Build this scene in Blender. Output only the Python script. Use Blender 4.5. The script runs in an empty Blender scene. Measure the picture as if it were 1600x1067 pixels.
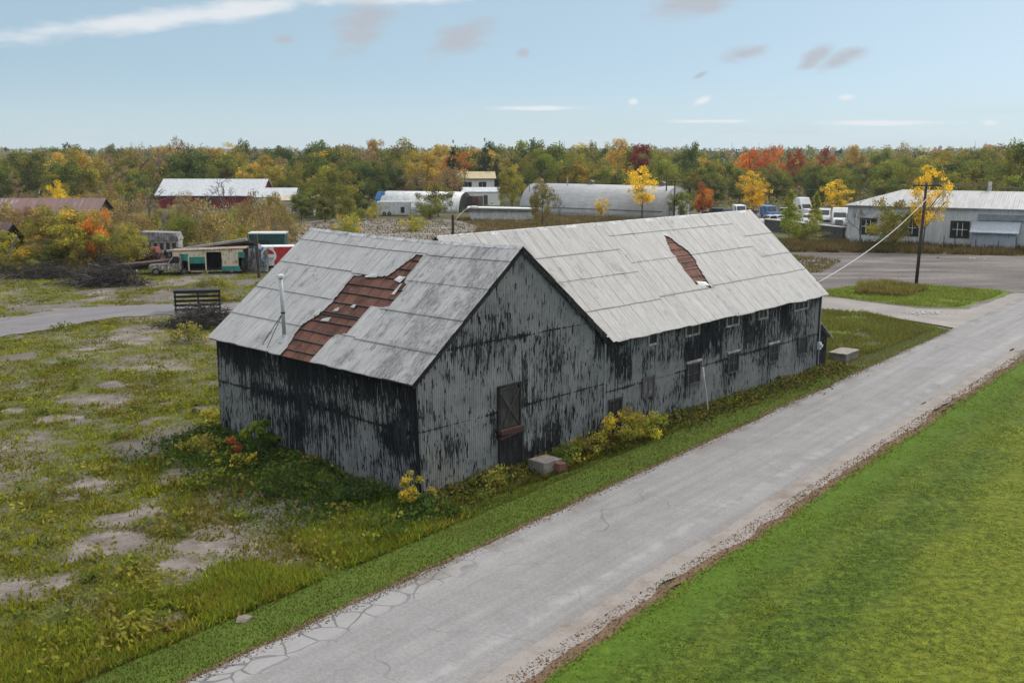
import bpy, math, random
import numpy as np
from mathutils import Vector, Matrix, noise as mnoise
from mathutils.geometry import tessellate_polygon

random.seed(7)
RNG = np.random.default_rng(11)
SC = bpy.context.scene
COL = SC.collection
PI = math.pi

# ------------------------------------------------------------------ camera model
F, HZ, H = 1605.0, 231.4, 13.4
P = math.atan((533.5 - HZ) / F)
cp, sp = math.cos(P), math.sin(P)

def zat(py, Y):                                   # height seen at picture row py, distance Y
    v = (533.5 - py) / F
    return H + (v * Y * cp - Y * sp) / (cp + v * sp)

def at(px, Y, z=0.0):                             # world x of picture column px at distance Y, height z
    return (px - 800) * (Y * cp - (z - H) * sp) / F

def gy(py):                                       # distance of the ground at picture row py
    v = (533.5 - py) / F
    return (H * cp + v * H * sp) / (sp - v * cp)

def g(px, py):
    Y = gy(py)
    return (at(px, Y), Y)

cam = bpy.data.objects.new('camera', bpy.data.cameras.new('camera'))
COL.objects.link(cam)
cam.location = (0, 0, H)
cam.rotation_euler = (PI / 2 - P, 0, 0)
cam.data.sensor_width = 36.0
cam.data.lens = 36.0 * F / 1600.0
cam.data.clip_start = 0.5
cam.data.clip_end = 20000
SC.camera = cam

# road frame: s across (to the right), t along (away)
RN = Vector((0.782, -0.623)); RD = Vector((0.623, 0.782))
def st(s, t): return (RN.x * s + RD.x * t, RN.y * s + RD.y * t)
def to_s(x, y): return RN.x * x + RN.y * y
def to_t(x, y): return RD.x * x + RD.y * y

# barn frame
AZ = math.radians(43.07)
BO = Vector((-3.56, 37.80, 0.0))
BROT = PI / 2 - AZ
BU = Vector((math.sin(AZ), math.cos(AZ), 0)); BV = Vector((-math.cos(AZ), math.sin(AZ), 0))
def bw(u, v, z=0.0): return BO + BU * u + BV * v + Vector((0, 0, z))
def to_uv(x, y):
    dx, dy = x - BO.x, y - BO.y
    return dx * BU.x + dy * BU.y, dx * BV.x + dy * BV.y
BW, BL, HE, HR = 11.46, 14.17, 4.895, 9.372       # gable block: width, length, eave and ridge height
WL, WD, WHE, WHR = 32.58, 10.26, 4.97, 9.474      # wing: far end, depth, eave, ridge

def in_barn(x, y, m=0.0):
    u, v = to_uv(x, y)
    return (-m < u < BW + m and -m < v < BL + m) or (BW - 1 < u < WL + m and -m < v < WD + m) or (WL - 1 < u < WL + 1.7 + m and -m + .2 < v < 4 + m)

# ------------------------------------------------------------------ bookkeeping
def tag(o, label=None, cat=None, group=None, kind=None):
    if label: o['label'] = label
    if cat: o['category'] = cat
    if group: o['group'] = group
    if kind: o['kind'] = kind
    return o

def empty(name, loc=(0, 0, 0), rz=0.0):
    o = bpy.data.objects.new(name, None)
    o.empty_display_size = 0.3
    COL.objects.link(o)
    o.location = loc
    o.rotation_euler = (0, 0, rz)
    return o

def copy_tree(o, parent=None):
    c = o.copy(); COL.objects.link(c)
    if parent is not None: c.parent = parent
    for ch in list(o.children): copy_tree(ch, c)
    return c

class MB:
    def __init__(s): s.v = []; s.f = []
    def add(s, vs, fs):
        b = len(s.v)
        s.v += [tuple(p) for p in vs]
        s.f += [tuple(i + b for i in f) for f in fs]
        return s
    def box(s, x0, x1, y0, y1, z0, z1, M=None):
        vs = [Vector((x, y, z)) for z in (z0, z1) for y in (y0, y1) for x in (x0, x1)]
        if M is not None: vs = [M @ p for p in vs]
        return s.add(vs, [(0, 2, 3, 1), (4, 5, 7, 6), (0, 1, 5, 4), (2, 6, 7, 3), (0, 4, 6, 2), (1, 3, 7, 5)])
    def prism(s, prof, y0, y1, M=None):           # prof: (x, z) outline, extruded along y
        n = len(prof)
        vs = [Vector((x, y0, z)) for x, z in prof] + [Vector((x, y1, z)) for x, z in prof]
        if M is not None: vs = [M @ p for p in vs]
        fs = [tuple(range(n)), tuple(range(2 * n - 1, n - 1, -1))]
        for i in range(n):
            j = (i + 1) % n
            fs.append((i, n + i, n + j, j))
        return s.add(vs, fs)
    def tube(s, pts, rs, n=6):
        pts = [Vector(p) for p in pts]
        if not isinstance(rs, (list, tuple)): rs = [rs] * len(pts)
        vs, fs = [], []
        for i, p in enumerate(pts):
            d = (pts[min(i + 1, len(pts) - 1)] - pts[max(i - 1, 0)])
            d = d.normalized() if d.length > 1e-9 else Vector((0, 0, 1))
            a = d.cross(Vector((0, 0, 1)) if abs(d.z) < .9 else Vector((1, 0, 0))).normalized()
            b = d.cross(a)
            for k in range(n):
                t = 2 * PI * k / n
                vs.append(p + (a * math.cos(t) + b * math.sin(t)) * rs[i])
        for i in range(len(pts) - 1):
            for k in range(n):
                k2 = (k + 1) % n
                fs.append((i * n + k, i * n + k2, (i + 1) * n + k2, (i + 1) * n + k))
        fs.append(tuple(range(n - 1, -1, -1)))
        fs.append(tuple(range((len(pts) - 1) * n, len(pts) * n)))
        return s.add(vs, fs)
    def beam(s, a, b, w, h):                      # a square bar from a to b
        a, b = Vector(a), Vector(b)
        d = b - a; L = d.length
        q = d.to_track_quat('X', 'Z').to_matrix().to_4x4()
        return s.box(0, L, -w / 2, w / 2, -h / 2, h / 2, Matrix.Translation(a) @ q)
    def build(s, name, mat, parent=None, loc=None, smooth=False, bevel=0.0):
        me = bpy.data.meshes.new(name)
        me.from_pydata(s.v, [], s.f)
        me.update()
        if mat is not None: me.materials.append(mat)
        if smooth: me.polygons.foreach_set('use_smooth', [True] * len(me.polygons))
        o = bpy.data.objects.new(name, me)
        COL.objects.link(o)
        if parent is not None: o.parent = parent
        if loc is not None: o.location = loc
        if bevel:
            m = o.modifiers.new('bevel', 'BEVEL'); m.width = bevel; m.segments = 2; m.limit_method = 'ANGLE'
        return o

def np_mesh(name, verts, nper, cols, mat):
    """faces of nper consecutive vertices each, a colour per vertex"""
    me = bpy.data.meshes.new(name)
    n = len(verts); nf = n // nper
    me.vertices.add(n); me.vertices.foreach_set('co', np.ascontiguousarray(verts, dtype=np.float32).ravel())
    me.loops.add(n); me.loops.foreach_set('vertex_index', np.arange(n, dtype=np.int32))
    me.polygons.add(nf)
    me.polygons.foreach_set('loop_start', np.arange(0, n, nper, dtype=np.int32))
    me.update(calc_edges=True)
    ca = me.color_attributes.new('Col', 'FLOAT_COLOR', 'POINT')
    c4 = np.ones((n, 4), dtype=np.float32); c4[:, :3] = cols
    ca.data.foreach_set('color', c4.ravel())
    if mat is not None: me.materials.append(mat)
    return me

def link(name, me, parent=None):
    o = bpy.data.objects.new(name, me); COL.objects.link(o)
    if parent is not None: o.parent = parent
    return o

# ------------------------------------------------------------------ materials
class N:
    def __init__(s, nt): s.nt = nt
    def __call__(s, typ, ins=None, **props):
        n = s.nt.nodes.new('ShaderNode' + typ)
        for k, v in props.items(): setattr(n, k, v)
        for k, v in (ins or {}).items(): s.set(n.inputs[k], v)
        return n
    def set(s, sock, v):
        if isinstance(v, bpy.types.NodeSocket): s.nt.links.new(v, sock)
        elif v is not None:
            if sock.type == 'RGBA' and len(v) == 3: v = (*v, 1)
            sock.default_value = v
    def m(s, op, a, b=0.0, c=0.0, clamp=False):
        n = s('Math', operation=op, use_clamp=clamp)
        s.set(n.inputs[0], a); s.set(n.inputs[1], b); s.set(n.inputs[2], c)
        return n.outputs[0]
    def noise(s, vec, scale=1.0, detail=3.0, rough=.55, out=0, dist=0.0):
        return s('TexNoise', {'Vector': vec, 'Scale': scale, 'Detail': detail, 'Roughness': rough, 'Distortion': dist}).outputs[out]
    def scale(s, vec, x, y, z):
        n = s('VectorMath', operation='MULTIPLY'); s.set(n.inputs[0], vec); n.inputs[1].default_value = (x, y, z)
        return n.outputs[0]
    def mix(s, f, a, b, mode='MIX'):
        n = s('Mix', data_type='RGBA', blend_type=mode)
        s.set(n.inputs[0], f); s.set(n.inputs[6], a); s.set(n.inputs[7], b)
        return n.outputs[2]
    def step(s, v, lo, hi):                        # smooth 0..1
        n = s('MapRange', interpolation_type='SMOOTHSTEP')
        s.set(n.inputs[0], v); n.inputs[1].default_value = lo; n.inputs[2].default_value = hi
        return n.outputs[0]
    def ramp(s, v, stops):
        n = s('ValToRGB'); s.set(n.inputs[0], v)
        e = n.color_ramp.elements
        while len(e) < len(stops): e.new(.5)
        for el, (p, c) in zip(e, stops): el.position = p; el.color = (*c, 1)
        return n.outputs[0]
    def bump(s, h, strength=.5, dist=.02):
        return s('Bump', {'Height': h, 'Strength': strength, 'Distance': dist}).outputs[0]

def mat_new(name):
    m = bpy.data.materials.new(name); m.use_nodes = True
    m.node_tree.nodes.clear()
    n = N(m.node_tree)
    out = n('OutputMaterial')
    return m, n, out

def principled(n, out, col, rough=.8, metal=0.0, normal=None, spec=.3):
    b = n('BsdfPrincipled', {'Base Color': col, 'Roughness': rough, 'Metallic': metal, 'Specular IOR Level': spec})
    if normal is not None: n.set(b.inputs['Normal'], normal)
    n.nt.links.new(b.outputs[0], out.inputs[0])
    return b

_simple = {}
def simple(name, col, rough=.7, metal=0.0, var=.25, scale=1.2, dirt=None, dirt_amt=.4, spec=.3, bump=0.0):
    if name in _simple: return _simple[name]
    m, n, out = mat_new(name)
    tc = n('TexCoord').outputs['Object']
    a = n.noise(tc, scale, 5, .65)
    b = n.noise(tc, scale * 9, 3, .6)
    lo = tuple(c * (1 - var) for c in col); hi = tuple(min(1, c * (1 + var)) for c in col)
    c = n.mix(n.step(n.m('ADD', n.m('MULTIPLY', a, .7), n.m('MULTIPLY', b, .3)), .32, .68), lo, hi)
    if dirt is not None:
        d = n.noise(n.scale(tc, 1, 1, .35), scale * 2.2, 6, .7)
        c = n.mix(n.m('MULTIPLY', n.step(d, .62 - dirt_amt * .3, .70 - dirt_amt * .2), .85), c, dirt)
    principled(n, out, c, rough, metal, n.bump(b, bump, .03) if bump else None, spec)
    _simple[name] = m
    return m

def foliage(name='foliage', trans=.3, rnd=.35, up=.5, gain=1.0):
    m, n, out = mat_new(name)
    c = n('VertexColor', layer_name='Col').outputs[0]
    r = n('ObjectInfo').outputs['Random']
    k = n.m('ADD', n.m('MULTIPLY', r, rnd), 1 - rnd * .5)
    hs = n('HueSaturation', {'Hue': n.m('ADD', n.m('MULTIPLY', n.m('FRACT', n.m('MULTIPLY', r, 7.31)), .03), .485), 'Saturation': 1.0, 'Value': k, 'Fac': 1.0, 'Color': c}).outputs[0]
    hs = n.mix(1.0, hs, (gain * 1.1, gain * 1.03, gain * .8), 'MULTIPLY')
    ge = n('NewGeometry').outputs['Normal']
    ad = n('VectorMath', operation='ADD'); n.set(ad.inputs[0], n.scale(ge, 1 - up, 1 - up, 1 - up)); ad.inputs[1].default_value = (0, 0, up)
    nn = n('VectorMath', operation='NORMALIZE'); n.set(nn.inputs[0], ad.outputs[0])
    d = n('BsdfPrincipled', {'Base Color': hs, 'Roughness': .8, 'Specular IOR Level': .05})
    n.set(d.inputs['Normal'], nn.outputs[0])
    t = n('BsdfTranslucent', {'Color': hs})
    mx = n('MixShader', {0: trans, 1: d.outputs[0], 2: t.outputs[0]})
    n.nt.links.new(mx.outputs[0], out.inputs[0])
    return m
M_LEAF = foliage(trans=.42, up=.5, gain=1.85)
M_GRASS = foliage('grass_blades', .48, 0.0, .8, 1.2)
M_BARK = simple('bark', (.075, .06, .05), .9, var=.35, scale=3)
M_BARE = simple('bare_bark', (.13, .115, .10), .9, var=.3, scale=3)

# ------------------------------------------------------------------ ground materials
def asphalt(name, base, crack=.7, edge=True, patches=True, tone=1.0):
    m, n, out = mat_new(name)
    pos = n('NewGeometry').outputs['Position']
    # road frame coordinates
    s = n('VectorMath', {1: (RN.x, RN.y, 0)}, operation='DOT_PRODUCT'); n.set(s.inputs[0], pos)
    t = n('VectorMath', {1: (RD.x, RD.y, 0)}, operation='DOT_PRODUCT'); n.set(t.inputs[0], pos)
    cs = n('CombineXYZ', {0: s.outputs['Value'], 1: t.outputs['Value']}).outputs[0]
    big = n.noise(n.scale(cs, .5, .06, 1), 1.0, 4, .6)          # long bands along the wheel paths
    mid = n.noise(cs, .8, 6, .65)
    fine = n.noise(cs, 30, 4, .8)
    k = n.m('ADD', n.m('ADD', n.m('MULTIPLY', big, .22), n.m('MULTIPLY', mid, .25)), n.m('MULTIPLY', fine, .53))
    c = n.mix(n.step(k, .36, .64), tuple(x * .76 for x in base), tuple(x * 1.17 for x in base))
    grit = n.noise(cs, 8.5, 6, .8); lanes = n.noise(n.scale(cs, 2.6, .09, 1), 1.0, 4, .6)
    gk = n.m('ADD', n.m('MULTIPLY', n.step(grit, .36, .64), .26), n.m('MULTIPLY', n.step(lanes, .34, .66), .16))
    gk = n.m('ADD', gk, .79)
    c = n.mix(1.0, c, n('CombineXYZ', {0: gk, 1: gk, 2: gk}).outputs[0], 'MULTIPLY')
    pits = n.m('MULTIPLY', n.step(n.noise(cs, 5.5, 3, .7), .665, .70), n.step(n.noise(cs, .35, 3, .6), .46, .58))
    c = n.mix(n.m('MULTIPLY', pits, .55), c, tuple(x * .45 for x in base))
    warp = n('VectorMath', operation='ADD'); n.set(warp.inputs[0], cs)
    nz = n('VectorMath', operation='SCALE'); n.set(nz.inputs[0], n.noise(cs, .5, 2, .5, out=1)); nz.inputs['Scale'].default_value = 1.1
    n.set(warp.inputs[1], nz.outputs[0])
    def cracks(sc, w, gate):
        v = n('TexVoronoi', {'Vector': warp.outputs[0], 'Scale': sc}, feature='DISTANCE_TO_EDGE').outputs['Distance']
        return n.m('MULTIPLY', n.m('SUBTRACT', 1, n.step(v, w * .4, w)), gate)
    c1 = cracks(.2, .0042, n.step(n.noise(cs, .16, 2), .44, .54))
    cr = n.m('MULTIPLY', c1, crack)
    if edge:
        sv = s.outputs['Value']
        # alligator cracking on the left edge, close to the viewer
        near = n.m('MULTIPLY', n.m('SUBTRACT', 1, n.step(n.m('ADD', sv, n.m('MULTIPLY', mid, 1.2)), -20.15, -19.5)), n.m('SUBTRACT', 1, n.step(t.outputs['Value'], 19, 30)))
        c2 = cracks(1.25, .05, near)
        pale = n.m('MULTIPLY', near, .5)
        c = n.mix(pale, c, tuple(min(1, x * 1.25) for x in base))
        cr = n.m('MAXIMUM', cr, n.m('MULTIPLY', c2, .6))
        # pale worn line and gritty strip on the right edge
        ln = n.m('ABSOLUTE', n.m('ADD', n.m('ADD', sv, 16.75), n.m('MULTIPLY', n.m('SUBTRACT', big, .5), 1.2)))
        c = n.mix(n.m('MULTIPLY', n.m('SUBTRACT', 1, n.step(ln, .05, .34)), n.m('MULTIPLY', n.step(mid, .42, .6), .55)), c, tuple(min(1, x * 1.35) for x in base))
        gr = n.m('MULTIPLY', n.step(n.m('ADD', sv, n.m('MULTIPLY', n.m('SUBTRACT', mid, .5), 1.6)), -16.6, -15.7), n.step(n.noise(cs, 3.2, 5, .7), .42, .62))
        c = n.mix(n.m('MULTIPLY', gr, .75), c, (.17, .15, .135))
        # brown silt patches along the left edge
        si = n.m('MULTIPLY', n.m('SUBTRACT', 1, n.step(sv, -21.1, -20.6)), n.step(n.noise(cs, .5, 4, .6), .5, .6))
        c = n.mix(n.m('MULTIPLY', si, .6), c, (.15, .13, .11))
    if patches:
        pt = n.step(n.noise(n.scale(cs, .5, .2, 1), .9, 3, .6), .62, .72)
        c = n.mix(n.m('MULTIPLY', pt, .12), c, tuple(x * 1.25 for x in base))
    c = n.mix(cr, c, tuple(x * .22 for x in base))
    principled(n, out, c, .9, 0, n.bump(n.m('SUBTRACT', fine, n.m('MULTIPLY', cr, 1.0)), .25, .01), .2)
    return m
M_ROAD = asphalt('road_asphalt', (.216, .208, .208), .36)
M_LANE = asphalt('lane_asphalt', (.16, .15, .155), .7, edge=False)

def patchy(name, cols, scale=.5, fine=9.0, bump=.4, stretch=(1, 1), rough=.95, thr=(.3, .42, .55, .68)):
    """several ground colours laid out by noise"""
    m, n, out = mat_new(name)
    pos = n('NewGeometry').outputs['Position']
    v = n.scale(pos, stretch[0], stretch[1], 1)
    a = n.noise(v, scale, 7, .68); b = n.noise(pos, fine, 4, .7); e = n.noise(pos, scale * .17, 3, .5)
    k = n.m('ADD', n.m('ADD', n.m('MULTIPLY', a, .6), n.m('MULTIPLY', b, .25)), n.m('MULTIPLY', e, .25))
    k = n.m('SUBTRACT', k, .05)
    c = n.ramp(k, list(zip(thr, cols)))
    principled(n, out, c, rough, 0, n.bump(b, bump, .06), .15)
    return m
M_TERRAIN = patchy('scrub_ground', [(.045, .04, .022), (.08, .068, .035), (.07, .075, .028), (.11, .095, .05)], .08, 1.2)
M_VERGE = patchy('mown_verge', [(.05, .06, .016), (.06, .09, .014), (.07, .108, .014), (.11, .11, .03)], .5, 7)
M_LAWN = None
M_GRAVEL = patchy('gravel_shoulder', [(.13, .10, .08), (.20, .17, .15), (.26, .235, .22), (.16, .12, .095)], .9, 10)
M_DIRT = patchy('dirt_rim', [(.07, .045, .028), (.11, .072, .045), (.15, .10, .065), (.09, .08, .03)], 1.6, 9)
M_YARD = patchy('gravel_yard', [(.045, .037, .035), (.082, .07, .066), (.125, .108, .103), (.21, .188, .18)], .22, 3.0, stretch=(.35, 1.3), thr=(.36, .44, .52, .64))
M_DRIVE = patchy('gravel_drive', [(.16, .14, .125), (.21, .19, .18), (.25, .225, .21), (.33, .31, .30)], .35, 6)
M_ISLAND = patchy('island_grass', [(.07, .06, .03), (.085, .12, .025), (.11, .16, .03), (.15, .15, .05)], .35, 5)
M_SLAB = patchy('old_concrete', [(.08, .065, .05), (.13, .11, .095), (.19, .165, .15), (.30, .27, .25)], .25, 2.2, stretch=(.5, 1.4))

def lawn_material():
    m, n, out = mat_new('lawn_turf')
    pos = n('NewGeometry').outputs['Position']
    s = n('VectorMath', {1: (RN.x, RN.y, 0)}, operation='DOT_PRODUCT'); n.set(s.inputs[0], pos)
    t = n('VectorMath', {1: (RD.x, RD.y, 0)}, operation='DOT_PRODUCT'); n.set(t.inputs[0], pos)
    sv, tv = s.outputs['Value'], t.outputs['Value']
    a = n.noise(pos, .16, 4, .6); b = n.noise(pos, 1.4, 6, .7); f = n.noise(pos, 13, 4, .7)
    green = n.mix(n.step(n.m('ADD', n.m('MULTIPLY', b, .6), n.m('MULTIPLY', f, .4)), .36, .64), (.036, .056, .009), (.080, .118, .013))
    yel = n.mix(n.step(n.m('ADD', n.m('MULTIPLY', b, .5), n.m('MULTIPLY', f, .5)), .36, .64), (.070, .094, .010), (.128, .142, .014))
    w = n.step(n.m('ADD', n.m('ADD', sv, n.m('MULTIPLY', n.m('SUBTRACT', a, .5), 7)), n.m('MULTIPLY', n.m('SUBTRACT', tv, 35), .1)), -10.6, -7.6)
    c = n.mix(w, green, yel)
    md = n.noise(n.scale(pos, 1.0, 1.6, 1), 4.2, 5, .72)
    spot = n.m('MULTIPLY', n.step(md, .53, .585), n.m('ADD', .22, n.m('MULTIPLY', n.step(b, .44, .56), n.m('SUBTRACT', .50, n.m('MULTIPLY', w, .3)))))
    c = n.mix(spot, c, (.022, .036, .008))  # tiny shadows and gaps in the turf, painted as dark specks
    g1 = n.noise(pos, 3.3, 8, .78); g2 = n.noise(pos, 24, 3, .75)
    gm = n.m('ADD', n.m('MULTIPLY', n.step(g1, .38, .62), .85), n.m('MULTIPLY', n.step(g2, .32, .68), .7))
    gc = n('CombineXYZ', {0: n.m('ADD', gm, .25), 1: n.m('ADD', gm, .25), 2: n.m('ADD', gm, .25)}).outputs[0]
    c = n.mix(1.0, c, gc, 'MULTIPLY')
    mow = n.m('SINE', n.m('MULTIPLY', n.m('ADD', sv, n.m('MULTIPLY', a, 1.5)), 2.1))
    c = n.mix(n.m('MULTIPLY', n.step(mow, .2, .9), .14), c, (.16, .17, .02))
    fresh = n.m('MULTIPLY', n.m('SUBTRACT', 1, n.step(n.m('ADD', sv, n.m('MULTIPLY', n.m('SUBTRACT', b, .5), 5)), -14.2, -12.4)), .55)
    c = n.mix(fresh, c, (.078, .14, .014))
    bare = n.step(n.noise(pos, .38, 5, .7), .645, .72)
    c = n.mix(n.m('MULTIPLY', bare, .55), c, (.17, .14, .075))
    principled(n, out, c, .95, 0, n.bump(n.m('ADD', n.m('MULTIPLY', b, 1.5), f), .55, .08), .1)
    return m
M_LAWN = lawn_material()

def lot_material():
    m, n, out = mat_new('weedy_lot')
    pos = n('NewGeometry').outputs['Position']
    bare = n('Attribute', attribute_name='bare').outputs['Fac']
    dark = n('Attribute', attribute_name='lush_shade').outputs['Fac']
    b = n.noise(pos, 1.1, 6, .7); f = n.noise(pos, 9, 4, .7); a = n.noise(pos, .13, 4, .6)
    gk = n.m('ADD', n.m('ADD', n.m('MULTIPLY', b, .45), n.m('MULTIPLY', f, .3)), n.m('MULTIPLY', a, .25))
    gr = n.ramp(gk, [(.34, (.045, .036, .022)), (.44, (.075, .066, .028)), (.50, (.075, .085, .022)), (.58, (.11, .12, .026)), (.68, (.15, .135, .045))])
    soil = n.step(n.noise(pos, .5, 6, .7), .52, .62)
    gr = n.mix(n.m('MULTIPLY', soil, .6), gr, n.mix(f, (.06, .047, .034), (.15, .125, .10)))
    gr = n.mix(n.m('MULTIPLY', dark, .8), gr, n.ramp(gk, [(.35, (.018, .03, .008)), (.5, (.035, .062, .014)), (.65, (.06, .085, .02))]))  # side wall growth, darkened in colour for the barn's shade
    cc = n.ramp(n.m('ADD', n.m('MULTIPLY', n.noise(pos, .9, 6, .7), .7), n.m('MULTIPLY', f, .3)), [(.34, (.085, .068, .056)), (.46, (.145, .122, .108)), (.58, (.22, .19, .172)), (.7, (.35, .315, .29))])
    cc = n.mix(n.m('MULTIPLY', n.step(a, .45, .58), .65), cc, n.mix(f, (.055, .046, .04), (.15, .13, .115)))
    k = n.step(n.m('ADD', bare, n.m('MULTIPLY', n.m('SUBTRACT', n.m('ADD', n.m('MULTIPLY', b, .55), n.m('MULTIPLY', f, .45)), .5), 1.7)), .40, .74)
    c = n.mix(k, gr, cc)
    principled(n, out, c, .95, 0, n.bump(n.m('ADD', b, f), .5, .08), .12)
    return m
M_LOT = lot_material()

# ------------------------------------------------------------------ ground geometry
def sheet(name, poly, z, mat, jit=.12, step=.5, fq=.9, label=None):
    """flat ground area with an uneven outline"""
    pts = []
    n = len(poly)
    for i in range(n):
        a, b = Vector(poly[i]), Vector(poly[(i + 1) % n])
        k = max(1, int((b - a).length / step))
        d = (b - a).normalized(); nn = Vector((-d.y, d.x))
        for q in range(k):
            p = a.lerp(b, q / k)
            o = mnoise.noise(Vector((p.x * fq, p.y * fq, z * 50))) * jit + mnoise.noise(Vector((p.x * fq * .17, p.y * fq * .17, 3))) * jit * 1.5
            p = p + nn * o
            pts.append(Vector((p.x, p.y, z)))
    tris = tessellate_polygon([pts])
    me = bpy.data.meshes.new(name)
    me.from_pydata([tuple(p) for p in pts], [], [tuple(t) for t in tris])
    me.update()
    import bmesh
    bm = bmesh.new(); bm.from_mesh(me)
    for f_ in bm.faces:
        f_.normal_update()
        if f_.normal.z < 0: f_.normal_flip()
    bm.to_mesh(me); bm.free()
    me.materials.append(mat)
    o = link(name, me)
    tag(o, kind='structure')
    return o

mb = MB(); R_ = 9000
mb.add([(-2590, -50, -.08), (2590, -50, -.08), (2590, 3790, -.08), (-2590, 3790, -.08)], [(0, 1, 2, 3)])
tag(mb.build('terrain', M_TERRAIN), kind='structure')

# bare concrete patches of the old slab: picture ellipse -> ground ellipse
PATCH = [(240, 690, 62, 24), (160, 625, 55, 11), (88, 652, 34, 8), (60, 684, 42, 9), (215, 797, 50, 17), (172, 850, 56, 18), (330, 848, 52, 14),
         (290, 888, 46, 14), (40, 922, 70, 26), (10, 870, 34, 10), (160, 752, 42, 10), (262, 742, 34, 18), (205, 528, 36, 11), (205, 514, 22, 6),
         (35, 556, 22, 5), (195, 576, 30, 4), (280, 576, 26, 4), (150, 660, 26, 6), (235, 655, 30, 7), (20, 788, 20, 5), (110, 770, 18, 6), (20, 640, 18, 6),
         (60, 481, 30, 6), (98, 478, 18, 7), (250, 464, 26, 9), (140, 469, 18, 4), (170, 480, 18, 4), (300, 440, 40, 5), (225, 446, 20, 4), (330, 432, 30, 4), (380, 442, 22, 4), (160, 455, 30, 4), (40, 495, 26, 3),
         (310, 640, 24, 6), (330, 660, 22, 5), (185, 600, 22, 3), (130, 545, 18, 3), (210, 560, 16, 3), (300, 668, 30, 6), (265, 630, 20, 4)]
PW = []
for (cx, cy, rx, ry) in PATCH:
    x, Y = g(cx, cy)
    PW.append((x, Y, rx * Y / F, max(.35, ry * Y * Y / (F * H))))

def bare_at(x, y):
    b = 0.0
    wob = mnoise.noise(Vector((x * .45, y * .45, 1.7))) * .7 + mnoise.noise(Vector((x * 1.5, y * 1.5, 4.1))) * .4
    wx_ = x + 1.1 * mnoise.noise(Vector((x * .5, y * .5, 31))) + .5 * mnoise.noise(Vector((x * 1.4, y * 1.4, 33))); wy_ = y + 1.1 * mnoise.noise(Vector((x * .5, y * .5, 35))) + .5 * mnoise.noise(Vector((x * 1.4, y * 1.4, 37)))
    for (cx, cy, rx, ry) in PW:
        k_ = 1.12 if cy < 62 else 1.45
        rx *= k_; ry *= k_
        if abs(x - cx) > rx * 2.4 or abs(y - cy) > ry * 2.4: continue
        d = math.hypot((wx_ - cx) / rx, (wy_ - cy) / ry) + wob
        b = max(b, 1.12 - .62 * d)
    b = max(b, (.41 if y < 62 else .47) + .40 * mnoise.noise(Vector((x * .16, y * .16, 20))) + .18 * mnoise.noise(Vector((x * .6, y * .6, 23))))
    return min(1.0, max(0.0, b))

def lush_shade_at(x, y):                                  # green growth by the side wall, with the barn's shade painted in
    u, v = to_uv(x, y)
    d = math.hypot(max(0, -u - 1) / 6.5, max(0, abs(v - 5) - 6) / 6)
    k = max(0.0, min(1.0, 1.15 - d + .35 * mnoise.noise(Vector((x * .4, y * .4, 9)))))
    return k if u < .5 else 0.0

LANE = [(-56, 70.5), (-36.8, 72.6), (-33.9, 78.4), (-31.2, 82.0), (-22, 83.2), (-14, 86), (-14, 92), (-29.9, 88.6), (-37.0, 87.0), (-41.2, 81.0), (-58, 78)]
def lane_d(x, y):
    best = 99.0; p = Vector((x, y)); ins = False; j = len(LANE) - 1
    for i in range(len(LANE)):
        a, b = Vector(LANE[j]), Vector(LANE[i]); d = b - a
        k = max(0, min(1, (p - a).dot(d) / d.length_squared)); best = min(best, (a + d * k - p).length)
        if (b.y > y) != (a.y > y) and x < (a.x - b.x) * (y - b.y) / (a.y - b.y) + b.x: ins = not ins
        j = i
    return -best if ins else best
LX0, LX1, LY0, LY1, LS = -78.0, 22.0, 21.0, 124.0, .4
nx, ny = int((LX1 - LX0) / LS) + 1, int((LY1 - LY0) / LS) + 1
gv = np.zeros((ny, nx, 3), np.float32); gb = np.zeros((ny, nx), np.float32); gl = np.zeros((ny, nx), np.float32)
for j in range(ny):
    yy = LY0 + j * LS
    for i in range(nx):
        xx = LX0 + i * LS
        vis = abs(xx) < .55 * yy + 3
        bb = bare_at(xx, yy) if vis else 0.0
        gb[j, i] = bb
        gl[j, i] = lush_shade_at(xx, yy) if vis else 0.0
        s_ = to_s(xx, yy)
        hgt = (mnoise.noise(Vector((xx * .3, yy * .3, 0))) * .07 + .06 * mnoise.noise(Vector((xx * 1.1, yy * 1.1, 5))) - .01) * (1 - bb) if vis else -.02
        if xx < -12 and 69 < yy < 94:
            ld = lane_d(xx, yy)
            if ld < 1.2: hgt = min(hgt, -.03 + .03 * max(0, ld))
        u_, v_ = to_uv(xx, yy)
        if u_ > -.8 and -3.5 < v_ < .5: hgt = min(hgt, -.02 if u_ < 1 else -.05)
        if s_ > -25: hgt = min(hgt, 0) - .03
        if s_ > -24: hgt = -.05
        gv[j, i] = (xx, yy, hgt)
idx = np.arange(nx * ny).reshape(ny, nx)
q = np.stack([idx[:-1, :-1], idx[:-1, 1:], idx[1:, 1:], idx[1:, :-1]], -1).reshape(-1, 4)
me = bpy.data.meshes.new('weedy_ground')
me.from_pydata(gv.reshape(-1, 3).tolist(), [], q.tolist()); me.update()
me.attributes.new('bare', 'FLOAT', 'POINT').data.foreach_set('value', gb.ravel())
me.attributes.new('lush_shade', 'FLOAT', 'POINT').data.foreach_set('value', gl.ravel())
me.polygons.foreach_set('use_smooth', [True] * len(me.polygons))
me.materials.append(M_LOT)
tag(link('ground', me), kind='structure')

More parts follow.
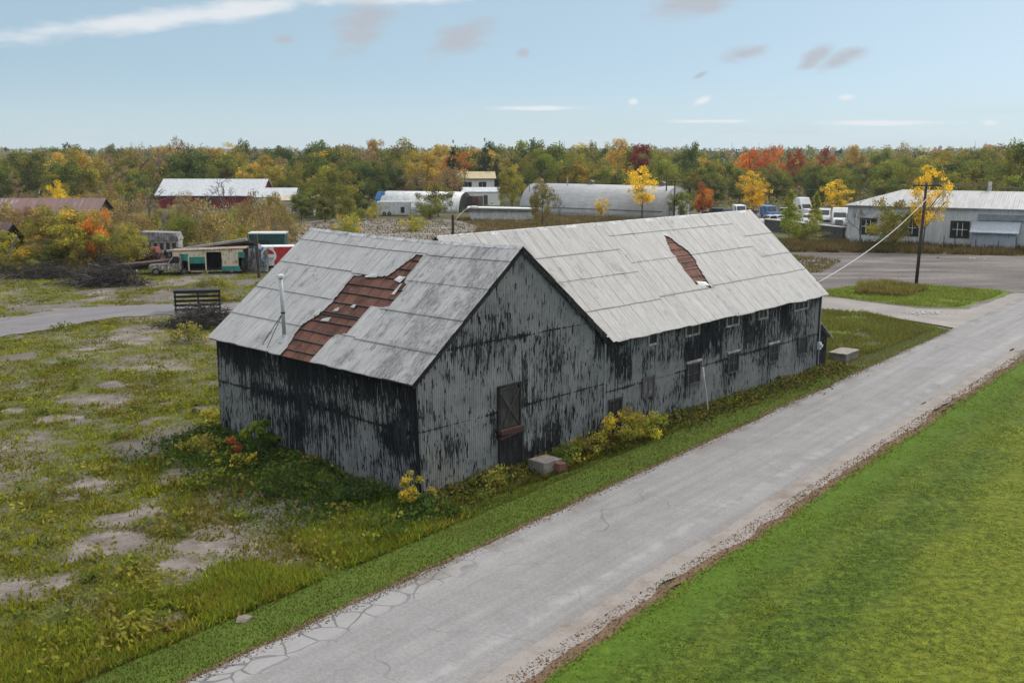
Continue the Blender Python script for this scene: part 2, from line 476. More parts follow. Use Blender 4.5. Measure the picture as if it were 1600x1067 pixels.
T0, T1 = 6.0, 420.0
sheet('mown_verge', [st(-23.7, T0), st(-21.3, T0), st(-21.4, 80.5), st(-22.4, 80), (23.2, 64.5), bw(WL, -1.0)[:2], bw(20, -1.2)[:2], bw(12, -1.6)[:2], bw(1.5, -1.7)[:2], bw(-.8, -2.3)[:2], st(-23.75, 26)],  .004, M_VERGE, .22, .4)
sheet('weedy_corner', [(20.2, 63.5), (21.0, 70.0), (26.6, 76), (29.5, 84.0), (26.0, 86.3), (16.0, 86.3), (16.0, 63.5)], 0.0, M_ISLAND, .3, .5)
sheet('gravel_yard', [(24, 84), (27, 86.4), (36, 84.6), (39, 84), (46, 94), (75, 118), (90, 140), (30, 139), (26, 128), (10, 100)], -.012, M_YARD, .5, .8)
sheet('driveway', [(15.0, 86.6), (29.5, 84.4), (34.0, 76.0), (37.6, 78.9), (45.2, 88.6), (49.2, 94.8), (47.5, 96.0), (38.5, 85.8), (34.5, 86.6), (29.8, 92.2), (22, 97)], -.006, M_DRIVE, .3, .5)
sheet('grass_island', [(27.5, 95.6), (30, 92.5), (34.5, 87.3), (38.3, 86.6), (44.5, 93.0), (47.5, 97.2), (42.0, 100.8), (38.5, 103.0), (33, 100)], .0, M_ISLAND, .35, .5)
sheet('grass_strip', [(34, 134), (50, 132.5), (68, 128), (90, 124), (90, 141), (70, 140), (47, 148), (26, 152), (24, 140)], -.004, patchy('dry_strip', [(.06, .048, .026), (.10, .08, .04), (.075, .075, .026), (.14, .10, .055)], .3, 3), .6, .8)
sheet('side_lane', LANE, .006, M_LANE, .7, .4)
sheet('back_lot', [(-38, 126), (-4, 124), (2, 150), (-3, 178), (-12, 198), (-36, 199), (-44, 170)], -.02, M_SLAB, .8, 1.0)
sheet('road', [st(-21.55, T0), st(-15.9, T0), st(-15.9, T1), st(-21.7, T1)], .012, M_ROAD, .13, .35)
sheet('gravel_shoulder', [st(-16.25, T0), st(-14.95, T0), st(-14.95, T1), st(-16.1, T1)], .008, M_GRAVEL, .2, .3)
sheet('dirt_rim', [st(-15.15, T0), st(-14.6, T0), st(-14.6, T1), st(-15.15, T1)], .004, M_DIRT, .18, .25)
sheet('dirt_edge', [st(-21.75, T0), st(-21.3, T0), st(-21.4, 80), st(-21.85, 80)], .008, M_DIRT, .14, .25)
sheet('lawn', [st(-14.9, T0), st(60, T0), st(200, 140), st(200, T1), st(-14.9, T1)], .0, M_LAWN, .25, .4)
sheet('road_patch', [(33.6, 67.2), (37.2, 70.4), (38.6, 69.6), (35.2, 66.3)], .016, M_LANE, .1, .3)

# ------------------------------------------------------------------ grass blades
def blades(name, xy, z0, h, w, cols, label=None, lean=.35, kind='stuff'):
    n = len(xy)
    a = RNG.uniform(0, 2 * PI, n)
    d = np.stack([np.cos(a), np.sin(a)], -1)
    la = RNG.uniform(0, 2 * PI, n); ll = RNG.uniform(0, lean, n) * h
    v = np.zeros((n, 3, 3), np.float32)
    v[:, 0, :2] = xy - d * w[:, None] * .5
    v[:, 1, :2] = xy + d * w[:, None] * .5
    v[:, 2, 0] = xy[:, 0] + np.cos(la) * ll; v[:, 2, 1] = xy[:, 1] + np.sin(la) * ll
    v[:, 0, 2] = z0; v[:, 1, 2] = z0; v[:, 2, 2] = z0 + h
    c = np.repeat(cols[:, None, :], 3, 1)
    o = link(name, np_mesh(name, v.reshape(-1, 3), 3, c.reshape(-1, 3), M_GRASS))
    tag(o, label, 'grass', kind=kind)
    return o

def pick(n, pal, jit=.25):
    pal = np.array(pal)
    i = RNG.integers(0, len(pal), n)
    return pal[i] * RNG.uniform(1 - jit, 1 + jit, (n, 1)) * RNG.uniform(.92, 1.08, (n, 3))

def field_noise(x, y, f, seed):
    return mnoise.noise(Vector((x * f, y * f, seed)))

PAL_W = [(.06, .075, .018), (.085, .10, .02), (.11, .12, .025), (.05, .065, .018), (.12, .10, .035), (.085, .06, .03)]
def weeds_field():
    xy, hh, cc, ww = [], [], [], []
    tries = 0
    while len(xy) < 210000 and tries < 900000:
        tries += 1
        y = 23 + 100 * random.random() ** 1.5
        x = random.uniform(-.54 * y - 1, min(.54 * y, 14))
        s_ = to_s(x, y)
        u_, v_ = to_uv(x, y)
        if s_ > -23.8 or in_barn(x, y, .02) or (u_ > .3 and -3 < v_ < -1.0 - random.random() * .5): continue
        if x < -12 and 69 < y < 94 and lane_d(x, y) < .15: continue
        b = bare_at(x, y)
        if random.random() < (b - .22) * 1.5: continue
        n1 = field_noise(x, y, .22, 2); n2 = field_noise(x, y, .8, 6); n3 = field_noise(x, y, .09, 12)
        if random.random() > .72 + n2 * .8: continue
        lush_shade = lush_shade_at(x, y)
        h = (.05 + .14 * random.random() ** 2) * (1 + .9 * n2) * (1 + .8 * lush_shade)
        k = random.random() + n1 * .9 + n3 * .5
        if lush_shade > .45 and random.random() < lush_shade: col = random.choice(((.045, .08, .015), (.06, .10, .018), (.08, .11, .022), (.05, .085, .02)))
        elif k > 1.0: col = (.20, .21, .024)
        elif k > .62: col = (.145, .16, .024)
        elif k > .2: col = (.10, .115, .023)
        elif k > -.1: col = (.095, .08, .03)
        else: col = (.11, .08, .045)
        xy.append((x, y)); hh.append(max(.04, h)); cc.append(col); ww.append(random.uniform(.03, .085) * (1 + y / 90))
    n = len(xy)
    cols = np.array(cc) * np.array([1.45, 1.45, .8]) * RNG.uniform(.72, 1.28, (n, 1))
    blades('weed_grass', np.array(xy), np.zeros(n) - .02, np.array(hh), np.array(ww), cols, 'patchy green and brown weeds over the broken concrete lot', .9)
weeds_field()

def strip(name, n, s0, s1, t0, t1, h0, h1, w0, w1, pal, label, dens=None, lean=.5, z=0.0):
    k = int(n * 3)
    s = RNG.uniform(s0, s1, k); t = t0 + (t1 - t0) * RNG.uniform(0, 1, k) ** 1.35
    x = RN.x * s + RD.x * t; y = RN.y * s + RD.y * t
    ok = (np.abs(x) < .54 * y + 1.5) & (y > 22.5)
    x, y = x[ok], y[ok]
    keep = np.array([(dens is None or random.random() < dens(a, b)) and not in_barn(a, b, .05) for a, b in zip(x, y)], bool)
    x, y = x[keep][:n], y[keep][:n]
    m = len(x)
    f = np.array([.5 + .5 * field_noise(a, b, .5, 21) for a, b in zip(x, y)])
    h = RNG.uniform(h0, h1, m) * (.6 + .8 * f)
    c = pick(m, pal) * (.65 + .7 * f)[:, None]
    b2 = np.array([mnoise.noise(Vector((a * .7, b * .7, 77))) for a, b in zip(x, y)])
    c = np.where((b2 > .22)[:, None], c * np.array([1.05, .92, 1.0]), c)
    blades(name, np.stack([x, y], -1), np.full(m, z), h, RNG.uniform(w0, w1, m) * (1 + y / 120), c, label, lean)

strip('verge_grass', 42000, -23.75, -21.45, 10, 80, .035, .085, .015, .035, [(.07, .10, .014), (.09, .125, .016), (.11, .135, .02), (.15, .13, .042), (.06, .085, .014)], 'short mown green grass along the road edge')
strip('wall_grass', 20000, -26.4, -23.6, 22, 74, .04, .11, .016, .04, [(.07, .10, .014), (.09, .125, .016), (.11, .135, .02), (.06, .085, .014), (.10, .095, .03)], 'short green grass between the barn front and the verge',
      dens=lambda a, b: 1.0 if (to_uv(a, b)[0] > -.5 and -3.2 < to_uv(a, b)[1] < -.4) else 0)
strip('lawn_grass', 90000, -14.75, 3, 3, 66, .02, .06, .02, .05, [(.08, .13, .016), (.12, .185, .02), (.15, .20, .022), (.06, .095, .014), (.19, .20, .04)], 'short lawn grass beside the dirt rim',
      dens=lambda a, b: (.35 + 1.1 * field_noise(a, b, .6, 31)) * (1 if to_s(a, b) < -9 else .6), lean=2.4)
strip('tall_grass', 52000, -27.4, -23.65, 4, 39, .08, .34, .03, .065, [(.18, .24, .022), (.13, .20, .022), (.23, .26, .026), (.08, .145, .022), (.14, .16, .035)], 'tall yellow green grass beside the mown verge',
      dens=lambda a, b: max(0, (.55 + 1.9 * field_noise(a, b, .42, 41)) * min(1, (to_s(a, b) + 27.6) / 1.5) * max(0, min(1, (.6 - to_uv(a, b)[0]) / 3.5))), lean=1.0)
strip('leaf_litter', 9000, -15.35, -14.3, 6, 110, .01, .05, .03, .07, [(.10, .06, .032), (.15, .09, .05), (.07, .045, .028), (.19, .13, .08)], 'brown dead leaves along the lawn edge', lean=1.0, z=.01)
strip('edge_litter', 5000, -21.9, -21.25, 8, 80, .01, .04, .03, .06, [(.10, .06, .032), (.13, .085, .05), (.08, .07, .03)], 'brown dead grass along the verge edge', lean=1.0, z=.012)

def poly_scatter(name, n, poly, h0, h1, w0, w1, pal, label):
    xs = [p[0] for p in poly]; ys = [p[1] for p in poly]
    out = []
    def inside(x, y):
        r = False; j = len(poly) - 1
        for i in range(len(poly)):
            if (poly[i][1] > y) != (poly[j][1] > y) and x < (poly[j][0] - poly[i][0]) * (y - poly[i][1]) / (poly[j][1] - poly[i][1]) + poly[i][0]: r = not r
            j = i
        return r
    tries = 0
    while len(out) < n and tries < n * 12:
        tries += 1
        x, y = random.uniform(min(xs), max(xs)), random.uniform(min(ys), max(ys))
        if inside(x, y) and not in_barn(x, y, .1) and random.random() < .55 + .9 * field_noise(x, y, .45, 51): out.append((x, y))
    m = len(out); a = np.array(out)
    f = np.array([.5 + .5 * field_noise(x, y, .25, 61) for x, y in out])
    blades(name, a, np.zeros(m), RNG.uniform(h0, h1, m) * (.5 + f), RNG.uniform(w0, w1, m), pick(m, pal) * (.7 + .6 * f)[:, None], label, .7)
poly_scatter('corner_weeds', 26000, [(19.5, 62), (32.2, 76.6), (29.3, 84.0), (26, 85.9), (17, 86), (17, 62)], .08, .34, .05, .12, [(.12, .16, .03), (.15, .17, .04), (.14, .11, .05), (.10, .15, .028)], 'olive green weeds beyond the barn by the driveway')
poly_scatter('island_weeds', 14000, [(28, 95.6), (30, 92.8), (34.5, 87.6), (38.3, 87), (44.3, 93.2), (47, 97), (42, 100.6), (38.5, 102.6), (33, 99.8)], .06, .3, .05, .12, [(.14, .21, .035), (.16, .24, .038), (.18, .18, .05)], 'bright green grass on the island round the utility pole')
poly_scatter('yard_weeds', 5000, [(22, 104), (34, 112), (40, 124), (33, 134), (27, 128), (20, 112)], .06, .4, .08, .2, [(.13, .13, .05), (.11, .10, .05), (.15, .13, .06)], 'straw coloured weeds at the yard edge beyond the barn roof')
poly_scatter('island_brush', 5000, [(32, 95), (36, 93), (40, 98), (38, 102), (34, 100)], .35, .9, .06, .12, [(.20, .19, .05), (.18, .14, .06), (.14, .10, .06), (.22, .20, .04)], 'taller yellowing weeds round the foot of the utility pole')
poly_scatter('strip_weeds', 22000, [(34, 135), (50, 133), (68, 128.5), (85, 126), (85, 140), (69, 137.5), (47, 147), (26, 151), (25, 141)], .3, 1.0, .10, .2, [(.09, .075, .035), (.12, .09, .045), (.075, .08, .028), (.14, .10, .05)], 'dry brown green grass strip before the grey metal building')
poly_scatter('back_lot_weeds', 9000, [(-36, 128), (-6, 128), (0, 150), (-4, 176), (-14, 196), (-34, 196), (-42, 170)], .06, .3, .12, .25, [(.13, .11, .06), (.13, .12, .03), (.08, .075, .03)], 'straw coloured weeds growing over the back lot')

# ------------------------------------------------------------------ barn
def wall_material(name, cover, zbias, spots=(), rusty=None, seams=(2.72, 5.72), dash=.572, dash_f=7.5, al_f=6.0, z_f=.75):
    m, n, out = mat_new(name)
    tc = n('TexCoord').outputs['Object']
    sx = n('SeparateXYZ'); n.set(sx.inputs[0], tc)
    al = n.m('ADD', sx.outputs[0], sx.outputs[1]); z = sx.outputs[2]
    # every corrugation keeps its own peeling length: quantise the coordinate along the wall
    rib = n.m('FLOOR', n.m('MULTIPLY', al, 9.5))
    ribn = n('TexWhiteNoise', noise_dimensions='1D'); n.set(ribn.inputs['W'], rib)
    v1 = n('CombineXYZ', {0: n.m('MULTIPLY', al, al_f), 1: n.m('ADD', n.m('MULTIPLY', z, z_f), n.m('MULTIPLY', ribn.outputs[0], .5)), 2: 0.0}).outputs[0]
    v2 = n('CombineXYZ', {0: n.m('MULTIPLY', al, .45), 1: n.m('MULTIPLY', z, .45), 2: 3.3}).outputs[0]
    v3 = n('CombineXYZ', {0: n.m('MULTIPLY', al, 16), 1: n.m('MULTIPLY', z, 2.6), 2: 7.0}).outputs[0]
    n1 = n.noise(v1, 1, 4, .6); n2 = n.noise(v2, 1, 3, .5); n3 = n.noise(v3, 1, 4, .65)
    val = n.m('ADD', n.m('ADD', n.m('MULTIPLY', n1, .54), n.m('MULTIPLY', n3, .46)), n.m('MULTIPLY', n.m('SUBTRACT', n2, .5), .42))
    val = n.m('ADD', val, n.m('MULTIPLY', n.m('SUBTRACT', ribn.outputs[0], .5), .07))
    for lo, hi, amt in zbias:
        val = n.m('ADD', val, n.m('MULTIPLY', n.step(z, lo, hi), amt))
    for (cx, cz, rx, rz, amt) in spots:
        d = n.m('SQRT', n.m('ADD', n.m('POWER', n.m('DIVIDE', n.m('SUBTRACT', al, cx), rx), 2), n.m('POWER', n.m('DIVIDE', n.m('SUBTRACT', z, cz), rz), 2)))
        val = n.m('ADD', val, n.m('MULTIPLY', n.m('SUBTRACT', 1, n.step(d, .3, 1.25)), amt))
    for zs in seams:
        d = n.m('ABSOLUTE', n.m('SUBTRACT', z, n.m('ADD', n.m('MULTIPLY', n.m('SUBTRACT', n2, .5), .12), zs)))
        val = n.m('ADD', val, n.m('MULTIPLY', n.m('SUBTRACT', 1, n.step(d, .02, .16)), .05))
        val = n.m('ADD', val, n.m('MULTIPLY', n.m('SUBTRACT', 1, n.step(d, .0, .05)), .10))
    vd = n('CombineXYZ', {0: n.m('MULTIPLY', al, dash_f), 1: n.m('ADD', n.m('MULTIPLY', z, 1.5), n.m('MULTIPLY', ribn.outputs[0], 3.0)), 2: 11.0}).outputs[0]
    nd = n.noise(vd, 1, 3, .6)
    nd = n.m('ADD', nd, n.m('MULTIPLY', n.m('SUBTRACT', n2, .5), .30))
    nd = n.m('ADD', nd, n.m('MULTIPLY', n.m('SUBTRACT', n3, .5), .12))
    black = n.m('MAXIMUM', n.step(val, cover, cover + .03), n.step(nd, dash, dash + .02))
    pv = n.noise(tc, 1.3, 5, .65)
    paint = n.ramp(n.m('ADD', n.m('MULTIPLY', pv, .7), n.m('MULTIPLY', n3, .3)), [(.3, (.098, .100, .102)), (.48, (.155, .159, .161)), (.62, (.195, .199, .200)), (.75, (.27, .270, .264))])
    if rusty is not None:
        cx, cz, rx, rz = rusty
        d = n.m('SQRT', n.m('ADD', n.m('POWER', n.m('DIVIDE', n.m('SUBTRACT', al, cx), rx), 2), n.m('POWER', n.m('DIVIDE', n.m('SUBTRACT', z, cz), rz), 2)))
        rk = n.m('MULTIPLY', n.m('SUBTRACT', 1, n.step(d, .4, 1.1)), n.step(n3, .35, .6))
        paint = n.mix(n.m('MULTIPLY', rk, .6), paint, (.20, .175, .125))
    tar = n.ramp(n3, [(.35, (.004, .004, .005)), (.6, (.009, .010, .013)), (.75, (.026, .03, .038))])
    tar = n.mix(n.m('MULTIPLY', n.step(n1, .50, .62), .55), tar, (.045, .049, .054))
    grime = n.m('MULTIPLY', n.step(n.m('ADD', n.m('MULTIPLY', n1, .5), n.m('MULTIPLY', n2, .5)), .46, .60), .5)
    paint = n.mix(grime, paint, (.075, .08, .085))
    c = n.mix(black, paint, tar)
    wave = n.m('SINE', n.m('MULTIPLY', al, 2 * PI / .105))
    hgt = n.m('ADD', n.m('MULTIPLY', wave, .5), n.m('MULTIPLY', black, .35))
    rough = n.m('ADD', .72, n.m('MULTIPLY', black, .12))
    principled(n, out, c, rough, 0, n.bump(hgt, .5, .03), .12)
    return m

M_GABLE = wall_material('peeling_gable_siding', .592, [(5.2, 8.6, .0), (-1, 0, .0)],
                        [(7.1, .2, 1.6, 1.3, .22), (5.95, 4.2, .3, 1.7, .13), (9.5, 3.9, .7, 1.2, .12), (5.0, 1.0, 1.2, 1.6, .15), (4.2, 2.6, .6, 1.4, .11), (10.9, 5.0, .9, 1.0, .11), (10.8, .2, .8, .8, .16), (6.0, 5.7, .6, .3, .12), (6.4, 3.0, .6, 1.2, .10), (2.1, 5.6, .5, .5, .08)],
                        rusty=(1.0, .4, 1.6, 2.0))
M_SIDE = wall_material('peeling_side_siding', .506, [(2.6, 4.4, .13), (2.2, 2.9, .02)], [(.25, 2.2, .35, 3.5, .15), (8.5, 2.6, 4.5, .5, .07), (1.8, 2.3, 1.6, .7, .10)], seams=(2.6,), dash=.56, dash_f=9.5, al_f=8.5, z_f=.5)
M_WING = wall_material('peeling_wing_siding', .535, [(2.4, 3.2, .045), (4.0, 4.9, .02)],
                       [(13.0, 3.1, .8, 1.0, .16), (20.5, 3.2, 2.2, 1.0, .10), (27, 3.3, 3.5, 1.3, .07), (12.1, .2, .5, 1.2, .16), (16, 1.6, 2.2, 1.6, -.07), (20.6, 1.2, 1.0, 1.4, -.06), (29, 1.0, 2, 1.2, -.03), (18.7, 3.2, 1.1, .8, .16), (28.2, 4.2, .5, 1.2, .12)], seams=(2.3,), dash=.585, dash_f=6.0)
M_TARDARK = wall_material('tar_siding', .40, [], seams=())
M_BLACKWOOD = simple('blackened_wood', (.016, .015, .016), .85, var=.5, scale=2, dirt=(.035, .032, .032), dirt_amt=.5, spec=.12)
M_GREYWOOD = simple('weathered_wood', (.055, .052, .05), .9, var=.4, scale=2, dirt=(.03, .027, .025), dirt_amt=.8)
M_WFRAME = simple('worn_white_frame', (.42, .41, .40), .75, var=.25, scale=3, dirt=(.15, .14, .13), dirt_amt=.8)
M_DARKFRAME = simple('grey_frame', (.085, .085, .09), .8, var=.3, scale=3, dirt=(.03, .03, .03), dirt_amt=.8)
M_REDWOOD = simple('red_paint_wood', (.12, .024, .02), .8, var=.5, scale=7, dirt=(.03, .02, .018), dirt_amt=1.1)
M_GALV = simple('galvanised_pipe', (.33, .34, .36), .55, .2, .15, 3, spec=.5)
M_BLACKSTEEL = simple('black_iron', (.02, .02, .022), .6, var=.3)

def glass_dark(name='dusty_glass', col=(.010, .010, .012), rough=.35, spec=.25):
    if name in _simple: return _simple[name]
    m, n, out = mat_new(name)
    tc = n('TexCoord').outputs['Object']
    d = n.noise(tc, 1.6, 5, .7)
    c = n.mix(n.step(d, .5, .75), col, tuple(x * 4 + .02 for x in col))
    principled(n, out, c, n.m('ADD', rough, n.m('MULTIPLY', d, .25)), 0, None, spec)
    _simple[name] = m
    return m
M_GLASS = glass_dark()

def roof_material(name, tone, blot, seam_amt, warm=(1, 1, 1), blot_at=None):
    m, n, out = mat_new(name)
    uv = n('UVMap', uv_map='st').outputs[0]
    sh = n('UVMap', uv_map='sheet').outputs[0]
    rnd = n('Attribute', attribute_name='sheet_random').outputs['Fac']
    s2 = n('SeparateXYZ'); n.set(s2.inputs[0], sh)
    u1 = n('SeparateXYZ'); n.set(u1.inputs[0], uv)
    streak = n.noise(n.scale(uv, 11, .55, 1), 1, 4, .65)
    fine = n.noise(n.scale(uv, 38, 3.5, 1), 1, 3, .7)
    blo = n.noise(n.scale(uv, .8, .45, 1), 1, 6, .7)
    mid = n.noise(n.scale(uv, 3.2, 1.3, 1), 1, 5, .7)
    k = n.m('ADD', n.m('ADD', n.m('MULTIPLY', streak, .45), n.m('MULTIPLY', fine, .3)), n.m('MULTIPLY', mid, .25))
    dk = tuple(tone * .62 * w for w in warm); lt = tuple(tone * 1.2 * w for w in warm)
    c = n.mix(n.step(k, .36, .64), dk, lt)
    c = n.mix(n.m('MULTIPLY', rnd, .22), c, tuple(tone * .60 * w for w in warm))
    # dark weathering, fine mottled
    bm = n.m('ADD', n.m('MULTIPLY', blo, .5), n.m('ADD', n.m('MULTIPLY', mid, .3), n.m('MULTIPLY', fine, .2)))
    if blot_at is not None:
        lo, hi, amt = blot_at
        bm = n.m('ADD', bm, n.m('MULTIPLY', n.m('SUBTRACT', 1, n.step(u1.outputs[0], lo, hi)), amt))
    bk = n.m('MULTIPLY', n.m('MULTIPLY', n.step(bm, .53, .61), n.step(n.m('ADD', n.m('MULTIPLY', fine, .6), n.m('MULTIPLY', streak, .4)), .43, .53)), blot)
    c = n.mix(bk, c, (.07, .066, .075))
    c = n.mix(n.m('MULTIPLY', n.step(n.noise(n.scale(uv, 24, .5, 1), 1.0, 3, .6), .60, .72), .33), c, (.13, .12, .12))
    # sheet seams and the grimy lap of each course
    fs = n.m('FRACT', s2.outputs[0])
    ds = n.m('MINIMUM', fs, n.m('SUBTRACT', 1, fs))
    gate = n.step(n.noise(n.scale(uv, .7, .35, 1), 1, 2), .34, .54)
    ls = n.m('MULTIPLY', n.m('SUBTRACT', 1, n.step(ds, .016, .045)), n.m('MULTIPLY', gate, seam_amt))
    c = n.mix(ls, c, (.07, .065, .065))
    lt_ = n.m('MULTIPLY', n.step(s2.outputs[1], .965, .99), .75)
    lt2 = n.m('MULTIPLY', n.m('SUBTRACT', 1, n.step(s2.outputs[1], .0, .05)), n.m('MULTIPLY', n.step(mid, .4, .6), .5))
    c = n.mix(n.m('MAXIMUM', lt_, lt2), c, (.10, .095, .095))
    corr = n.m('SINE', n.m('MULTIPLY', u1.outputs[0], 2 * PI / .12))
    principled(n, out, c, .6, .0, n.bump(n.m('ADD', n.m('MULTIPLY', corr, .4), n.m('MULTIPLY', fine, .4)), .35, .02), .35)
    return m
M_ROOFB = roof_material('old_roof_sheets', .375, .85, .45, (1, .97, .96), (1.0, 7.5, .075))
M_ROOFW = roof_material('pale_roof_sheets', .285, .9, .85, (1.0, .98, .965))

def sheathing_material():
    m, n, out = mat_new('brown_tar_shingles')
    uv = n('UVMap', uv_map='st').outputs[0]
    br = n('TexBrick', {'Vector': uv, 'Color1': (.16, .072, .052, 1), 'Color2': (.092, .044, .036, 1), 'Mortar': (.025, .014, .012, 1), 'Scale': 1.0, 'Mortar Size': .022, 'Bias': -.1, 'Brick Width': .72, 'Row Height': .61})
    br.offset = .37
    nz = n.noise(uv, 3, 5, .7)
    c = n.mix(n.m('MULTIPLY', n.step(nz, .5, .72), .6), br.outputs[0], (.23, .12, .085))
    c = n.mix(n.m('MULTIPLY', n.step(n.noise(uv, 1.1, 4, .7), .52, .62), .55), c, (.045, .022, .02))
    principled(n, out, c, .9, 0, n.bump(nz, .3, .02), .2)
    return m
M_SHEATH = sheathing_material()

def pip(p, poly):
    x, y = p; r = False; j = len(poly) - 1
    for i in range(len(poly)):
        if (poly[i][1] > y) != (poly[j][1] > y) and x < (poly[j][0] - poly[i][0]) * (y - poly[i][1]) / (poly[j][1] - poly[i][1]) + poly[i][0]: r = not r
        j = i
    return r

def nearest_on(p, poly):
    best = None; p = Vector(p)
    for i in range(len(poly)):
        a, b = Vector(poly[i]), Vector(poly[(i + 1) % len(poly)])
        d = b - a; k = max(0, min(1, (p - a).dot(d) / d.length_squared))
        q_ = a + d * k
        if best is None or (q_ - p).length < best[0]: best = ((q_ - p).length, q_)
    return best[1]

def roof_slope(name, fn, s0, s1, t1, mat, parent, courses, sw, hole=None, keep=None, off=0.0, cell=.12, thick=.015, seed=0, ragged=.03):
    """fn(s, t, h) -> local point at s along the ridge, t down the slope, h above it"""
    r = random.Random(seed)
    ns, nt = int(round((s1 - s0) / cell)), int(round(t1 / cell))
    if not isinstance(courses[0], (list, tuple)): courses = [(s0, courses)]
    shift = [[r.random() for _ in c_[1]] for c_ in courses]
    def section(s):
        k = 0
        while k + 1 < len(courses) and s >= courses[k + 1][0]: k += 1
        return k
    def course(t, bounds):
        k = 0
        while k + 1 < len(bounds) and t >= bounds[k + 1]: k += 1
        hi = bounds[k + 1] if k + 1 < len(bounds) else t1
        return k, (t - bounds[k]) / max(.01, hi - bounds[k])
    verts, faces, uvs, shs, rn = [], [], [], [], []
    vid = {}
    rag = {}
    def vert(i, j, k, sec):
        key = (i, j, k, sec); bounds = courses[sec][1]
        if key in vid: return vid[key]
        s = s0 + (s1 - s0) * i / ns; t = t1 * j / nt
        p2 = Vector((s, t))
        if hole is not None and pip((s, t), hole): p2 = nearest_on((s, t), hole)
        if j == nt: p2.y += ragged * mnoise.noise(Vector((s * 1.4, seed, 0))) + rag.setdefault(int((p2.x + 100) / sw), r.uniform(-ragged, ragged))
        lo = bounds[k]; hi = bounds[k + 1] if k + 1 < len(bounds) else t1
        fr = min(1, max(0, (t - lo) / (hi - lo)))
        sid = math.floor((s - s0) / sw + shift[sec][k])
        lift = .018 * fr + .012 * mnoise.noise(Vector((s * .9, t * .8, seed))) + (.02 * fr * fr * max(0, mnoise.noise(Vector((sid * 3.7, k * 5.1, seed)))))
        vid[key] = len(verts)
        verts.append((tuple(fn(p2.x, p2.y, off + .02 + lift)), p2.copy()))
        return vid[key]
    for j in range(nt):
        tm = t1 * (j + .5) / nt
        for i in range(ns):
            sm = s0 + (s1 - s0) * (i + .5) / ns
            sec = section(sm); bounds = courses[sec][1]
            k, fr = course(tm, bounds)
            if hole is not None and pip((sm, tm), hole): continue
            if keep is not None and not keep(sm, tm): continue
            f = (vert(i, j, k, sec), vert(i + 1, j, k, sec), vert(i + 1, j + 1, k, sec), vert(i, j + 1, k, sec))
            faces.append(f)
            lo = bounds[k]; hi = bounds[k + 1] if k + 1 < len(bounds) else t1
            sid = math.floor((sm - s0) / sw + shift[sec][k])
            rr = random.Random(sid * 131 + k * 17 + seed).random()
            rn.append(rr)
            for q_ in f:
                p2 = verts[q_][1]
                uvs += [p2.x, p2.y]
                shs += [(p2.x - s0) / sw + shift[sec][k], min(1, max(0, (p2.y - lo) / (hi - lo)))]
    me = bpy.data.meshes.new(name)
    me.from_pydata([v[0] for v in verts], [], faces); me.update()
    me.uv_layers.new(name='st').data.foreach_set('uv', uvs)
    me.uv_layers.new(name='sheet').data.foreach_set('uv', shs)
    me.attributes.new('sheet_random', 'FLOAT', 'FACE').data.foreach_set('value', rn)
    me.materials.append(mat)
    o = link(name, me, parent)
    sd = o.modifiers.new('solid', 'SOLIDIFY'); sd.thickness = thick; sd.offset = -1
    return o

def flat_slope(name, fn, s0, s1, t1, off, mat, parent, keep=None, cell=.5):
    ns, nt = max(1, int((s1 - s0) / cell)), max(1, int(t1 / cell))
    v, f, uv = [], [], []
    for j in range(nt + 1):
        for i in range(ns + 1):
            s, t = s0 + (s1 - s0) * i / ns, t1 * j / nt
            v.append(tuple(fn(s, t, off)))
    for j in range(nt):
        for i in range(ns):
            if keep is not None and not keep(s0 + (s1 - s0) * (i + .5) / ns, t1 * (j + .5) / nt): continue
            ids = (j * (ns + 1) + i, j * (ns + 1) + i + 1, (j + 1) * (ns + 1) + i + 1, (j + 1) * (ns + 1) + i)
            f.append(ids)
            for q_ in ids: uv += [s0 + (s1 - s0) * (q_ % (ns + 1)) / ns, t1 * (q_ // (ns + 1)) / nt]
    me = bpy.data.meshes.new(name); me.from_pydata(v, [], f); me.update()
    me.uv_layers.new(name='st').data.foreach_set('uv', uv)
    me.materials.append(mat)
    o = link(name, me, parent)
    sd = o.modifiers.new('solid', 'SOLIDIFY'); sd.thickness = .03; sd.offset = -1
    return o

barn = tag(empty('old_barn', BO, BROT), 'long derelict barn clad in peeling black and grey metal with torn roof sheets', 'barn')
LEAN = .24
def wall(name, poly, axis, at_, th, mat):          # poly: (along, z); axis 'x' wall runs along x at y = at_
    mb_ = MB()
    n = len(poly)
    if axis == 'x': a = [(p[0], at_, p[1]) for p in poly]; b = [(p[0], at_ + th, p[1]) for p in poly]
    else: a = [(at_, p[0], p[1]) for p in poly]; b = [(at_ + th, p[0], p[1]) for p in poly]
    mb_.add(a + b, [tuple(range(n)), tuple(range(2 * n - 1, n - 1, -1))] + [(i, n + i, n + (i + 1) % n, (i + 1) % n) for i in range(n)])
    return mb_.build(name, mat, barn)
SLB = (HR - HE) / (BW / 2)
wall('gable_wall', [(LEAN, -.15), (BW, -.15), (BW, HE), (BW / 2, HR - .02), (0, HE)], 'x', 0, .12, M_GABLE)
w_ = wall('side_wall', [(.121 + .0, -.15), (BL, -.15), (BL, HE), (.121, HE)], 'y', .002, .12, M_SIDE)
for v_ in w_.data.vertices:
    if v_.co.z < 0 and v_.co.y < 1: v_.co.x += LEAN
wall('rear_wall', [(.13, -.15), (BW, -.15), (BW, HE), (BW / 2, HR - .02), (.13, HE)], 'x', BL - .12, .12, M_SIDE)
wall('wing_wall', [(BW + .003, -.15), (WL, -.15), (WL, WHE - .03), (BW + .003, WHE - .03)], 'x', .004, .12, M_WING)
wall('wing_end_wall', [(.13, -.15), (WD, -.15), (WD, WHE - .03), (WD / 2, WHR - .04), (.13, WHE - .03)], 'y', WL - .125, .12, M_WING)
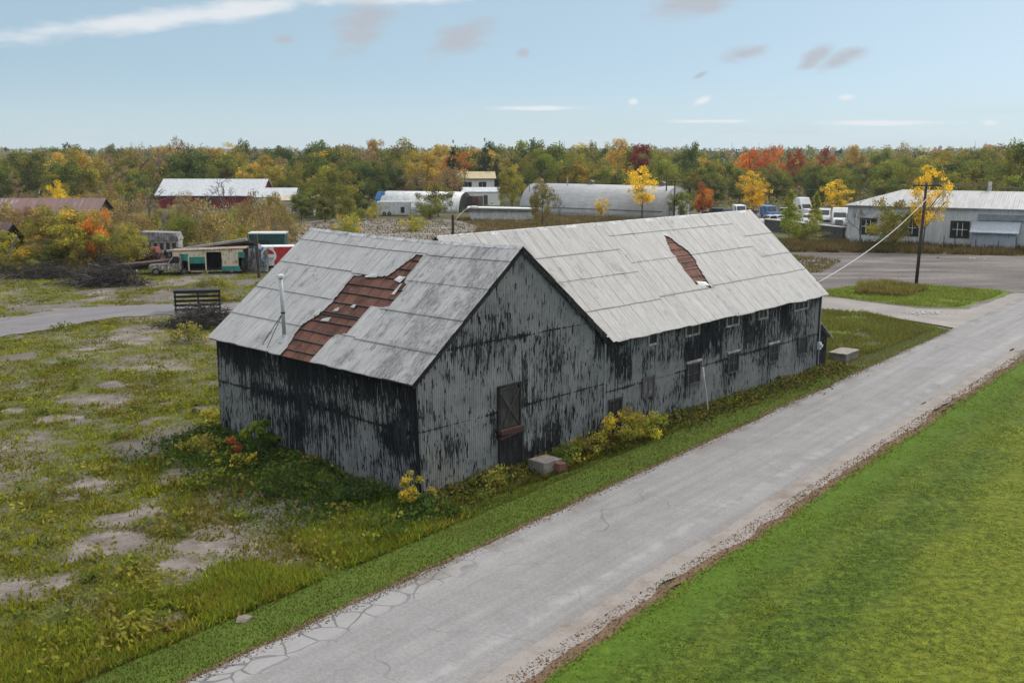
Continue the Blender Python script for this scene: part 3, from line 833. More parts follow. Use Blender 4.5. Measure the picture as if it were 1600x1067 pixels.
wall('wing_rear_wall', [(BW, -.15), (WL - .13, -.15), (WL - .13, WHE - .03), (BW, WHE - .03)], 'x', WD - .12, .12, M_SIDE)
wall('inner_side_wall', [(WD + .01, -.15), (BL - .13, -.15), (BL - .13, HE), (WD + .01, HE)], 'y', BW - .12, .118, M_SIDE)

SB = math.hypot(BW / 2, HR - HE); cb, sb = (BW / 2) / SB, (HR - HE) / SB
def sagb(s): return -.10 * math.sin(PI * max(0, min(1, s / BL)))
def left_b(s, t, h): return (BW / 2 - t * cb - h * sb, s, HR - t * sb + h * cb + sagb(s) * (1 - t / 8))
def right_b(s, t, h): return (BW / 2 + t * cb + h * sb, s, HR - t * sb + h * cb + sagb(s) * (1 - t / 8))
SW_ = math.hypot(WD / 2, WHR - WHE); cw, sw_ = (WD / 2) / SW_, (WHR - WHE) / SW_
def eave_wave(s, t): return -.05 * (t / SW_) * mnoise.noise(Vector((s * .45, 1.0, 6.0)))
def front_w(s, t, h): return (s, WD / 2 - t * cw - h * sw_, WHR - t * sw_ + h * cw + eave_wave(s, t))
def rear_w(s, t, h): return (s, WD / 2 + t * cw + h * sw_, WHR - t * sw_ + h * cw)
# where the two roofs meet
def keep_front(s, t): return (WHR - t * sw_) > HR - (s - BW / 2) * (HR - HE) / (BW / 2) - .03 or s > BW + .05
def keep_rear(s, t): return (WHR - t * sw_) > HR - (s - BW / 2) * (HR - HE) / (BW / 2) - .03 or s > BW + .05
def keep_right(s, t):                              # block's right slope: cut where it dips under the wing
    if s > WD: return True
    zb = HR - t * sb
    zw = WHR - abs(s - WD / 2) * (WHR - WHE) / (WD / 2)
    return zb > zw - .05 or s < .25
TB = SB + .36 / cb; TW = SW_ + .40 / cw
HOLEB = [(5.52, .88), (5.05, .92), (4.96, 1.7), (4.9, 2.5), (4.86, 2.62), (4.62, 2.75), (4.42, 4.1), (5.0, 4.22), (5.58, 4.22), (5.62, 5.9), (6.1, 6.0), (6.22, 6.2), (6.3, 7.2), (6.38, 8.2),
         (8.3, 8.2), (8.36, 7.3), (8.5, 6.9), (8.74, 6.05), (8.3, 5.3), (8.12, 4.42), (8.22, 3.4), (8.33, 2.62), (7.7, 2.52), (7.3, 2.66), (6.93, 2.6), (6.5, 2.5), (6.15, 2.4), (5.8, 1.6)]
HOLEW = [(21.85, 1.28), (22.16, 1.42), (22.30, 1.75), (22.62, 2.3), (22.78, 2.85), (22.55, 3.5), (22.35, 4.15), (22.2, 4.7), (21.99, 5.28), (21.4, 5.05), (20.92, 4.95), (21.0, 4.1), (21.12, 3.2), (21.3, 2.95), (21.2, 2.6), (21.5, 1.9)]
def jag(poly, amp, step, seed):
    r = random.Random(seed); out_ = []
    for i in range(len(poly)):
        a, b = Vector(poly[i]), Vector(poly[(i + 1) % len(poly)]); L = (b - a).length
        k = max(1, int(L / step)); nn_ = Vector((-(b - a).y, (b - a).x)).normalized()
        for q_ in range(k):
            p_ = a.lerp(b, q_ / k) + (nn_ * r.uniform(-amp, amp) if q_ else Vector((0, 0)))
            out_.append((p_.x, p_.y))
    return out_
HOLEB = jag(HOLEB, .05, .22, 4); HOLEW = jag(HOLEW, .09, .2, 6)
roof_slope('roof', left_b, -.13, BL + .13, TB, M_ROOFB, barn, [(-1, [0, .86, 2.55, 4.3, 6.1]), (4.9, [0, .80, 2.5, 4.25, 6.03]), (8.6, [0, .76, 2.42, 4.22, 6.0])], .84, HOLEB, None, .05, .1, .015, 3, .03)
roof_slope('roof', right_b, -.13, BL + .13, TB, M_ROOFB, barn, [0, .82, 2.5, 4.25, 6.03], .84, None, keep_right, .05, .2, .015, 5, .03)
roof_slope('wing_roof', front_w, BW / 2, WL + .13, TW, M_ROOFW, barn, [(0, [0, 1.9, 3.53, 5.42]), (17.3, [0, .94, 2.95, 5.27]), (22.25, [0, .98, 2.90, 5.18]), (29.3, [0, 2.0, 3.7, 5.15])], .86, HOLEW, keep_front, .05, .12, .015, 8, .035)
roof_slope('wing_roof', rear_w, BW / 2, WL + .13, TW, M_ROOFW, barn, [0, .98, 2.9, 5.2], .86, None, keep_rear, .05, .3, .015, 9, .03)
flat_slope('roof_boards', left_b, -.05, BL + .05, TB - .04, 0.0, M_SHEATH, barn)
flat_slope('wing_roof_boards', front_w, 12.4, WL + .05, TW - .06, 0.0, M_SHEATH, barn, lambda s, t: True)
def battens(name, fn, t_list, spans, mat):
    for t in t_list:
        sp_ = spans(t)
        if sp_ is None: continue
        a, b = sp_
        mb_ = MB(); k = max(1, int((b - a) / .7)); p_ = random.uniform(-.03, .03)
        for i in range(k):
            q_ = p_ + random.uniform(-.015, .015)
            mb_.beam(fn(a + (b - a) * i / k, t + p_, .035), fn(a + (b - a) * (i + 1) / k, t + q_, .035), .09, .035); p_ = q_
        mb_.build(name, mat, barn)
def span_of(hole):
    def f(t):
        xs = [s for s in np.arange(0, 33, .05) if pip((float(s), t), hole)]
        return (min(xs) - .05, max(xs) + .05) if len(xs) > 3 else None
    return f
battens('batten', left_b, [1.22, 1.83, 2.44, 3.05, 3.66, 4.27, 4.88, 5.05, 5.49, 6.10, 6.71, 7.32], span_of(HOLEB), simple('old_batten', (.05, .04, .035), .9, var=.5, scale=4))
battens('wing_batten', front_w, [1.8, 2.3, 2.8, 3.3, 3.8, 4.3, 4.7], span_of(HOLEW), simple('pale_batten', (.17, .13, .11), .9, var=.4, scale=4))
# loose torn sheets in the openings
for i, (fn, s, t, w, h, a) in enumerate([(left_b, 7.05, 2.5, .8, .22, .2), (left_b, 5.2, 2.5, .5, .35, -.2), (left_b, 4.85, 3.1, .16, .7, .1), (left_b, 7.4, 4.75, .28, .2, .3), (left_b, 6.55, 4.4, .25, .18, 0), (left_b, 7.5, 5.4, .5, .2, .2),
                                       (left_b, 8.4, 5.1, .3, .35, .4), (front_w, 21.55, 4.95, .9, .35, .1), (front_w, 21.9, 1.25, .5, .2, .5)]):
    mb_ = MB()
    c_, s_ = math.cos(a), math.sin(a)
    pts = []
    for (p, q_) in ((-.5, -.5), (.5, -.42), (.46, .5), (-.38, .44)):
        x, y = p * w, q_ * h
        pts.append(fn(s + x * c_ - y * s_, t + x * s_ + y * c_, .085 + .05 * (p * q_ > 0)))
    pts2 = [(p[0], p[1], p[2] - .012) for p in pts]
    mb_.add(pts + pts2, [(0, 1, 2, 3), (7, 6, 5, 4), (0, 4, 5, 1), (1, 5, 6, 2), (2, 6, 7, 3), (3, 7, 4, 0)])
    mb_.build('torn_sheet', simple('torn_sheet_metal', (.40, .40, .39), .55, .1, .3, 3), barn)
# ridge caps and dark rake boards
mb_ = MB()
pts = [(BW / 2, v, HR + .10 + sagb(v)) for v in np.linspace(-.14, BL + .14, 30)]
for a, b in zip(pts[:-1], pts[1:]):
    for sgn in (-1, 1):
        mb_.add([a, b, (b[0] + sgn * .17, b[1], b[2] - .125), (a[0] + sgn * .17, a[1], a[2] - .125)], [(0, 1, 2, 3)])
mb_.build('ridge_cap', M_ROOFB if False else simple('ridge_metal', (.36, .36, .37), .6, .1, .3, 2, dirt=(.12, .11, .11)), barn)
mb_ = MB()
for a, b in zip(np.linspace(BW / 2 + .1, WL + .13, 20)[:-1], np.linspace(BW / 2 + .1, WL + .13, 20)[1:]):
    for sgn in (-1, 1):
        mb_.add([(a, WD / 2, WHR + .105), (b, WD / 2, WHR + .105), (b, WD / 2 + sgn * .17, WHR - .035), (a, WD / 2 + sgn * .17, WHR - .035)], [(0, 1, 2, 3)])
mb_.build('wing_ridge_cap', simple('ridge_metal', (.36, .36, .37)), barn)
for fn, ts in ((right_b, TB), (left_b, TB)):
    mb_ = MB()
    k = 14
    for i in range(k):
        a, b = fn(-.08, ts * i / k, -.06), fn(-.08, ts * (i + .99) / k, -.06 - random.uniform(0, .02))
        mb_.beam(a, b, .05, .17)
    mb_.build('rake_board', M_BLACKWOOD, barn)
# sawtooth torn edge on the gable's right slope
mb_ = MB()
for i in range(9):
    t0 = 3.6 + i * .42
    a = right_b(-.12, t0, .06); b = right_b(-.12, t0 + .4, .03); c_ = right_b(-.12, t0 + .4, -.16 - .08 * (i % 3)); d_ = right_b(-.12, t0, -.12)
    mb_.add([a, b, c_, d_] + [(p[0], p[1] - .02, p[2]) for p in (a, b, c_, d_)], [(0, 1, 2, 3), (7, 6, 5, 4), (0, 4, 5, 1), (1, 5, 6, 2), (2, 6, 7, 3), (3, 7, 4, 0)])
mb_.build('torn_rake_edge', M_BLACKWOOD, barn)
for fn, a0, a1 in ((front_w, WL + .05, WL + .05),):
    mb_ = MB(); mb_.beam(fn(a0, .1, -.06), fn(a0, TW - .1, -.06), .05, .16); mb_.build('wing_rake_board', M_BLACKWOOD, barn)
# bent flashing on the wing's far eave corner
mb_ = MB()
for i, (t, w) in enumerate(((4.6, .5), (5.1, .5), (5.6, .5), (6.2, .5), (6.75, .45))):
    p0, p1, p2, p3 = front_w(WL - .25, t, .085), front_w(WL + .32, t, .04), front_w(WL + .34, t + .47, .03), front_w(WL - .25, t + .47, .075)
    mb_.add([p0, p1, p2, p3] + [(p[0], p[1], p[2] - .015) for p in (p0, p1, p2, p3)], [(0, 1, 2, 3), (7, 6, 5, 4), (0, 4, 5, 1), (1, 5, 6, 2), (2, 6, 7, 3), (3, 7, 4, 0)])
mb_.build('eave_flashing', M_GALV, barn)
# foundation skirt
mb_ = MB(); mb_.box(.2, BW, -.05, -.006, -.2, .08); mb_.box(BW, WL, -.04, -.006, -.2, .05); mb_.build('foundation', M_BLACKWOOD, barn)
mb_ = MB(); mb_.box(WL - .12, WL + .05, -.05, .10, -.1, 4.85); mb_.build('corner_post', M_BLACKWOOD, barn)

def window(u0, u1, z0, z1, frame_mat, pane, nv=2, nh=1, fw=.09, awning=False):
    y = -.012
    fr = MB()
    fr.box(u0, u1, y - .06, y, z0, z0 + fw); fr.box(u0, u1, y - .06, y, z1 - fw, z1)
    fr.box(u0, u0 + fw, y - .06, y, z0 + fw, z1 - fw); fr.box(u1 - fw, u1, y - .06, y, z0 + fw, z1 - fw)
    for k in range(1, nv):
        c_ = u0 + (u1 - u0) * k / nv; fr.box(c_ - .025, c_ + .025, y - .045, y, z0 + fw, z1 - fw)
    for k in range(1, nh):
        c_ = z0 + (z1 - z0) * k / nh; fr.box(u0 + fw, u1 - fw, y - .04, y, c_ - .025, c_ + .025)
    f_ = fr.build('window', frame_mat, barn)
    p = MB(); p.box(u0 + fw * .5, u1 - fw * .5, y - .02, y - .005, z0 + fw * .5, z1 - fw * .5)
    p.build('pane', pane, f_)
    if awning:
        a_ = MB(); a_.box(u0 - .12, u1 + .05, y - .09, y, z1 + .02, z1 + .12); a_.build('lintel', M_WFRAME, f_)
    return f_
M_MUR = simple('dirty_curtain_glass', (.24, .235, .22), .4, var=.5, scale=2.5, dirt=(.05, .05, .05), dirt_amt=1.1)
for (u0, u1, nv) in ((14.75, 15.55, 1), (17.95, 19.25, 2), (21.8, 23.1, 2), (25.15, 26.15, 2), (29.2, 30.95, 3)):
    window(u0, u1, 4.02, 4.72, M_WFRAME, M_GLASS, nv, 1, .10)
window(14.35, 15.4, 1.5, 2.5, M_DARKFRAME, M_MUR, 2, 1, .11)
window(18.25, 19.45, 1.45, 2.6, M_DARKFRAME, M_GLASS, 2, 2, .09, True)
window(22.15, 23.25, 1.45, 2.55, M_DARKFRAME, M_GLASS, 2, 2, .09, True)
window(26.5, 27.6, 1.35, 2.43, M_DARKFRAME, M_GLASS, 2, 2, .09, True)
window(29.95, 31.05, 1.28, 2.4, M_DARKFRAME, M_GLASS, 1, 1, .07)
# small door by the inner corner
d_ = MB(); d_.box(11.85, 12.7, -.05, -.003, .0, 1.8); d_ = d_.build('small_door', M_BLACKWOOD, barn)
f_ = MB(); f_.box(11.78, 12.78, -.08, -.003, 1.8, 1.9); f_.box(11.78, 11.85, -.08, -.003, 0, 1.8); f_.box(12.7, 12.78, -.08, -.003, 0, 1.8); f_.build('door_frame', M_GREYWOOD, d_)
# hatch with cross bracing above the door
hp = MB(); hp.box(4.42, 5.58, -.05, -.004, 1.98, 3.62)
for i in range(1, 6): hp.box(4.42 + i * .193 - .008, 4.42 + i * .193 + .008, -.056, -.05, 1.98, 3.62)
hp = hp.build('hatch', M_GREYWOOD, barn)
fr = MB()
fr.box(4.30, 4.42, -.10, -.004, 1.9, 3.72); fr.box(5.58, 5.70, -.10, -.004, 1.9, 3.72); fr.box(4.30, 5.70, -.11, -.004, 3.72, 3.82)
fr.build('hatch_frame', M_BLACKWOOD, hp)
br = MB(); br.beam((4.45, -.075, 3.55), (5.55, -.075, 2.1), .03, .10); br.beam((5.55, -.085, 3.55), (5.0, -.085, 2.75), .03, .10); br.beam((5.0, -.08, 2.75), (4.6, -.08, 2.05), .03, .09); br.build('brace', M_GREYWOOD, hp)
sl = MB(); sl.box(4.34, 5.72, -.24, -.02, 1.76, 1.95); sl.beam((4.3, -.16, 1.62), (5.7, -.2, 1.80), .1, .12); sl.build('hatch_sill', M_REDWOOD, hp)
dr = MB(); dr.box(4.48, 5.72, -.05, -.004, -.05, 1.66)
for i in range(1, 7): dr.box(4.48 + i * .177 - .008, 4.48 + i * .177 + .008, -.056, -.05, -.05, 1.66)
dr = dr.build('door', M_BLACKWOOD, barn)
fr = MB(); fr.box(4.36, 4.48, -.09, -.004, -.05, 1.7); fr.box(5.72, 5.84, -.09, -.004, -.05, 1.7); fr.box(4.36, 5.84, -.085, -.004, 1.70, 1.755); fr.build('door_frame', M_BLACKWOOD, dr)
# corner trim boards
cb_ = MB(); cb_.box(BW - .06, BW + .06, -.03, -.002, 0, 4.75); cb_.build('corner_board', simple('corner_metal', (.16, .18, .195), .7, var=.35, scale=3), barn)
# stove pipe
zb = HR - 6.87 * sb; ub = BW / 2 - 6.87 * cb
sp_ = MB(); sp_.tube([(ub, 9.05, zb - .05), (ub - .02, 9.06, zb + 1.3), (ub - .05, 9.09, zb + 2.75)], .085, 12)
sp_ = sp_.build('stove_pipe', M_GALV, barn, smooth=True)
c_ = MB(); c_.tube([(ub - .05, 9.09, zb + 2.75), (ub - .05, 9.09, zb + 2.85), (ub - .05, 9.09, zb + 2.9)], [.15, .15, .08], 12); c_.build('pipe_cap', simple('white_cap', (.6, .6, .6), .6), sp_)
c_ = MB(); c_.tube([(ub, 9.05, zb - .08), (ub, 9.05, zb + .12), (ub, 9.05, zb + .25)], [.30, .14, .09], 10); c_.build('flashing', M_GALV, sp_)
c_ = MB(); c_.tube([(ub - .02, 9.06, zb + 1.18), (ub - .02, 9.06, zb + 1.25)], .1, 12); c_.build('clamp', M_BLACKSTEEL, sp_)
for dv in (.55, 1.05):
    c_ = MB()
    tt = 7.55 if dv < .7 else 7.45
    c_.tube([(ub - .02, 9.08, zb + 1.2), left_b(9.05 + dv, tt, .06)], .016, 5); c_.build('stay_rod', M_BLACKSTEEL, sp_)
# lean-to porch on the far end
le = MB(); le.add([(WL + .01, .22, -.1), (WL + 1.6, .22, -.1), (WL + 1.6, .22, 1.9), (WL + .01, .22, 3.0), (WL + .01, 3.8, -.1), (WL + 1.6, 3.8, -.1), (WL + 1.6, 3.8, 1.9), (WL + .01, 3.8, 3.0)],
                  [(0, 1, 2, 3), (5, 4, 7, 6), (1, 5, 6, 2), (0, 3, 7, 4), (3, 2, 6, 7)])
le = le.build('lean_to', M_TARDARK, barn)
lr = MB()
for i in range(6):
    y0 = .06 + i * .66; dz = .012 * (i % 2)
    a = [(WL + .02, y0, 3.12 + dz), (WL + 2.0, y0, 1.76 + dz), (WL + 2.0, y0 + .65, 1.76 + dz), (WL + .02, y0 + .65, 3.12 + dz)]
    lr.add(a + [(p[0], p[1], p[2] - .03) for p in a], [(0, 1, 2, 3), (7, 6, 5, 4), (0, 4, 5, 1), (1, 5, 6, 2), (2, 6, 7, 3), (3, 7, 4, 0)])
    lr.beam((WL + .03, y0, 3.14), (WL + 2.0, y0, 1.79), .05, .04)
lr.build('lean_to_roof', simple('lean_to_sheet', (.42, .41, .41), .6, .05, .35, 1.5, dirt=(.16, .13, .12), dirt_amt=.6), le)
# meter box on the far corner
mtr = MB(); mtr.box(WL - .25, WL + .02, -.22, -.05, 1.35, 1.8); mtr.tube([(WL - .11, -.22, 1.6), (WL - .11, -.34, 1.6)], .1, 10)
mtr = mtr.build('meter_box', simple('meter_grey', (.42, .43, .44), .5), barn)
c_ = MB(); c_.tube([(WL - .1, -.12, 1.8), (WL - .1, -.12, 4.6)], .03, 6); c_.tube([(WL - .1, -.12, 1.36), (WL - .1, -.12, .0)], .025, 6); c_.build('conduit', M_GALV, mtr)

# ------------------------------------------------------------------ leaves and trees
def leaf_quads(c, size, nrm_bias, cols, rng, aspect=.6):
    n = len(c)
    nn = rng.normal(size=(n, 3)) + nrm_bias
    nn /= np.linalg.norm(nn, axis=1)[:, None] + 1e-9
    r = rng.normal(size=(n, 3))
    a = np.cross(nn, r); a /= np.linalg.norm(a, axis=1)[:, None] + 1e-9
    b = np.cross(nn, a)
    s = size[:, None]
    v = np.stack([c - a * s * .5, c - b * s * .5 * aspect + a * s * .05, c + a * s * .5, c + b * s * .5 * aspect - a * s * .05], 1)
    return v.reshape(-1, 3), np.repeat(cols, 4, 0)

def crown(rng, h, r, base, ncl, nleaf, leaf, pal, shape='round', clr=.30, sparse=0.0, flat=1.0):
    """leaf clumps through the crown's volume"""
    cz, rz = (h + base) / 2, (h - base) / 2
    cen = []
    while len(cen) < ncl:
        p = rng.uniform(-1, 1, 3)
        d = np.linalg.norm(p)
        if d > 1 or (d < .45 and rng.random() < .6): continue
        zz = p[2]
        if shape == 'cone': k = (1 - (zz + 1) / 2) ** .9 * 1.15 + .04
        elif shape == 'column': k = .75 + .25 * (1 - abs(zz))
        elif shape == 'vase': k = .55 + .45 * (zz + 1) / 2
        elif shape == 'low': k = 1.0
        else: k = 1.0
        wob = 1 + .22 * math.sin(3 * math.atan2(p[1], p[0]) + h) + .15 * rng.normal()
        cen.append((p[0] * r * k * wob, p[1] * r * k * wob, cz + zz * rz * (1 + .1 * rng.normal())))
    cen = np.array(cen)
    cr = clr * r * rng.uniform(.55, 1.25, ncl)
    if shape == 'cone': cr *= np.clip(1.25 - (cen[:, 2] - base) / (h - base), .25, 1)
    wt = rng.uniform(1 - sparse, 1, ncl) * cr ** 2
    which = rng.choice(ncl, nleaf, p=wt / wt.sum())
    off = rng.normal(size=(nleaf, 3)); off /= np.linalg.norm(off, axis=1)[:, None]
    off *= (rng.uniform(0, 1, nleaf) ** .45)[:, None] * cr[which][:, None]
    off[:, 2] *= .75 * flat
    c = cen[which] + off
    c[:, 2] = np.maximum(c[:, 2], .05)
    pc = np.array([p[0] for p in pal]); pw = np.array([p[1] for p in pal], float); pw /= pw.sum()
    clump_col = pc[rng.choice(len(pal), ncl, p=pw)] * rng.uniform(.72, 1.28, (ncl, 1))
    leafcol = pc[rng.choice(len(pal), nleaf, p=pw)]
    cols = (clump_col[which] * .75 + leafcol * .25) * rng.uniform(.7, 1.3, (nleaf, 1)) * rng.uniform(.93, 1.07, (nleaf, 3))
    outw = off / (np.linalg.norm(off, axis=1)[:, None] + 1e-6) * .8 + np.array([0, 0, .5])
    v, cc = leaf_quads(c, leaf * rng.uniform(.6, 1.35, nleaf), outw, cols, rng)
    return v, cc, cen

def trunk_mesh(rng, h, base, cen, r0, mat, nl=9, n=6):
    mb_ = MB()
    top = base + (h - base) * .62
    k = 5
    pts = [(rng.normal() * .05 * i, rng.normal() * .05 * i, -.1 + top * i / k) for i in range(k + 1)]
    mb_.tube(pts, [r0 * (1.25 if i == 0 else 1 - .75 * i / k) for i in range(k + 1)], n)
    sel = rng.choice(len(cen), min(nl, len(cen)), replace=False)
    for i in sel:
        c = cen[i]
        z0 = min(top * .95, max(base * .7, c[2] - np.hypot(c[0], c[1]) * .9 - .3)); f = (z0 + .1) / (top + .1)
        j = min(k - 1, int(f * k)); p0 = Vector(pts[j]).lerp(Vector(pts[j + 1]), f * k - j)
        m_ = p0.lerp(Vector(c), .5) + Vector((0, 0, .1 * (c[2] - z0)))
        mb_.tube([p0, m_, c], [r0 * .42, r0 * .25, r0 * .07], 4)
    me = bpy.data.meshes.new('trunk'); me.from_pydata(mb_.v, [], mb_.f); me.update(); me.materials.append(mat)
    return me

def bare_mesh(rng, h, spread, r0, mat, levels=4, stems=1):
    mb_ = MB()
    def grow(p, d, L, r, lv):
        e = p + d * L
        m_ = p.lerp(e, .5) + Vector(rng.normal(size=3)) * L * .05
        mb_.tube([p, m_, e], [r, r * .8, r * .58], 5 if lv > 2 else 3)
        if lv == 0: return
        for _ in range(3 if lv > 1 else 4):
            a = Vector(rng.normal(size=3)) * spread + d
            a.z += .22; a.normalize()
            grow(p.lerp(e, rng.uniform(.45, 1)), a, L * rng.uniform(.55, .82), max(.022, r * .55), lv - 1)
    for _ in range(stems):
        d0 = Vector((rng.normal() * .25 * (stems > 1), rng.normal() * .25 * (stems > 1), 1)).normalized()
        grow(Vector((rng.normal() * .3 * (stems > 1), rng.normal() * .3 * (stems > 1), -.1)), d0, h * .36, r0, levels)
    me = bpy.data.meshes.new('bare_branches'); me.from_pydata(mb_.v, [], mb_.f); me.update(); me.materials.append(mat)
    return me

C_ = dict(ylw2=(.30, .25, .03), lime2=(.17, .20, .03), green=(.068, .088, .02), lime=(.12, .14, .022), dk=(.026, .042, .018), olive=(.125, .11, .03), ygreen=(.17, .165, .03), yellow=(.52, .36, .022), gold=(.30, .20, .04),
          brown=(.13, .085, .045), orange=(.40, .15, .025), rust=(.22, .08, .025), red=(.17, .035, .022), crimson=(.085, .014, .024), grey=(.12, .11, .085), straw=(.22, .17, .075), spruce=(.016, .030, .020))
def pal(**k): return [(C_[n], w) for n, w in k.items()]
# kind: (object name, h, r, base, clumps, leaves, leaf size, palette, shape, clump radius, sparse, trunk radius, words)
KIND = {
 'orange': ('maple_tree', 9, 4.0, .8, 40, 3600, .36, pal(orange=5, gold=3, ygreen=2), 'vase', .30, .4, .16),
 'green': ('leafy_tree', 10, 4.6, 1.2, 45, 5460, 0.41, pal(green=6, olive=2, dk=2), 'round', 0.31, 0.21, .22),
 'mid': ('leafy_tree', 10, 4.8, 1.2, 48, 5460, 0.41, pal(green=4, lime=2, olive=4), 'round', 0.30, 0.21, .22),
 'dark': ('leafy_tree', 10, 4.7, 1.0, 45, 5460, 0.41, pal(dk=6, green=3), 'round', 0.32, 0.14, .24),
 'olive': ('leafy_tree', 9, 4.4, 1.0, 45, 4830, 0.37, pal(olive=6, ygreen=2, green=2, brown=1), 'round', 0.29, 0.35, .2),
 'yellowing': ('leafy_tree', 9.5, 4.3, 1.2, 45, 4830, 0.37, pal(ygreen=5, olive=3, gold=2), 'round', 0.29, 0.28, .2),
 'gold': ('leafy_tree', 11, 4.6, 1.4, 48, 5250, 0.38, pal(gold=5, olive=2, straw=2), 'vase', 0.29, 0.28, .22),
 'brown': ('thinning_tree', 9, 4.2, 1.0, 48, 3570, 0.31, pal(brown=5, grey=3, straw=2, olive=1), 'round', 0.27, 0.42, .2),
 'rust': ('maple_tree', 10.5, 4.6, 1.4, 48, 5460, 0.38, pal(rust=5, orange=2, red=2, gold=1), 'round', 0.30, 0.21, .22),
 'red': ('maple_tree', 10.5, 4.5, 1.2, 48, 5460, 0.38, pal(red=6, crimson=2, rust=1), 'round', 0.30, 0.21, .22),
 'crimson': ('maple_tree', 11, 4.6, 1.4, 48, 5880, 0.37, pal(crimson=6, red=1), 'round', 0.30, 0.14, .22),
 'spruce': ('conifer', 13, 2.6, .6, 81, 5460, 0.33, pal(spruce=6, dk=2), 'cone', 0.43, 0.14, .2),
 'yellow': ('yellow_tree', 9.5, 3.5, 2.6, 62, 3780, 0.25, pal(yellow=6, gold=2, ygreen=1), 'vase', 0.24, 0.49, .13),
 'poplar': ('slender_tree', 8, 1.5, .4, 60, 3600, 0.26, pal(lime2=5, ygreen=3), 'cone', 0.43, 0.28, .1),
 'shrub': ('shrub', 3.2, 2.6, .0, 35, 3150, 0.24, pal(green=4, olive=4, lime=1), 'low', 0.33, 0.28, .06),
 'yshrub': ('shrub', 3.0, 2.2, .0, 35, 2940, 0.21, pal(ygreen=5, lime=3, gold=2), 'low', 0.33, 0.28, .05),
 'bshrub': ('shrub', 3.0, 2.6, .0, 40, 2730, 0.19, pal(brown=4, straw=3, olive=2, grey=2), 'low', 0.31, 0.42, .05),
}
PROTO = {}
def proto(kind, var):
    key = (kind, var)
    if key in PROTO: return PROTO[key]
    nm, h, r, base, ncl, nl, leaf, p, shp, clr, sparse, tr = KIND[kind]
    rng = np.random.default_rng(abs(hash(kind)) % 1000 + var * 77 if False else sum(map(ord, kind)) * 13 + var * 77)
    v, c, cen = crown(rng, h, r, base, ncl, nl, leaf, p, shp, clr, sparse)
    cm = np_mesh('crown', v, 4, c, M_LEAF)
    tm = trunk_mesh(rng, h, max(base, .4), cen, tr, M_BARK, 12 if sparse > .4 else 7)
    PROTO[key] = (nm, h, r, cm, tm)
    return PROTO[key]
BARES = [bare_mesh(np.random.default_rng(s), 8, .55, .14, M_BARE, 4) for s in (1, 2, 3)]
BARE_SH = [bare_mesh(np.random.default_rng(s), 5, .6, .07, M_BARE, 3, 4) for s in (5, 6)]

def tree(kind, x, y, h, w=None, label=None, group=None, var=None, z=0.0, cat='tree'):
    """w: crown width"""
    rz = random.uniform(0, 2 * PI)
    if kind in ('bare', 'barebrush'):
        me = random.choice(BARES if kind == 'bare' else BARE_SH)
        top = max(v.co.z for v in me.vertices) if 'top' not in me else me['top']
        me['top'] = top
        nm = 'bare_tree' if kind == 'bare' else 'bare_shrub'
        o = link(nm, me); o.location = (x, y, z); o.rotation_euler.z = rz
        k = h / top; kw = k if w is None else w / (top * .85)
        o.scale = (kw, kw, k)
    else:
        nm, ph, pr, cm, tm = proto(kind, random.randint(0, 1) if var is None else var)
        o = empty(nm, (x, y, z), rz)
        link('trunk', tm, o); link('crown', cm, o)
        k = h / ph; kw = k if w is None else w / (2 * pr)
        o.scale = (kw, kw, k)
    tag(o, label, 'shrub' if 'shrub' in nm else cat, group)
    return o

def tree_px(kind, px, pyb, pyt, wpx=None, label=None, Y=None, **kw):
    Y = gy(pyb) if Y is None else Y
    h = zat(pyt, Y)
    w = None if wpx is None else wpx * (Y * cp + 2.2) / F
    return tree(kind, at(px, Y), Y, h, w, label, **kw)

# trees that stand out one by one
T = tree_px
T('yellow', 1003, 343, 260, 66, 'bright yellow tree with dark trunk before the big grey arched hut')
T('yellow', 1175, 346, 268, 64, 'broad golden yellow tree among the parked vehicles', Y=186)
T('yellow', 1442, 374, 260, 74, 'sparse tall yellow tree behind the utility pole', Y=135)
T('yellow', 1306, 350, 281, 56, 'rounded yellow tree beside the grey metal building corner', Y=196)
T('poplar', 1233, 372, 288, 36, 'taller slender lime green poplar by the low dark wall')
T('poplar', 1273, 368, 292, 26, 'narrow lime green poplar nearer the white lorry cab')
T('shrub', 1254, 380, 338, 48, 'grey green willow bush at the foot of the two poplars')
T('bare', 1344, 377, 312, 70, 'bare twiggy grey tree before the first window of the grey metal building', Y=143)
T('olive', 1396, 377, 300, 82, 'olive green tree standing before the grey metal building', Y=138)
T('olive', 847, 351, 283, 44, 'thin olive sapling tree before the arched hut left part')
T('bare', 874, 352, 302, 26, 'small bare forked tree beside the olive sapling')
T('yellow', 940, 348, 308, 30, 'short amber sapling before the big grey arched hut')
T('rust', 1097, 345, 288, 36, 'rusty red small tree at the arched hut gable')
T('mid', 1064, 342, 299, 40, 'green bush tree covering the arched hut gable')
T('crimson', 1000, 300, 228, 46, 'dark crimson maple above the big grey arched hut', Y=290)
T('gold', 962, 300, 211, 48, 'tall golden tree left of the crimson maple', Y=310)
T('olive', 925, 300, 210, 30, 'tall grey green poplar beside the golden tree', Y=330)
T('rust', 1172, 300, 232, 52, 'large orange red maple behind the parked vehicles', Y=290)
T('red', 1243, 290, 232, 36, 'dark red maple right of the large orange maple', Y=320)
T('red', 1290, 290, 229, 46, 'wide red maple before the golden topped tree', Y=330)
T('gold', 1333, 290, 223, 40, 'tall amber tree next to the wide red maple', Y=330)
T('rust', 1208, 290, 226, 36, 'brownish orange maple between the large orange maple and dark red maple', Y=335)
T('spruce', 758, 300, 216, 34, 'tall dark spruce standing alone above the white mobile home', Y=300)
T('spruce', 776, 300, 236, 20, 'shorter dark spruce beside the tall lone spruce', Y=290)
T('dark', 836, 300, 224, 58, 'broad dark tree right of the spruces', Y=300)
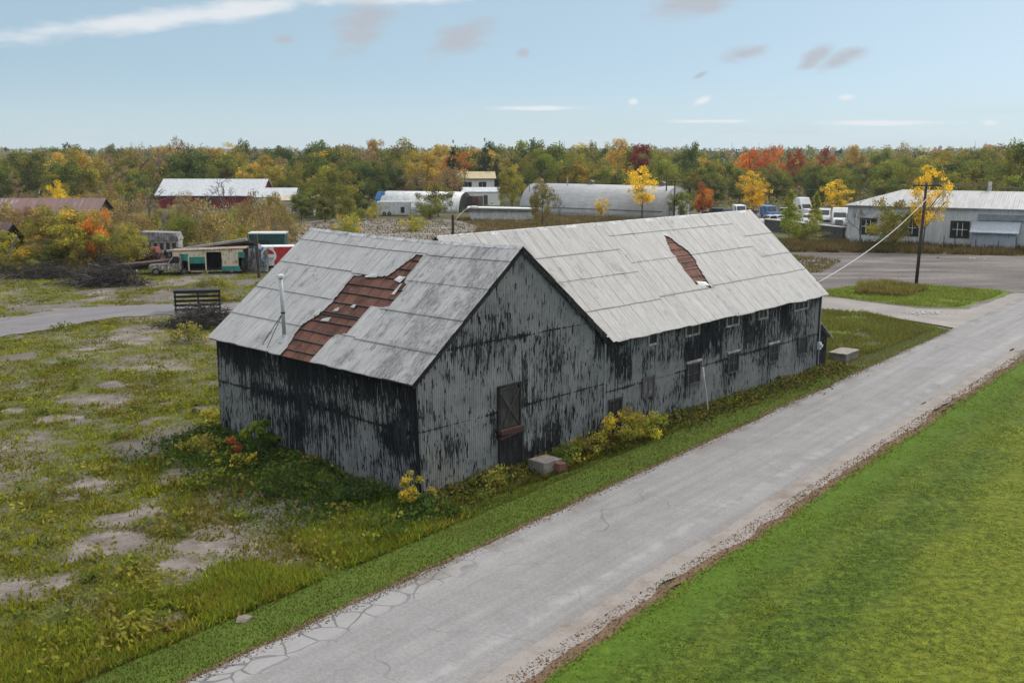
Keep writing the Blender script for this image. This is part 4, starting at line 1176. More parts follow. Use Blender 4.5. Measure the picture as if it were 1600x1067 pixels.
T('mid', 845, 320, 243, 64, 'bushy mid green tree behind the arched hut rounded end', Y=252)
T('yellowing', 900, 315, 248, 50, 'yellow green tree just behind the arched hut roof', Y=255)
T('yellowing', 800, 320, 260, 46, 'loose yellow green tree left of the arched hut', Y=228)
T('dark', 1078, 300, 228, 46, 'dense dark green tree right of the crimson maple', Y=300)
T('mid', 1040, 310, 252, 46, 'light green rounded tree behind the arched hut gable', Y=250)
T('brown', 284, 300, 212, 48, 'tall greyish thinning tree above the red barn', Y=300)
T('bare', 322, 300, 222, 60, 'tall bare tree right of the greyish tree above the red barn', Y=305)
T('dark', 385, 290, 224, 38, 'dark rounded tree on the skyline above the white shed', Y=340)
T('dark', 500, 290, 221, 60, 'wide dark green crown on the skyline above the yard', Y=330)
T('dark', 181, 280, 226, 30, 'small dark crown on the left skyline', Y=380)
T('gold', 590, 290, 217, 46, 'tall straw gold tree on the skyline', Y=340)
T('spruce', 540, 290, 229, 14, 'narrow small spruce right of the wide dark crown', Y=360)
T('spruce', 470, 290, 233, 16, 'narrow small spruce left of the wide dark crown', Y=300)
T('gold', 660, 310, 232, 66, 'wide amber tree above the small white arched hut', Y=262)
T('rust', 712, 300, 236, 46, 'pale rusty tree left of the tall lone spruce', Y=290)
T('dark', 560, 312, 252, 70, 'wide dark green thicket tree behind the blue tarp', Y=262)
T('dark', 620, 322, 262, 36, 'dark green tree beside the blue tarp', Y=240)
T('brown', 645, 320, 265, 60, 'thin tan tree behind the small white arched hut', Y=240)
T('mid', 685, 335, 287, 44, 'dark green willow before the small white arched hut', Y=206)
T('shrub', 672, 344, 312, 40, 'low dense bush beside the white box trailer', Y=198)
T('mid', 520, 338, 262, 70, 'spreading green willow by the yard sheds', Y=206)
T('olive', 465, 330, 258, 50, 'olive tree above the pale yard sheds', Y=235)
T('yshrub', 584, 342, 318, 22, 'small bright lime bush left of the white box trailer')
T('yshrub', 545, 378, 333, 46, 'fluffy yellow bush just over the barn roof', Y=158)
T('yshrub', 645, 366, 340, 44, 'low straw yellow bush on the back lot', Y=170)
T('bshrub', 455, 378, 322, 44, 'copper leaved shrub beside the green metal box', Y=150)
T('yellow', 95, 335, 283, 44, 'yellow tree among olive scrub near the rusty roof', Y=172)
T('yellow', 385, 300, 258, 34, 'small yellow tree beside the white far shed', Y=265)
T('gold', 100, 300, 234, 50, 'yellow brown tree high on the left skyline', Y=290)
t_ = T('orange', 155, 440, 331, 56, 'fiery orange shrub tree beside the junk vehicles', Y=114)
T('yellowing', 108, 428, 372, 60, 'yellow leaved scrub tree left of the orange shrub tree', Y=119)
T('olive', 62, 428, 345, 84, 'large olive scrub tree before the rusty roof', Y=122)
T('shrub', 18, 452, 398, 64, 'dark green bush at the picture edge by the collapsed shed', Y=112)
T('shrub', 52, 448, 408, 44, 'leafy green bush right of the edge bush', Y=109)
T('green', 85, 440, 372, 60, 'green scrub tree by the brush heap', Y=112)
T('yshrub', 10, 340, 318, 50, 'yellow bush at the end of the rusty roof', Y=134)
T('bare', 236, 395, 268, 80, 'tall bare tree left of the red barn front', Y=150)
T('bare', 352, 360, 270, 66, 'bare tree before the red barn right end', Y=165)
T('bshrub', 215, 400, 318, 70, 'brown twiggy thicket left of the junk vehicles', Y=136)
T('bshrub', 330, 380, 322, 80, 'brown thicket behind the stacked beams', Y=140)
T('bshrub', 395, 375, 300, 72, 'tan thicket behind the green metal box', Y=148)
T('shrub', 290, 370, 330, 60, 'green thicket below the red barn', Y=142)
T('yshrub', 375, 378, 357, 44, 'lime yellow bush left of the green metal box', Y=138)
T('poplar', 205, 412, 365, 24, 'small lime sapling before the junk vehicles', Y=120)
T('poplar', 238, 410, 383, 16, 'tiny lime sapling beside the junk flatbed', Y=119)
T('brown', 170, 385, 290, 60, 'brown sparse tree beyond the orange shrub tree', Y=150)
T('olive', 205, 340, 272, 60, 'olive tree left of the red barn', Y=180)
T('green', 1588, 310, 219, 74, 'tall dark green tree at the far right edge', Y=205)
T('yellowing', 1475, 290, 236, 54, 'yellow tree beyond the grey building roof', Y=290)
T('mid', 1523, 295, 245, 60, 'mid green round tree beyond the grey building chimney', Y=255)
T('bshrub', 1255, 378, 358, 60, 'brown weeds bush by the low dark wall', Y=152)
for i, (px, yb, yt, w) in enumerate(((345, 470, 440, 40), (330, 458, 430, 46))):
    T(('yshrub', 'shrub')[i], px, yb, yt, w, ('feathery pale green weed bush behind the slatted crib', 'willowy grey green bush beyond the slatted crib')[i])

# the wooded belts: individuals by zone
ZONES = [
 (-40, 206, 111, 137, 62, 2.4, dict(olive=4, bshrub=3, yshrub=1, shrub=3, yellowing=3, brown=3, barebrush=1), (3.4, 6.6), 'in the left roadside scrub before the rusty roof'),
 (468, 580, 190, 240, 16, 5.0, dict(green=3, olive=3, shrub=3, dark=1, mid=2), (4.0, 7.0), 'in the thicket between the yard sheds and the blue tarp'),
 # px range, nearest Y, farthest Y, count, spacing, {kind: weight}, heights, place words
    (-60, 235, 126, 205, 26, 6.0, dict(olive=3, bshrub=3, brown=3, green=2, bare=2, yellowing=2), (3.5, 6.5), 'in the left scrub round the rusty roofed sheds'),
    (235, 450, 142, 205, 34, 5.0, dict(bshrub=4, shrub=2, brown=2, barebrush=2, olive=2), (2.6, 5.6), 'in the scrub before the red barn'),
    (-60, 470, 215, 370, 74, 8.0, dict(olive=4, brown=3, green=4, yellowing=3, bare=1.5, dark=2, gold=1.5), (7.5, 14.6), 'in the left woods round the red barn'),
    (440, 810, 236, 372, 52, 8.5, dict(dark=5, gold=3, green=3, olive=2, spruce=2, brown=1, yellowing=3, mid=2), (7.5, 15.5), 'in the middle woods behind the white arched hut'),
    (800, 1110, 250, 372, 36, 8.5, dict(mid=4, green=4, yellowing=3, dark=2, olive=2), (7.5, 15.0), 'in the woods behind the big grey arched hut'),
    (1100, 1345, 236, 372, 40, 8.5, dict(green=4, dark=3, olive=3, mid=3, yellowing=1), (6.5, 9.6), 'in the woods behind the parked vehicles'),
    (1330, 1660, 186, 372, 58, 9.0, dict(green=3, mid=4, olive=4, yellowing=4, dark=2, gold=1.5, brown=1), (7.0, 15.0), 'in the woods behind the grey metal building'),
]
WORDS = {'olive': 'olive green tree', 'brown': 'thin brown tree', 'green': 'plain green tree', 'bare': 'leafless grey tree', 'yellowing': 'yellowing green tree', 'bshrub': 'brown twiggy shrub', 'shrub': 'green shrub', 'yshrub': 'yellowing shrub', 'barebrush': 'leafless twiggy shrub',
         'dark': 'dark green tree', 'gold': 'golden leaved tree', 'mid': 'light green tree', 'rust': 'rust red tree', 'spruce': 'dark conifer'}
KEEP_OUT = [(-1, 48, 186, 236), (-30, 0, 196, 232), (-86, -56, 205, 246), (-58, -28, 214, 250), (36, 78, 176, 232), (44, 105, 120, 182), (-82, -53, 138, 150), (-66, -58, 114, 124), (-43, -22, 104, 128), (-12, 8, 262, 300), (-14, 2, 236, 262), (-13, -3, 236, 300)]
placed = [(o.location.x, o.location.y) for o in COL.objects if o.parent is None and o.get('category') in ('tree', 'shrub')]
for (p0, p1, y0, y1, cnt, spc, kinds, hr_, where) in ZONES:
    ks = list(kinds); ws = list(kinds.values()); got = 0; tries = 0
    if p0 == -40: placed.append((at(155, 110), 110))
    while got < cnt and tries < 5000:
        tries += 1
        Y = math.sqrt(random.uniform(y0 * y0, y1 * y1)); px = random.uniform(p0, p1); x = at(px, Y)
        if any(a < x < b and c < Y < d for a, b, c, d in KEEP_OUT): continue
        if any((x - a) ** 2 + (Y - b) ** 2 < spc * spc for a, b in placed): continue
        k = random.choices(ks, ws)[0]
        h = hr_[0] + (hr_[1] - hr_[0]) * random.random() ** 1.1 * (1 if Y > 250 or hr_[1] < 7 else .55)
        if 'shrub' in k or k == 'barebrush': h = random.uniform(2.2, 4.0)
        w = None if k in ('bare', 'barebrush') else h * random.uniform(.78, 1.05) * (1.4 if 'shrub' in k else .42 if k == 'spruce' else 1)
        tree(k, x, Y, h, w, f'{WORDS[k]} {where}', f'{WORDS[k]}s {where}')
        placed.append((x, Y)); got += 1

# far woods: one mass to the skyline
def far_woods():
    rng = np.random.default_rng(5)
    V, Cc = [], []
    cols = {'l': [(C_['olive'], 4), (C_['brown'], 3), (C_['grey'], 4), (C_['green'], 3), (C_['gold'], .4)], 'm': [(C_['green'], 4), (C_['dk'], 4), (C_['olive'], 4), (C_['gold'], .6), (C_['brown'], 2), (C_['grey'], 2)],
            'r': [(C_['green'], 4), (C_['olive'], 4), (C_['dk'], 3), (C_['rust'], .5), (C_['red'], .5), (C_['ygreen'], .4), (C_['gold'], .4), (C_['grey'], 2)]}
    def batch(n, y0, y1, nl, leaf, hmin, hmax):
        Y = np.sqrt(rng.uniform(y0 ** 2, y1 ** 2, n)); X = rng.uniform(-.58, .58, n) * Y
        for x, y in zip(X, Y):
            key = 'l' if x < -.16 * y else ('m' if x < .1 * y else 'r')
            p = cols[key]; w = np.array([q_[1] for q_ in p], float); w /= w.sum()
            base = np.array(p[rng.choice(len(p), p=w)][0]) * rng.uniform(.75, 1.1)
            h = rng.uniform(hmin, hmax) * (.86 + .42 * mnoise.noise(Vector((x / y * 16, y * .004, 2)))); r = rng.uniform(3.8, 6.2)
            conif = rng.random() < .10
            ncl = 7
            cen = rng.normal(size=(ncl, 3)); cen /= np.linalg.norm(cen, axis=1)[:, None]
            cen *= rng.uniform(.35, .85, (ncl, 1)) * np.array([r, r, h * .32])
            cen[:, 2] += h * .6
            if conif:
                base = np.array(C_['spruce']); cen[:, :2] *= .25 * (1.6 - cen[:, 2:3] / h); h *= 1.08
            wh = rng.integers(0, ncl, nl)
            off = rng.normal(size=(nl, 3)) * r * (.24 if not conif else .16)
            c = cen[wh] + off + np.array([x, y, 0])
            c[:, 2] = np.clip(c[:, 2], .3, h * 1.06)
            cc = base * rng.uniform(.78, 1.22, (ncl, 1))[wh] * rng.uniform(.9, 1.1, (nl, 1))
            v, c4 = leaf_quads(c, leaf * rng.uniform(.6, 1.3, nl), np.array([0, -.2, .8]), cc, rng, .75)
            V.append(v); Cc.append(c4)
    batch(950, 372, 520, 130, 1.0, 7.5, 13)
    batch(1000, 520, 800, 75, 1.4, 8, 14.5)
    batch(1000, 800, 1500, 40, 2.2, 9, 17)
    batch(1100, 1500, 3600, 24, 3.6, 9, 20)
    me_ = np_mesh('far_woods', np.concatenate(V), 4, np.concatenate(Cc), M_LEAF)
    tag(link('far_woods', me_), 'far autumn woods reaching the skyline', 'woods', kind='stuff')
far_woods()

def undergrowth():
    rng = np.random.default_rng(15)
    n = 42000
    Y = np.sqrt(rng.uniform(126 ** 2, 372 ** 2, n)); X = rng.uniform(-.56, .56, n) * Y
    ok = np.ones(n, bool)
    for a, b, c, d in KEEP_OUT: ok &= ~((X > a) & (X < b) & (Y > c) & (Y < d))
    ok &= ~((X > -45) & (X < 105) & (Y < 204) & (Y > 100)) | ((X < -36) & (Y > 200))
    X, Y = X[ok], Y[ok]; m = len(X)
    f = np.array([mnoise.noise(Vector((x * .05, y * .05, 3))) for x, y in zip(X, Y)])
    Z = np.abs(rng.normal(0, .55, m)) * (1.1 + f) + .1
    p = np.array([C_['olive'], C_['brown'], C_['green'], C_['grey'], C_['straw'], C_['dk']])
    cols = p[rng.integers(0, len(p), m)] * rng.uniform(.5, 1.1, (m, 1))
    v, c = leaf_quads(np.stack([X, Y, Z], -1), rng.uniform(.4, 1.0, m), np.array([0, -.3, .7]), cols, rng, .7)
    tag(link('undergrowth', np_mesh('undergrowth', v, 4, c, M_LEAF)), 'brown green undergrowth between the trees', 'undergrowth', kind='stuff')
undergrowth()

poly_scatter('dry_grass', 26000, [(-6, 140), (12, 132), (34, 152), (34, 196), (28, 197), (2, 214), (-12, 199), (-6, 180)], .1, .55, .14, .3, [(.12, .09, .05), (.16, .12, .06), (.10, .10, .04), (.19, .16, .08)], 'brown dry grass between the back lot and the arched hut')
# ------------------------------------------------------------------ shrubs and weeds by the barn
def bush(name, x, y, h, w, n, leaf, pl, label, seed, cat='shrub', depth=None, rot=0.0, flat=1.0, ncl=22):
    rng = np.random.default_rng(seed)
    v, c, cen = crown(rng, h, w / 2, 0.0, ncl, n, leaf, pl, 'low', .30, .5, flat)
    if depth is not None: v[:, 1] *= depth / w
    o = empty(name, (x, y, 0), rot)
    link('foliage', np_mesh('foliage', v, 4, c, M_LEAF), o)
    mb_ = MB()
    for i in range(7):
        q_ = cen[i].copy()
        if depth is not None: q_[1] *= depth / w
        mb_.tube([(q_[0] * .15, q_[1] * .15, -.05), (q_[0] * .6, q_[1] * .6, q_[2] * .55), tuple(q_)], [.03, .02, .008], 4)
    mb_.build('stem', M_BARK, o)
    tag(o, label, cat)
    return o
C_['dgreen'] = (.030, .056, .014)
P2 = lambda u, v: bw(u, v)
p = P2(-.35, -.35); bush('shrub', p.x - .2, p.y - .1, 1.35, 1.3, 900, .12, pal(ylw2=5, ygreen=5, lime=3), 'small bright yellow shrub at the near corner of the barn', 201)
p = P2(11.9, -1.0); bush('shrub', p.x, p.y, 1.6, 2.6, 2600, .13, pal(ygreen=6, ylw2=2, lime=4, olive=2), 'large yellow green bush at the inner corner of the barn', 202, depth=1.9, rot=BROT)
p = P2(13.4, -1.2); bush('shrub', p.x, p.y, 1.15, 2.2, 1700, .12, pal(ygreen=5, lime=3, ylw2=2, olive=2), 'lower yellow bush right of the large inner corner bush', 203, depth=1.5, rot=BROT)
p = P2(9.6, -.9); bush('shrub', p.x, p.y, .9, 2.0, 700, .15, pal(ygreen=4, olive=3, lime=3, green=2), 'low yellow tinged bush right of the concrete step', 204, depth=1.1, rot=BROT)
p = P2(7.7, -.75); bush('shrub', p.x, p.y, .75, 2.0, 700, .14, pal(green=5, lime=2, olive=2), 'low green weeds bush just beside the concrete step', 205, depth=1.0, rot=BROT)
p = P2(3.2, -.7); bush('shrub', p.x, p.y, .75, 2.0, 650, .14, pal(green=5, lime=2, olive=3), 'green weeds bush left of the barn front door', 206, depth=.9, rot=BROT)
p = P2(-1.1, 9.2); bush('shrub', p.x, p.y, 1.75, 1.9, 800, .24, pal(dgreen=5, green=2, lime=2), 'big leaved green plant against the barn side wall', 207, depth=1.5, rot=BROT)
p = P2(-1.6, 10.6); bush('shrub', p.x, p.y, .8, .9, 240, .14, pal(rust=3, red=4, olive=1), 'small red leaved plant beside the big leaved green plant', 208)
p = P2(-2.3, 8.6); bush('shrub', p.x, p.y, .7, 1.2, 300, .15, pal(green=4, ylw2=2, olive=2), 'yellow flecked weed clump before the big leaved green plant', 209)
p = P2(-2.6, 4.6); bush('shrub', p.x, p.y, .85, 3.2, 1200, .17, pal(dgreen=7, dk=2, green=1), 'low dark green weed mound midway along the barn side wall', 210, depth=2.2)
p = P2(-1.4, 2.2); bush('shrub', p.x, p.y, .7, 2.6, 900, .16, pal(dgreen=6, dk=3), 'low dark green weed mound near the barn near corner', 211, depth=1.7)
p = P2(-2.0, 12.2); bush('shrub', p.x, p.y, .6, 2.6, 800, .15, pal(green=3, ygreen=3, olive=2), 'yellow dotted weed mound by the far end of the side wall', 212, depth=1.6)
p = P2(.4, 15.6); bush('shrub', p.x, p.y, .9, 1.4, 350, .17, pal(ylw2=4, ygreen=4, lime=1), 'yellow weed peeping past the barn back corner', 213)
x_, y_ = g(298, 533); bush('shrub', x_, y_, 1.3, 2.6, 800, .18, pal(olive=4, straw=3, green=2), 'grassy olive bush before the brush pile', 214)

def wall_weeds():
    rng = np.random.default_rng(31)
    n = 15000
    u = rng.uniform(.3, WL + 2.5, n); band = .25 + .75 * np.array([.5 + .9 * mnoise.noise(Vector((a * .45, 2.0, 0))) for a in u])
    d = np.abs(rng.normal(0, .55, n)) * np.clip(band + .3 + .5 * (u > 12) , .2, 2.2)
    hmax = np.clip((.62 - d * .28) * (.15 + .95 * band) * np.where(u > 19, .75, 1), .05, .9)
    z = rng.uniform(0, 1, n) ** 1.3 * hmax
    pos = np.stack([BO.x + BU.x * u - BV.x * (d + .06), BO.y + BU.y * u - BV.y * (d + .06), z], -1)
    p_ = np.array([C_['dgreen'], C_['olive'], C_['green'], C_['dk'], C_['lime'], C_['brown']]) * .8; wt = np.array([5, 3, 2, 2, 1.2, 1.5]); wt /= wt.sum()
    grp = (.5 + .5 * np.array([mnoise.noise(Vector((a * .9, b * .9, 4))) for a, b in zip(u, d)]))
    idx_ = np.clip((grp * 6 + rng.normal(0, 1.3, n)).astype(int), 0, 5)
    v, c = leaf_quads(pos, rng.uniform(.08, .22, n), np.array([0, 0, .6]), p_[idx_] * rng.uniform(.6, 1.25, (n, 1)), rng)
    tag(link('wall_weeds', np_mesh('wall_weeds', v, 4, c, M_LEAF)), 'green weeds along the foot of the barn walls', 'weeds', kind='stuff')
    n = 15000
    vv = rng.uniform(-2.5, BL + .8, n); d = np.abs(rng.normal(0, 1.7, n)) + .05
    k = np.array([.5 + mnoise.noise(Vector((a * .4, b * .4, 8))) for a, b in zip(vv, d)])
    z = rng.uniform(0, 1, n) ** 1.3 * np.clip((.65 - d * .10) * k * 1.3, .05, .8)
    pos = np.stack([BO.x + BV.x * vv - BU.x * d, BO.y + BV.y * vv - BU.y * d, z], -1)
    p_ = np.array([C_['dgreen'], C_['dk'], C_['dgreen'], C_['green'], C_['dgreen'], C_['olive']]) * .9
    idx_ = np.clip((k * 4 + rng.normal(0, 1.4, n)).astype(int), 0, 5)
    v, c = leaf_quads(pos, rng.uniform(.09, .24, n), np.array([0, 0, .6]), p_[idx_] * rng.uniform(.55, 1.15, (n, 1)), rng)
    tag(link('side_weeds', np_mesh('side_weeds', v, 4, c, M_LEAF)), 'dark green weeds along the barn side wall', 'weeds', kind='stuff')
    # pigweed and goldenrod clumps standing up from the lot
    n0 = 420; X, Yv, hh, cc = [], [], [], []
    V, Q = [], []
    while n0 > 0:
        y = 24 + 70 * random.random() ** 1.3; x = random.uniform(-.53 * y, min(6, .5 * y))
        if to_s(x, y) > -24 or in_barn(x, y, .4) or bare_at(x, y) > .45: continue
        if x < -12 and 69 < y < 94 and lane_d(x, y) < .4: continue
        n0 -= 1
        m = random.randint(14, 46); h = random.uniform(.18, .55) * (1.3 if random.random() < .15 else 1); r = random.uniform(.2, .6)
        base = np.array(random.choice((C_['lime'], C_['olive'], C_['ygreen'], C_['green'], C_['green'], C_['lime'], C_['olive'])))
        pos = np.stack([x + rng.normal(0, r * .6, m), y + rng.normal(0, r * .6, m), rng.uniform(.03, h, m)], -1)
        v, c = leaf_quads(pos, rng.uniform(.10, .24, m), np.array([0, 0, .7]), base * rng.uniform(.6, 1.2, (m, 1)), rng)
        V.append(v); Q.append(c)
    tag(link('weed_clumps', np_mesh('weed_clumps', np.concatenate(V), 4, np.concatenate(Q), M_LEAF)), 'leafy weed clumps scattered over the lot', 'weeds', kind='stuff')
wall_weeds()

# ------------------------------------------------------------------ small things by the barn
M_CONC = simple('rough_concrete', (.18, .16, .145), .9, var=.3, scale=2.5, dirt=(.10, .09, .075), dirt_amt=.6, bump=.4)
p = P2(6.35, -.85)
st_ = empty('door_step', p, BROT)
mb_ = MB(); mb_.prism([(-.6, -.1), (.6, -.1), (.57, .46), (-.57, .5)], -.45, .45); mb_.build('step_block', M_CONC, st_, bevel=.04)
mb_ = MB(); mb_.prism([(.05, .0), (.6, .0), (.55, .34), (.1, .36)], -.75, -.452); mb_.build('lower_step', simple('red_brick', (.12, .05, .04), .9, var=.4, scale=5), st_, bevel=.03)
tag(st_, 'broken concrete step with red brick end before the barn door', 'step')
x_, y_ = g(1318, 560)
cb2 = empty('concrete_block', (x_, y_, 0), BROT + .05)
mb_ = MB(); mb_.box(-1.0, 1.0, -.55, .55, -.1, .42); mb_.build('block', M_CONC, cb2, bevel=.04)
mb_ = MB(); mb_.box(-1.06, 1.06, -.6, .6, .42, .52); mb_.build('cap_slab', simple('pale_slab', (.24, .215, .19), .9, var=.25, scale=2, dirt=(.16, .13, .10)), cb2, bevel=.02)
tag(cb2, 'low concrete block with flat cap beside the barn lean-to', 'concrete block')
wu = min((abs(800 + F * bw(i * .05, -.75).x / (bw(i * .05, -.75).y * cp + H * sp) - 1107), i * .05) for i in range(240, 600))[1]
x_, y_ = bw(wu, -.75).x, bw(wu, -.75).y
wp = empty('marker_pole', (x_, y_, 0))
zt = 1.95
mb_ = MB(); mb_.tube([(0, 0, -.1), (-.17, 0, 1.2), (-.33, 0, zt)], .03, 8); mb_.build('pole', simple('pale_pole', (.40, .40, .38), .6, var=.2), wp)
mb_ = MB(); mb_.tube([(-.31, 0, zt - .06), (-.37, 0, zt + .42)], [.042, .05], 8); mb_.build('pole_head', simple('white_reflector', (.58, .58, .56), .5), wp)
tag(wp, 'white tipped leaning pole in weeds before the barn wing', 'pole')
for i, (px, py, dx, h, lab) in enumerate(((1331, 452, 1.0, 1.6, 'thin pale leaning stake in grass nearer the barn'), (1400, 449, .25, 1.1, 'short pale stake in grass nearer the utility pole'))):
    x_, y_ = g(px, py)
    mb_ = MB(); mb_.beam((x_, y_, -.1), (x_ + dx, y_, h), .05, .05)
    tag(mb_.build('wooden_stake', simple('pale_stake', (.36, .32, .27), .8)), lab, 'stake')
# scattered pale rubbish on the lots
for i, (px, py, s_, col, lab) in enumerate(((1446, 489, .45, (.40, .385, .37), 'white gravel spill on the driveway'), (375, 969, .30, (.17, .145, .12), 'flat stone at the mown verge edge'),
                                            (1465, 403, .22, (.02, .02, .02), 'black tyre scrap lying on the gravel yard'), (1518, 404, .2, (.6, .6, .6), 'white scrap on the gravel yard'), (1540, 405, .16, (.55, .5, .45), 'small pale scrap on the gravel yard near the grass'))):
    x_, y_ = g(px, py)
    mb_ = MB(); rng = np.random.default_rng(i)
    for k in range(90 if i == 0 else 3):
        a, b, s2 = rng.normal() * s_ * (1.9 if i == 0 else .5), rng.normal() * s_ * (1.0 if i == 0 else .4), s_ * rng.uniform(.3, .9) * (.32 if i == 0 else 1)
        M_ = Matrix.Translation((x_ + a, y_ + b, .02)) @ Matrix.Rotation(rng.uniform(0, 3), 4, 'Z')
        mb_.prism([(-s2, 0), (s2, 0), (s2 * .6, s2 * .28), (-s2 * .5, s2 * .35)], -s2 * .7, s2 * .6, M_)
    tag(mb_.build('rubble', simple(f'rubble_{i}', col, .85, var=.2)), lab, 'rubble')

# ------------------------------------------------------------------ poles and wires
M_POLE = simple('creosote_pole', (.045, .036, .03), .85, var=.4, scale=2)
PX_, PY_ = g(1431, 447)
def utility_pole(x, y, h, label, arm=True, lean=.0, armrot=0.0, group=None):
    o = empty('utility_pole', (x, y, 0), armrot)
    m_ = MB(); m_.tube([(0, 0, -.3), (lean * .5, 0, h * .5), (lean, 0, h)], [.17, .15, .12], 10); m_.build('pole', M_POLE, o, smooth=True)
    if arm:
        m_ = MB(); m_.box(lean - 1.35, lean + 1.35, -.2, -.09, h - .35, h - .22); m_.build('crossarm', M_POLE, o)
        for dx in (-1.2, -.45, .45, 1.2):
            m_ = MB(); m_.tube([(lean + dx, -.145, h - .22), (lean + dx, -.145, h - .12), (lean + dx, -.145, h - .02)], [.035, .06, .05], 8); m_.build('insulator', simple('grey_porcelain', (.25, .25, .26), .4), o)
        for sg in (-1, 1):
            m_ = MB(); m_.beam((lean + sg * .8, -.15, h - .36), (lean + sg * .08, -.15, h - .95), .03, .05); m_.build('arm_brace', M_POLE, o)
    tag(o, label, 'utility pole', group)
    return o
up = utility_pole(PX_, PY_, 10.1, 'dark wooden utility pole with crossarm on the grass island', True, .32)
m_ = MB(); m_.tube([(.28, -.2, 8.75), (.48, -.3, 8.9), (.58, -.3, 8.6), (.36, -.22, 8.4)], .06, 6); m_.build('cable_bracket', simple('pale_bracket', (.45, .42, .38), .6), up)
def sag_line(a, b, sag, r, name, mat, label, cat='cable', n=24):
    a, b = Vector(a), Vector(b)
    m_ = MB(); m_.tube([a.lerp(b, i / n) - Vector((0, 0, sag * 4 * (i / n) * (1 - i / n))) for i in range(n + 1)], r, 5)
    o = m_.build(name, mat, None, smooth=True); tag(o, label, cat)
    return o
M_WIRE = simple('pale_cable', (.42, .41, .40), .6, var=.1)
M_WIRE2 = simple('grey_conductor', (.16, .16, .17), .5, var=.1)
bp = bw(WL + .1, .35, 5.35)
sag_line((PX_ + .48, PY_ - .3, 8.75), bp, .62, .032, 'service_cable', M_WIRE, 'pale sagging service cable from the utility pole to the barn')
px2, py2 = at(1046, 200), 200
for i, dx in enumerate((-1.2, -.45, .45, 1.2)):
    sag_line((PX_ + .32 + dx, PY_ - .145, 10.1), (PX_ + 60 + dx, PY_ - 22, 9.6), .8, .008, 'power_line', M_WIRE2, ('outermost', 'second', 'third', 'innermost')[i] + ' overhead wire running from the crossarm past the grey building')
for i in (0, 1):
    sag_line((PX_ + .32 + (-1.2, 1.2)[i], PY_ - .145, 10.1), (px2 + i * 1.2, py2, 7.6), 1.3, .008, 'power_line', M_WIRE2, ('upper', 'lower')[i] + ' overhead wire running from the crossarm to the arched hut pole')
utility_pole(at(1040, 201), 201, 7.4, 'dark thin pole at the near edge of the arched hut gable', False)
utility_pole(at(1053, 199), 199, 7.3, 'dark thin pole with short arm before the arched hut gable', True)
utility_pole(at(727, 250), 250, 8.6, 'thin dark pole beside the white mobile home', False)
# short post in the junk yard
x_, y_ = g(404, 434)
m_ = MB(); m_.beam((x_ + .08, y_, -.2), (x_ - .1, y_, zat(366, y_)), .3, .3); tag(m_.build('wooden_post', simple('brown_post', (.06, .045, .038), .9, var=.4)), 'tall square brown post before the painted truck box', 'post')
# street lamp behind the barn
LY = 100.0; lx = at(707.5, LY, 6.5)
lamp = empty('street_lamp', (lx, LY, 0))
m_ = MB(); m_.tube([(0, 0, -.2), (0, 0, 4), (0, 0, zat(336, LY))], [.16, .14, .12], 8); m_.build('post', M_POLE, lamp)
za, zb2 = zat(347, LY), zat(325, LY)
ex = at(737, LY, zb2) - lx
m_ = MB(); m_.tube([(.1, 0, za), (ex * .35, 0, za + (zb2 - za) * .5), (ex * .72, 0, zb2 - .1), (ex * .95, 0, zb2)], .045, 8); m_.build('arm', simple('lamp_steel', (.5, .5, .49), .4, .3), lamp)
m_ = MB(); m_.tube([(ex * .9, 0, zb2 + .02), (ex * 1.0, 0, zb2 + .05), (ex * 1.25, 0, zb2 + .04), (ex * 1.4, 0, zb2)], [.06, .15, .16, .07], 8); m_.build('lamp_head', simple('lamp_shell', (.55, .55, .54), .4), lamp)
m_ = MB(); m_.tube([(0, 0, zat(362, LY)), (-.4, 0, zat(361, LY)), (-.7, 0, zat(357, LY)), (-1.1, 0, zat(357, LY))], [.04, .04, .07, .1], 6); m_.build('lower_lamp', simple('lamp_shell', (.55, .55, .54)), lamp)
tag(lamp, 'street lamp with curved pale arm on a dark post behind the barn roof', 'street lamp')

# ------------------------------------------------------------------ buildings around
def corrugated(name, base, dirt, pitch=.3, axis='x', amt=.5, rough=.6, streak=(.35, .35, .06), spec=.3):
    m, n, out = mat_new(name)
    tc = n('TexCoord').outputs['Object']
    sx = n('SeparateXYZ'); n.set(sx.inputs[0], tc)
    al = {'x': sx.outputs[0], 'y': sx.outputs[1], 'xy': n.m('ADD', sx.outputs[0], sx.outputs[1])}[axis]
    a = n.noise(n.scale(tc, *streak), 6, 5, .65); b = n.noise(tc, .5, 4, .6)
    c = n.mix(n.step(a, .35, .65), tuple(x * .85 for x in base), tuple(min(1, x * 1.12) for x in base))
    pan = n('TexWhiteNoise', noise_dimensions='1D'); n.set(pan.inputs['W'], n.m('FLOOR', n.m('DIVIDE', al, .9)))
    c = n.mix(n.m('MULTIPLY', pan.outputs[0], .22), c, tuple(x * .7 for x in base))
    c = n.mix(n.m('MULTIPLY', n.step(n.m('ADD', n.m('MULTIPLY', a, .5), n.m('MULTIPLY', b, .5)), .52, .64), amt), c, dirt)
    fr = n.m('FRACT', n.m('DIVIDE', al, .9))
    c = n.mix(n.m('MULTIPLY', n.m('SUBTRACT', 1, n.step(fr, .02, .06)), .35), c, tuple(x * .4 for x in base))
    w = n.m('SINE', n.m('MULTIPLY', al, 2 * PI / pitch))
    principled(n, out, c, rough, 0, n.bump(w, .4, .03), spec)
    return m

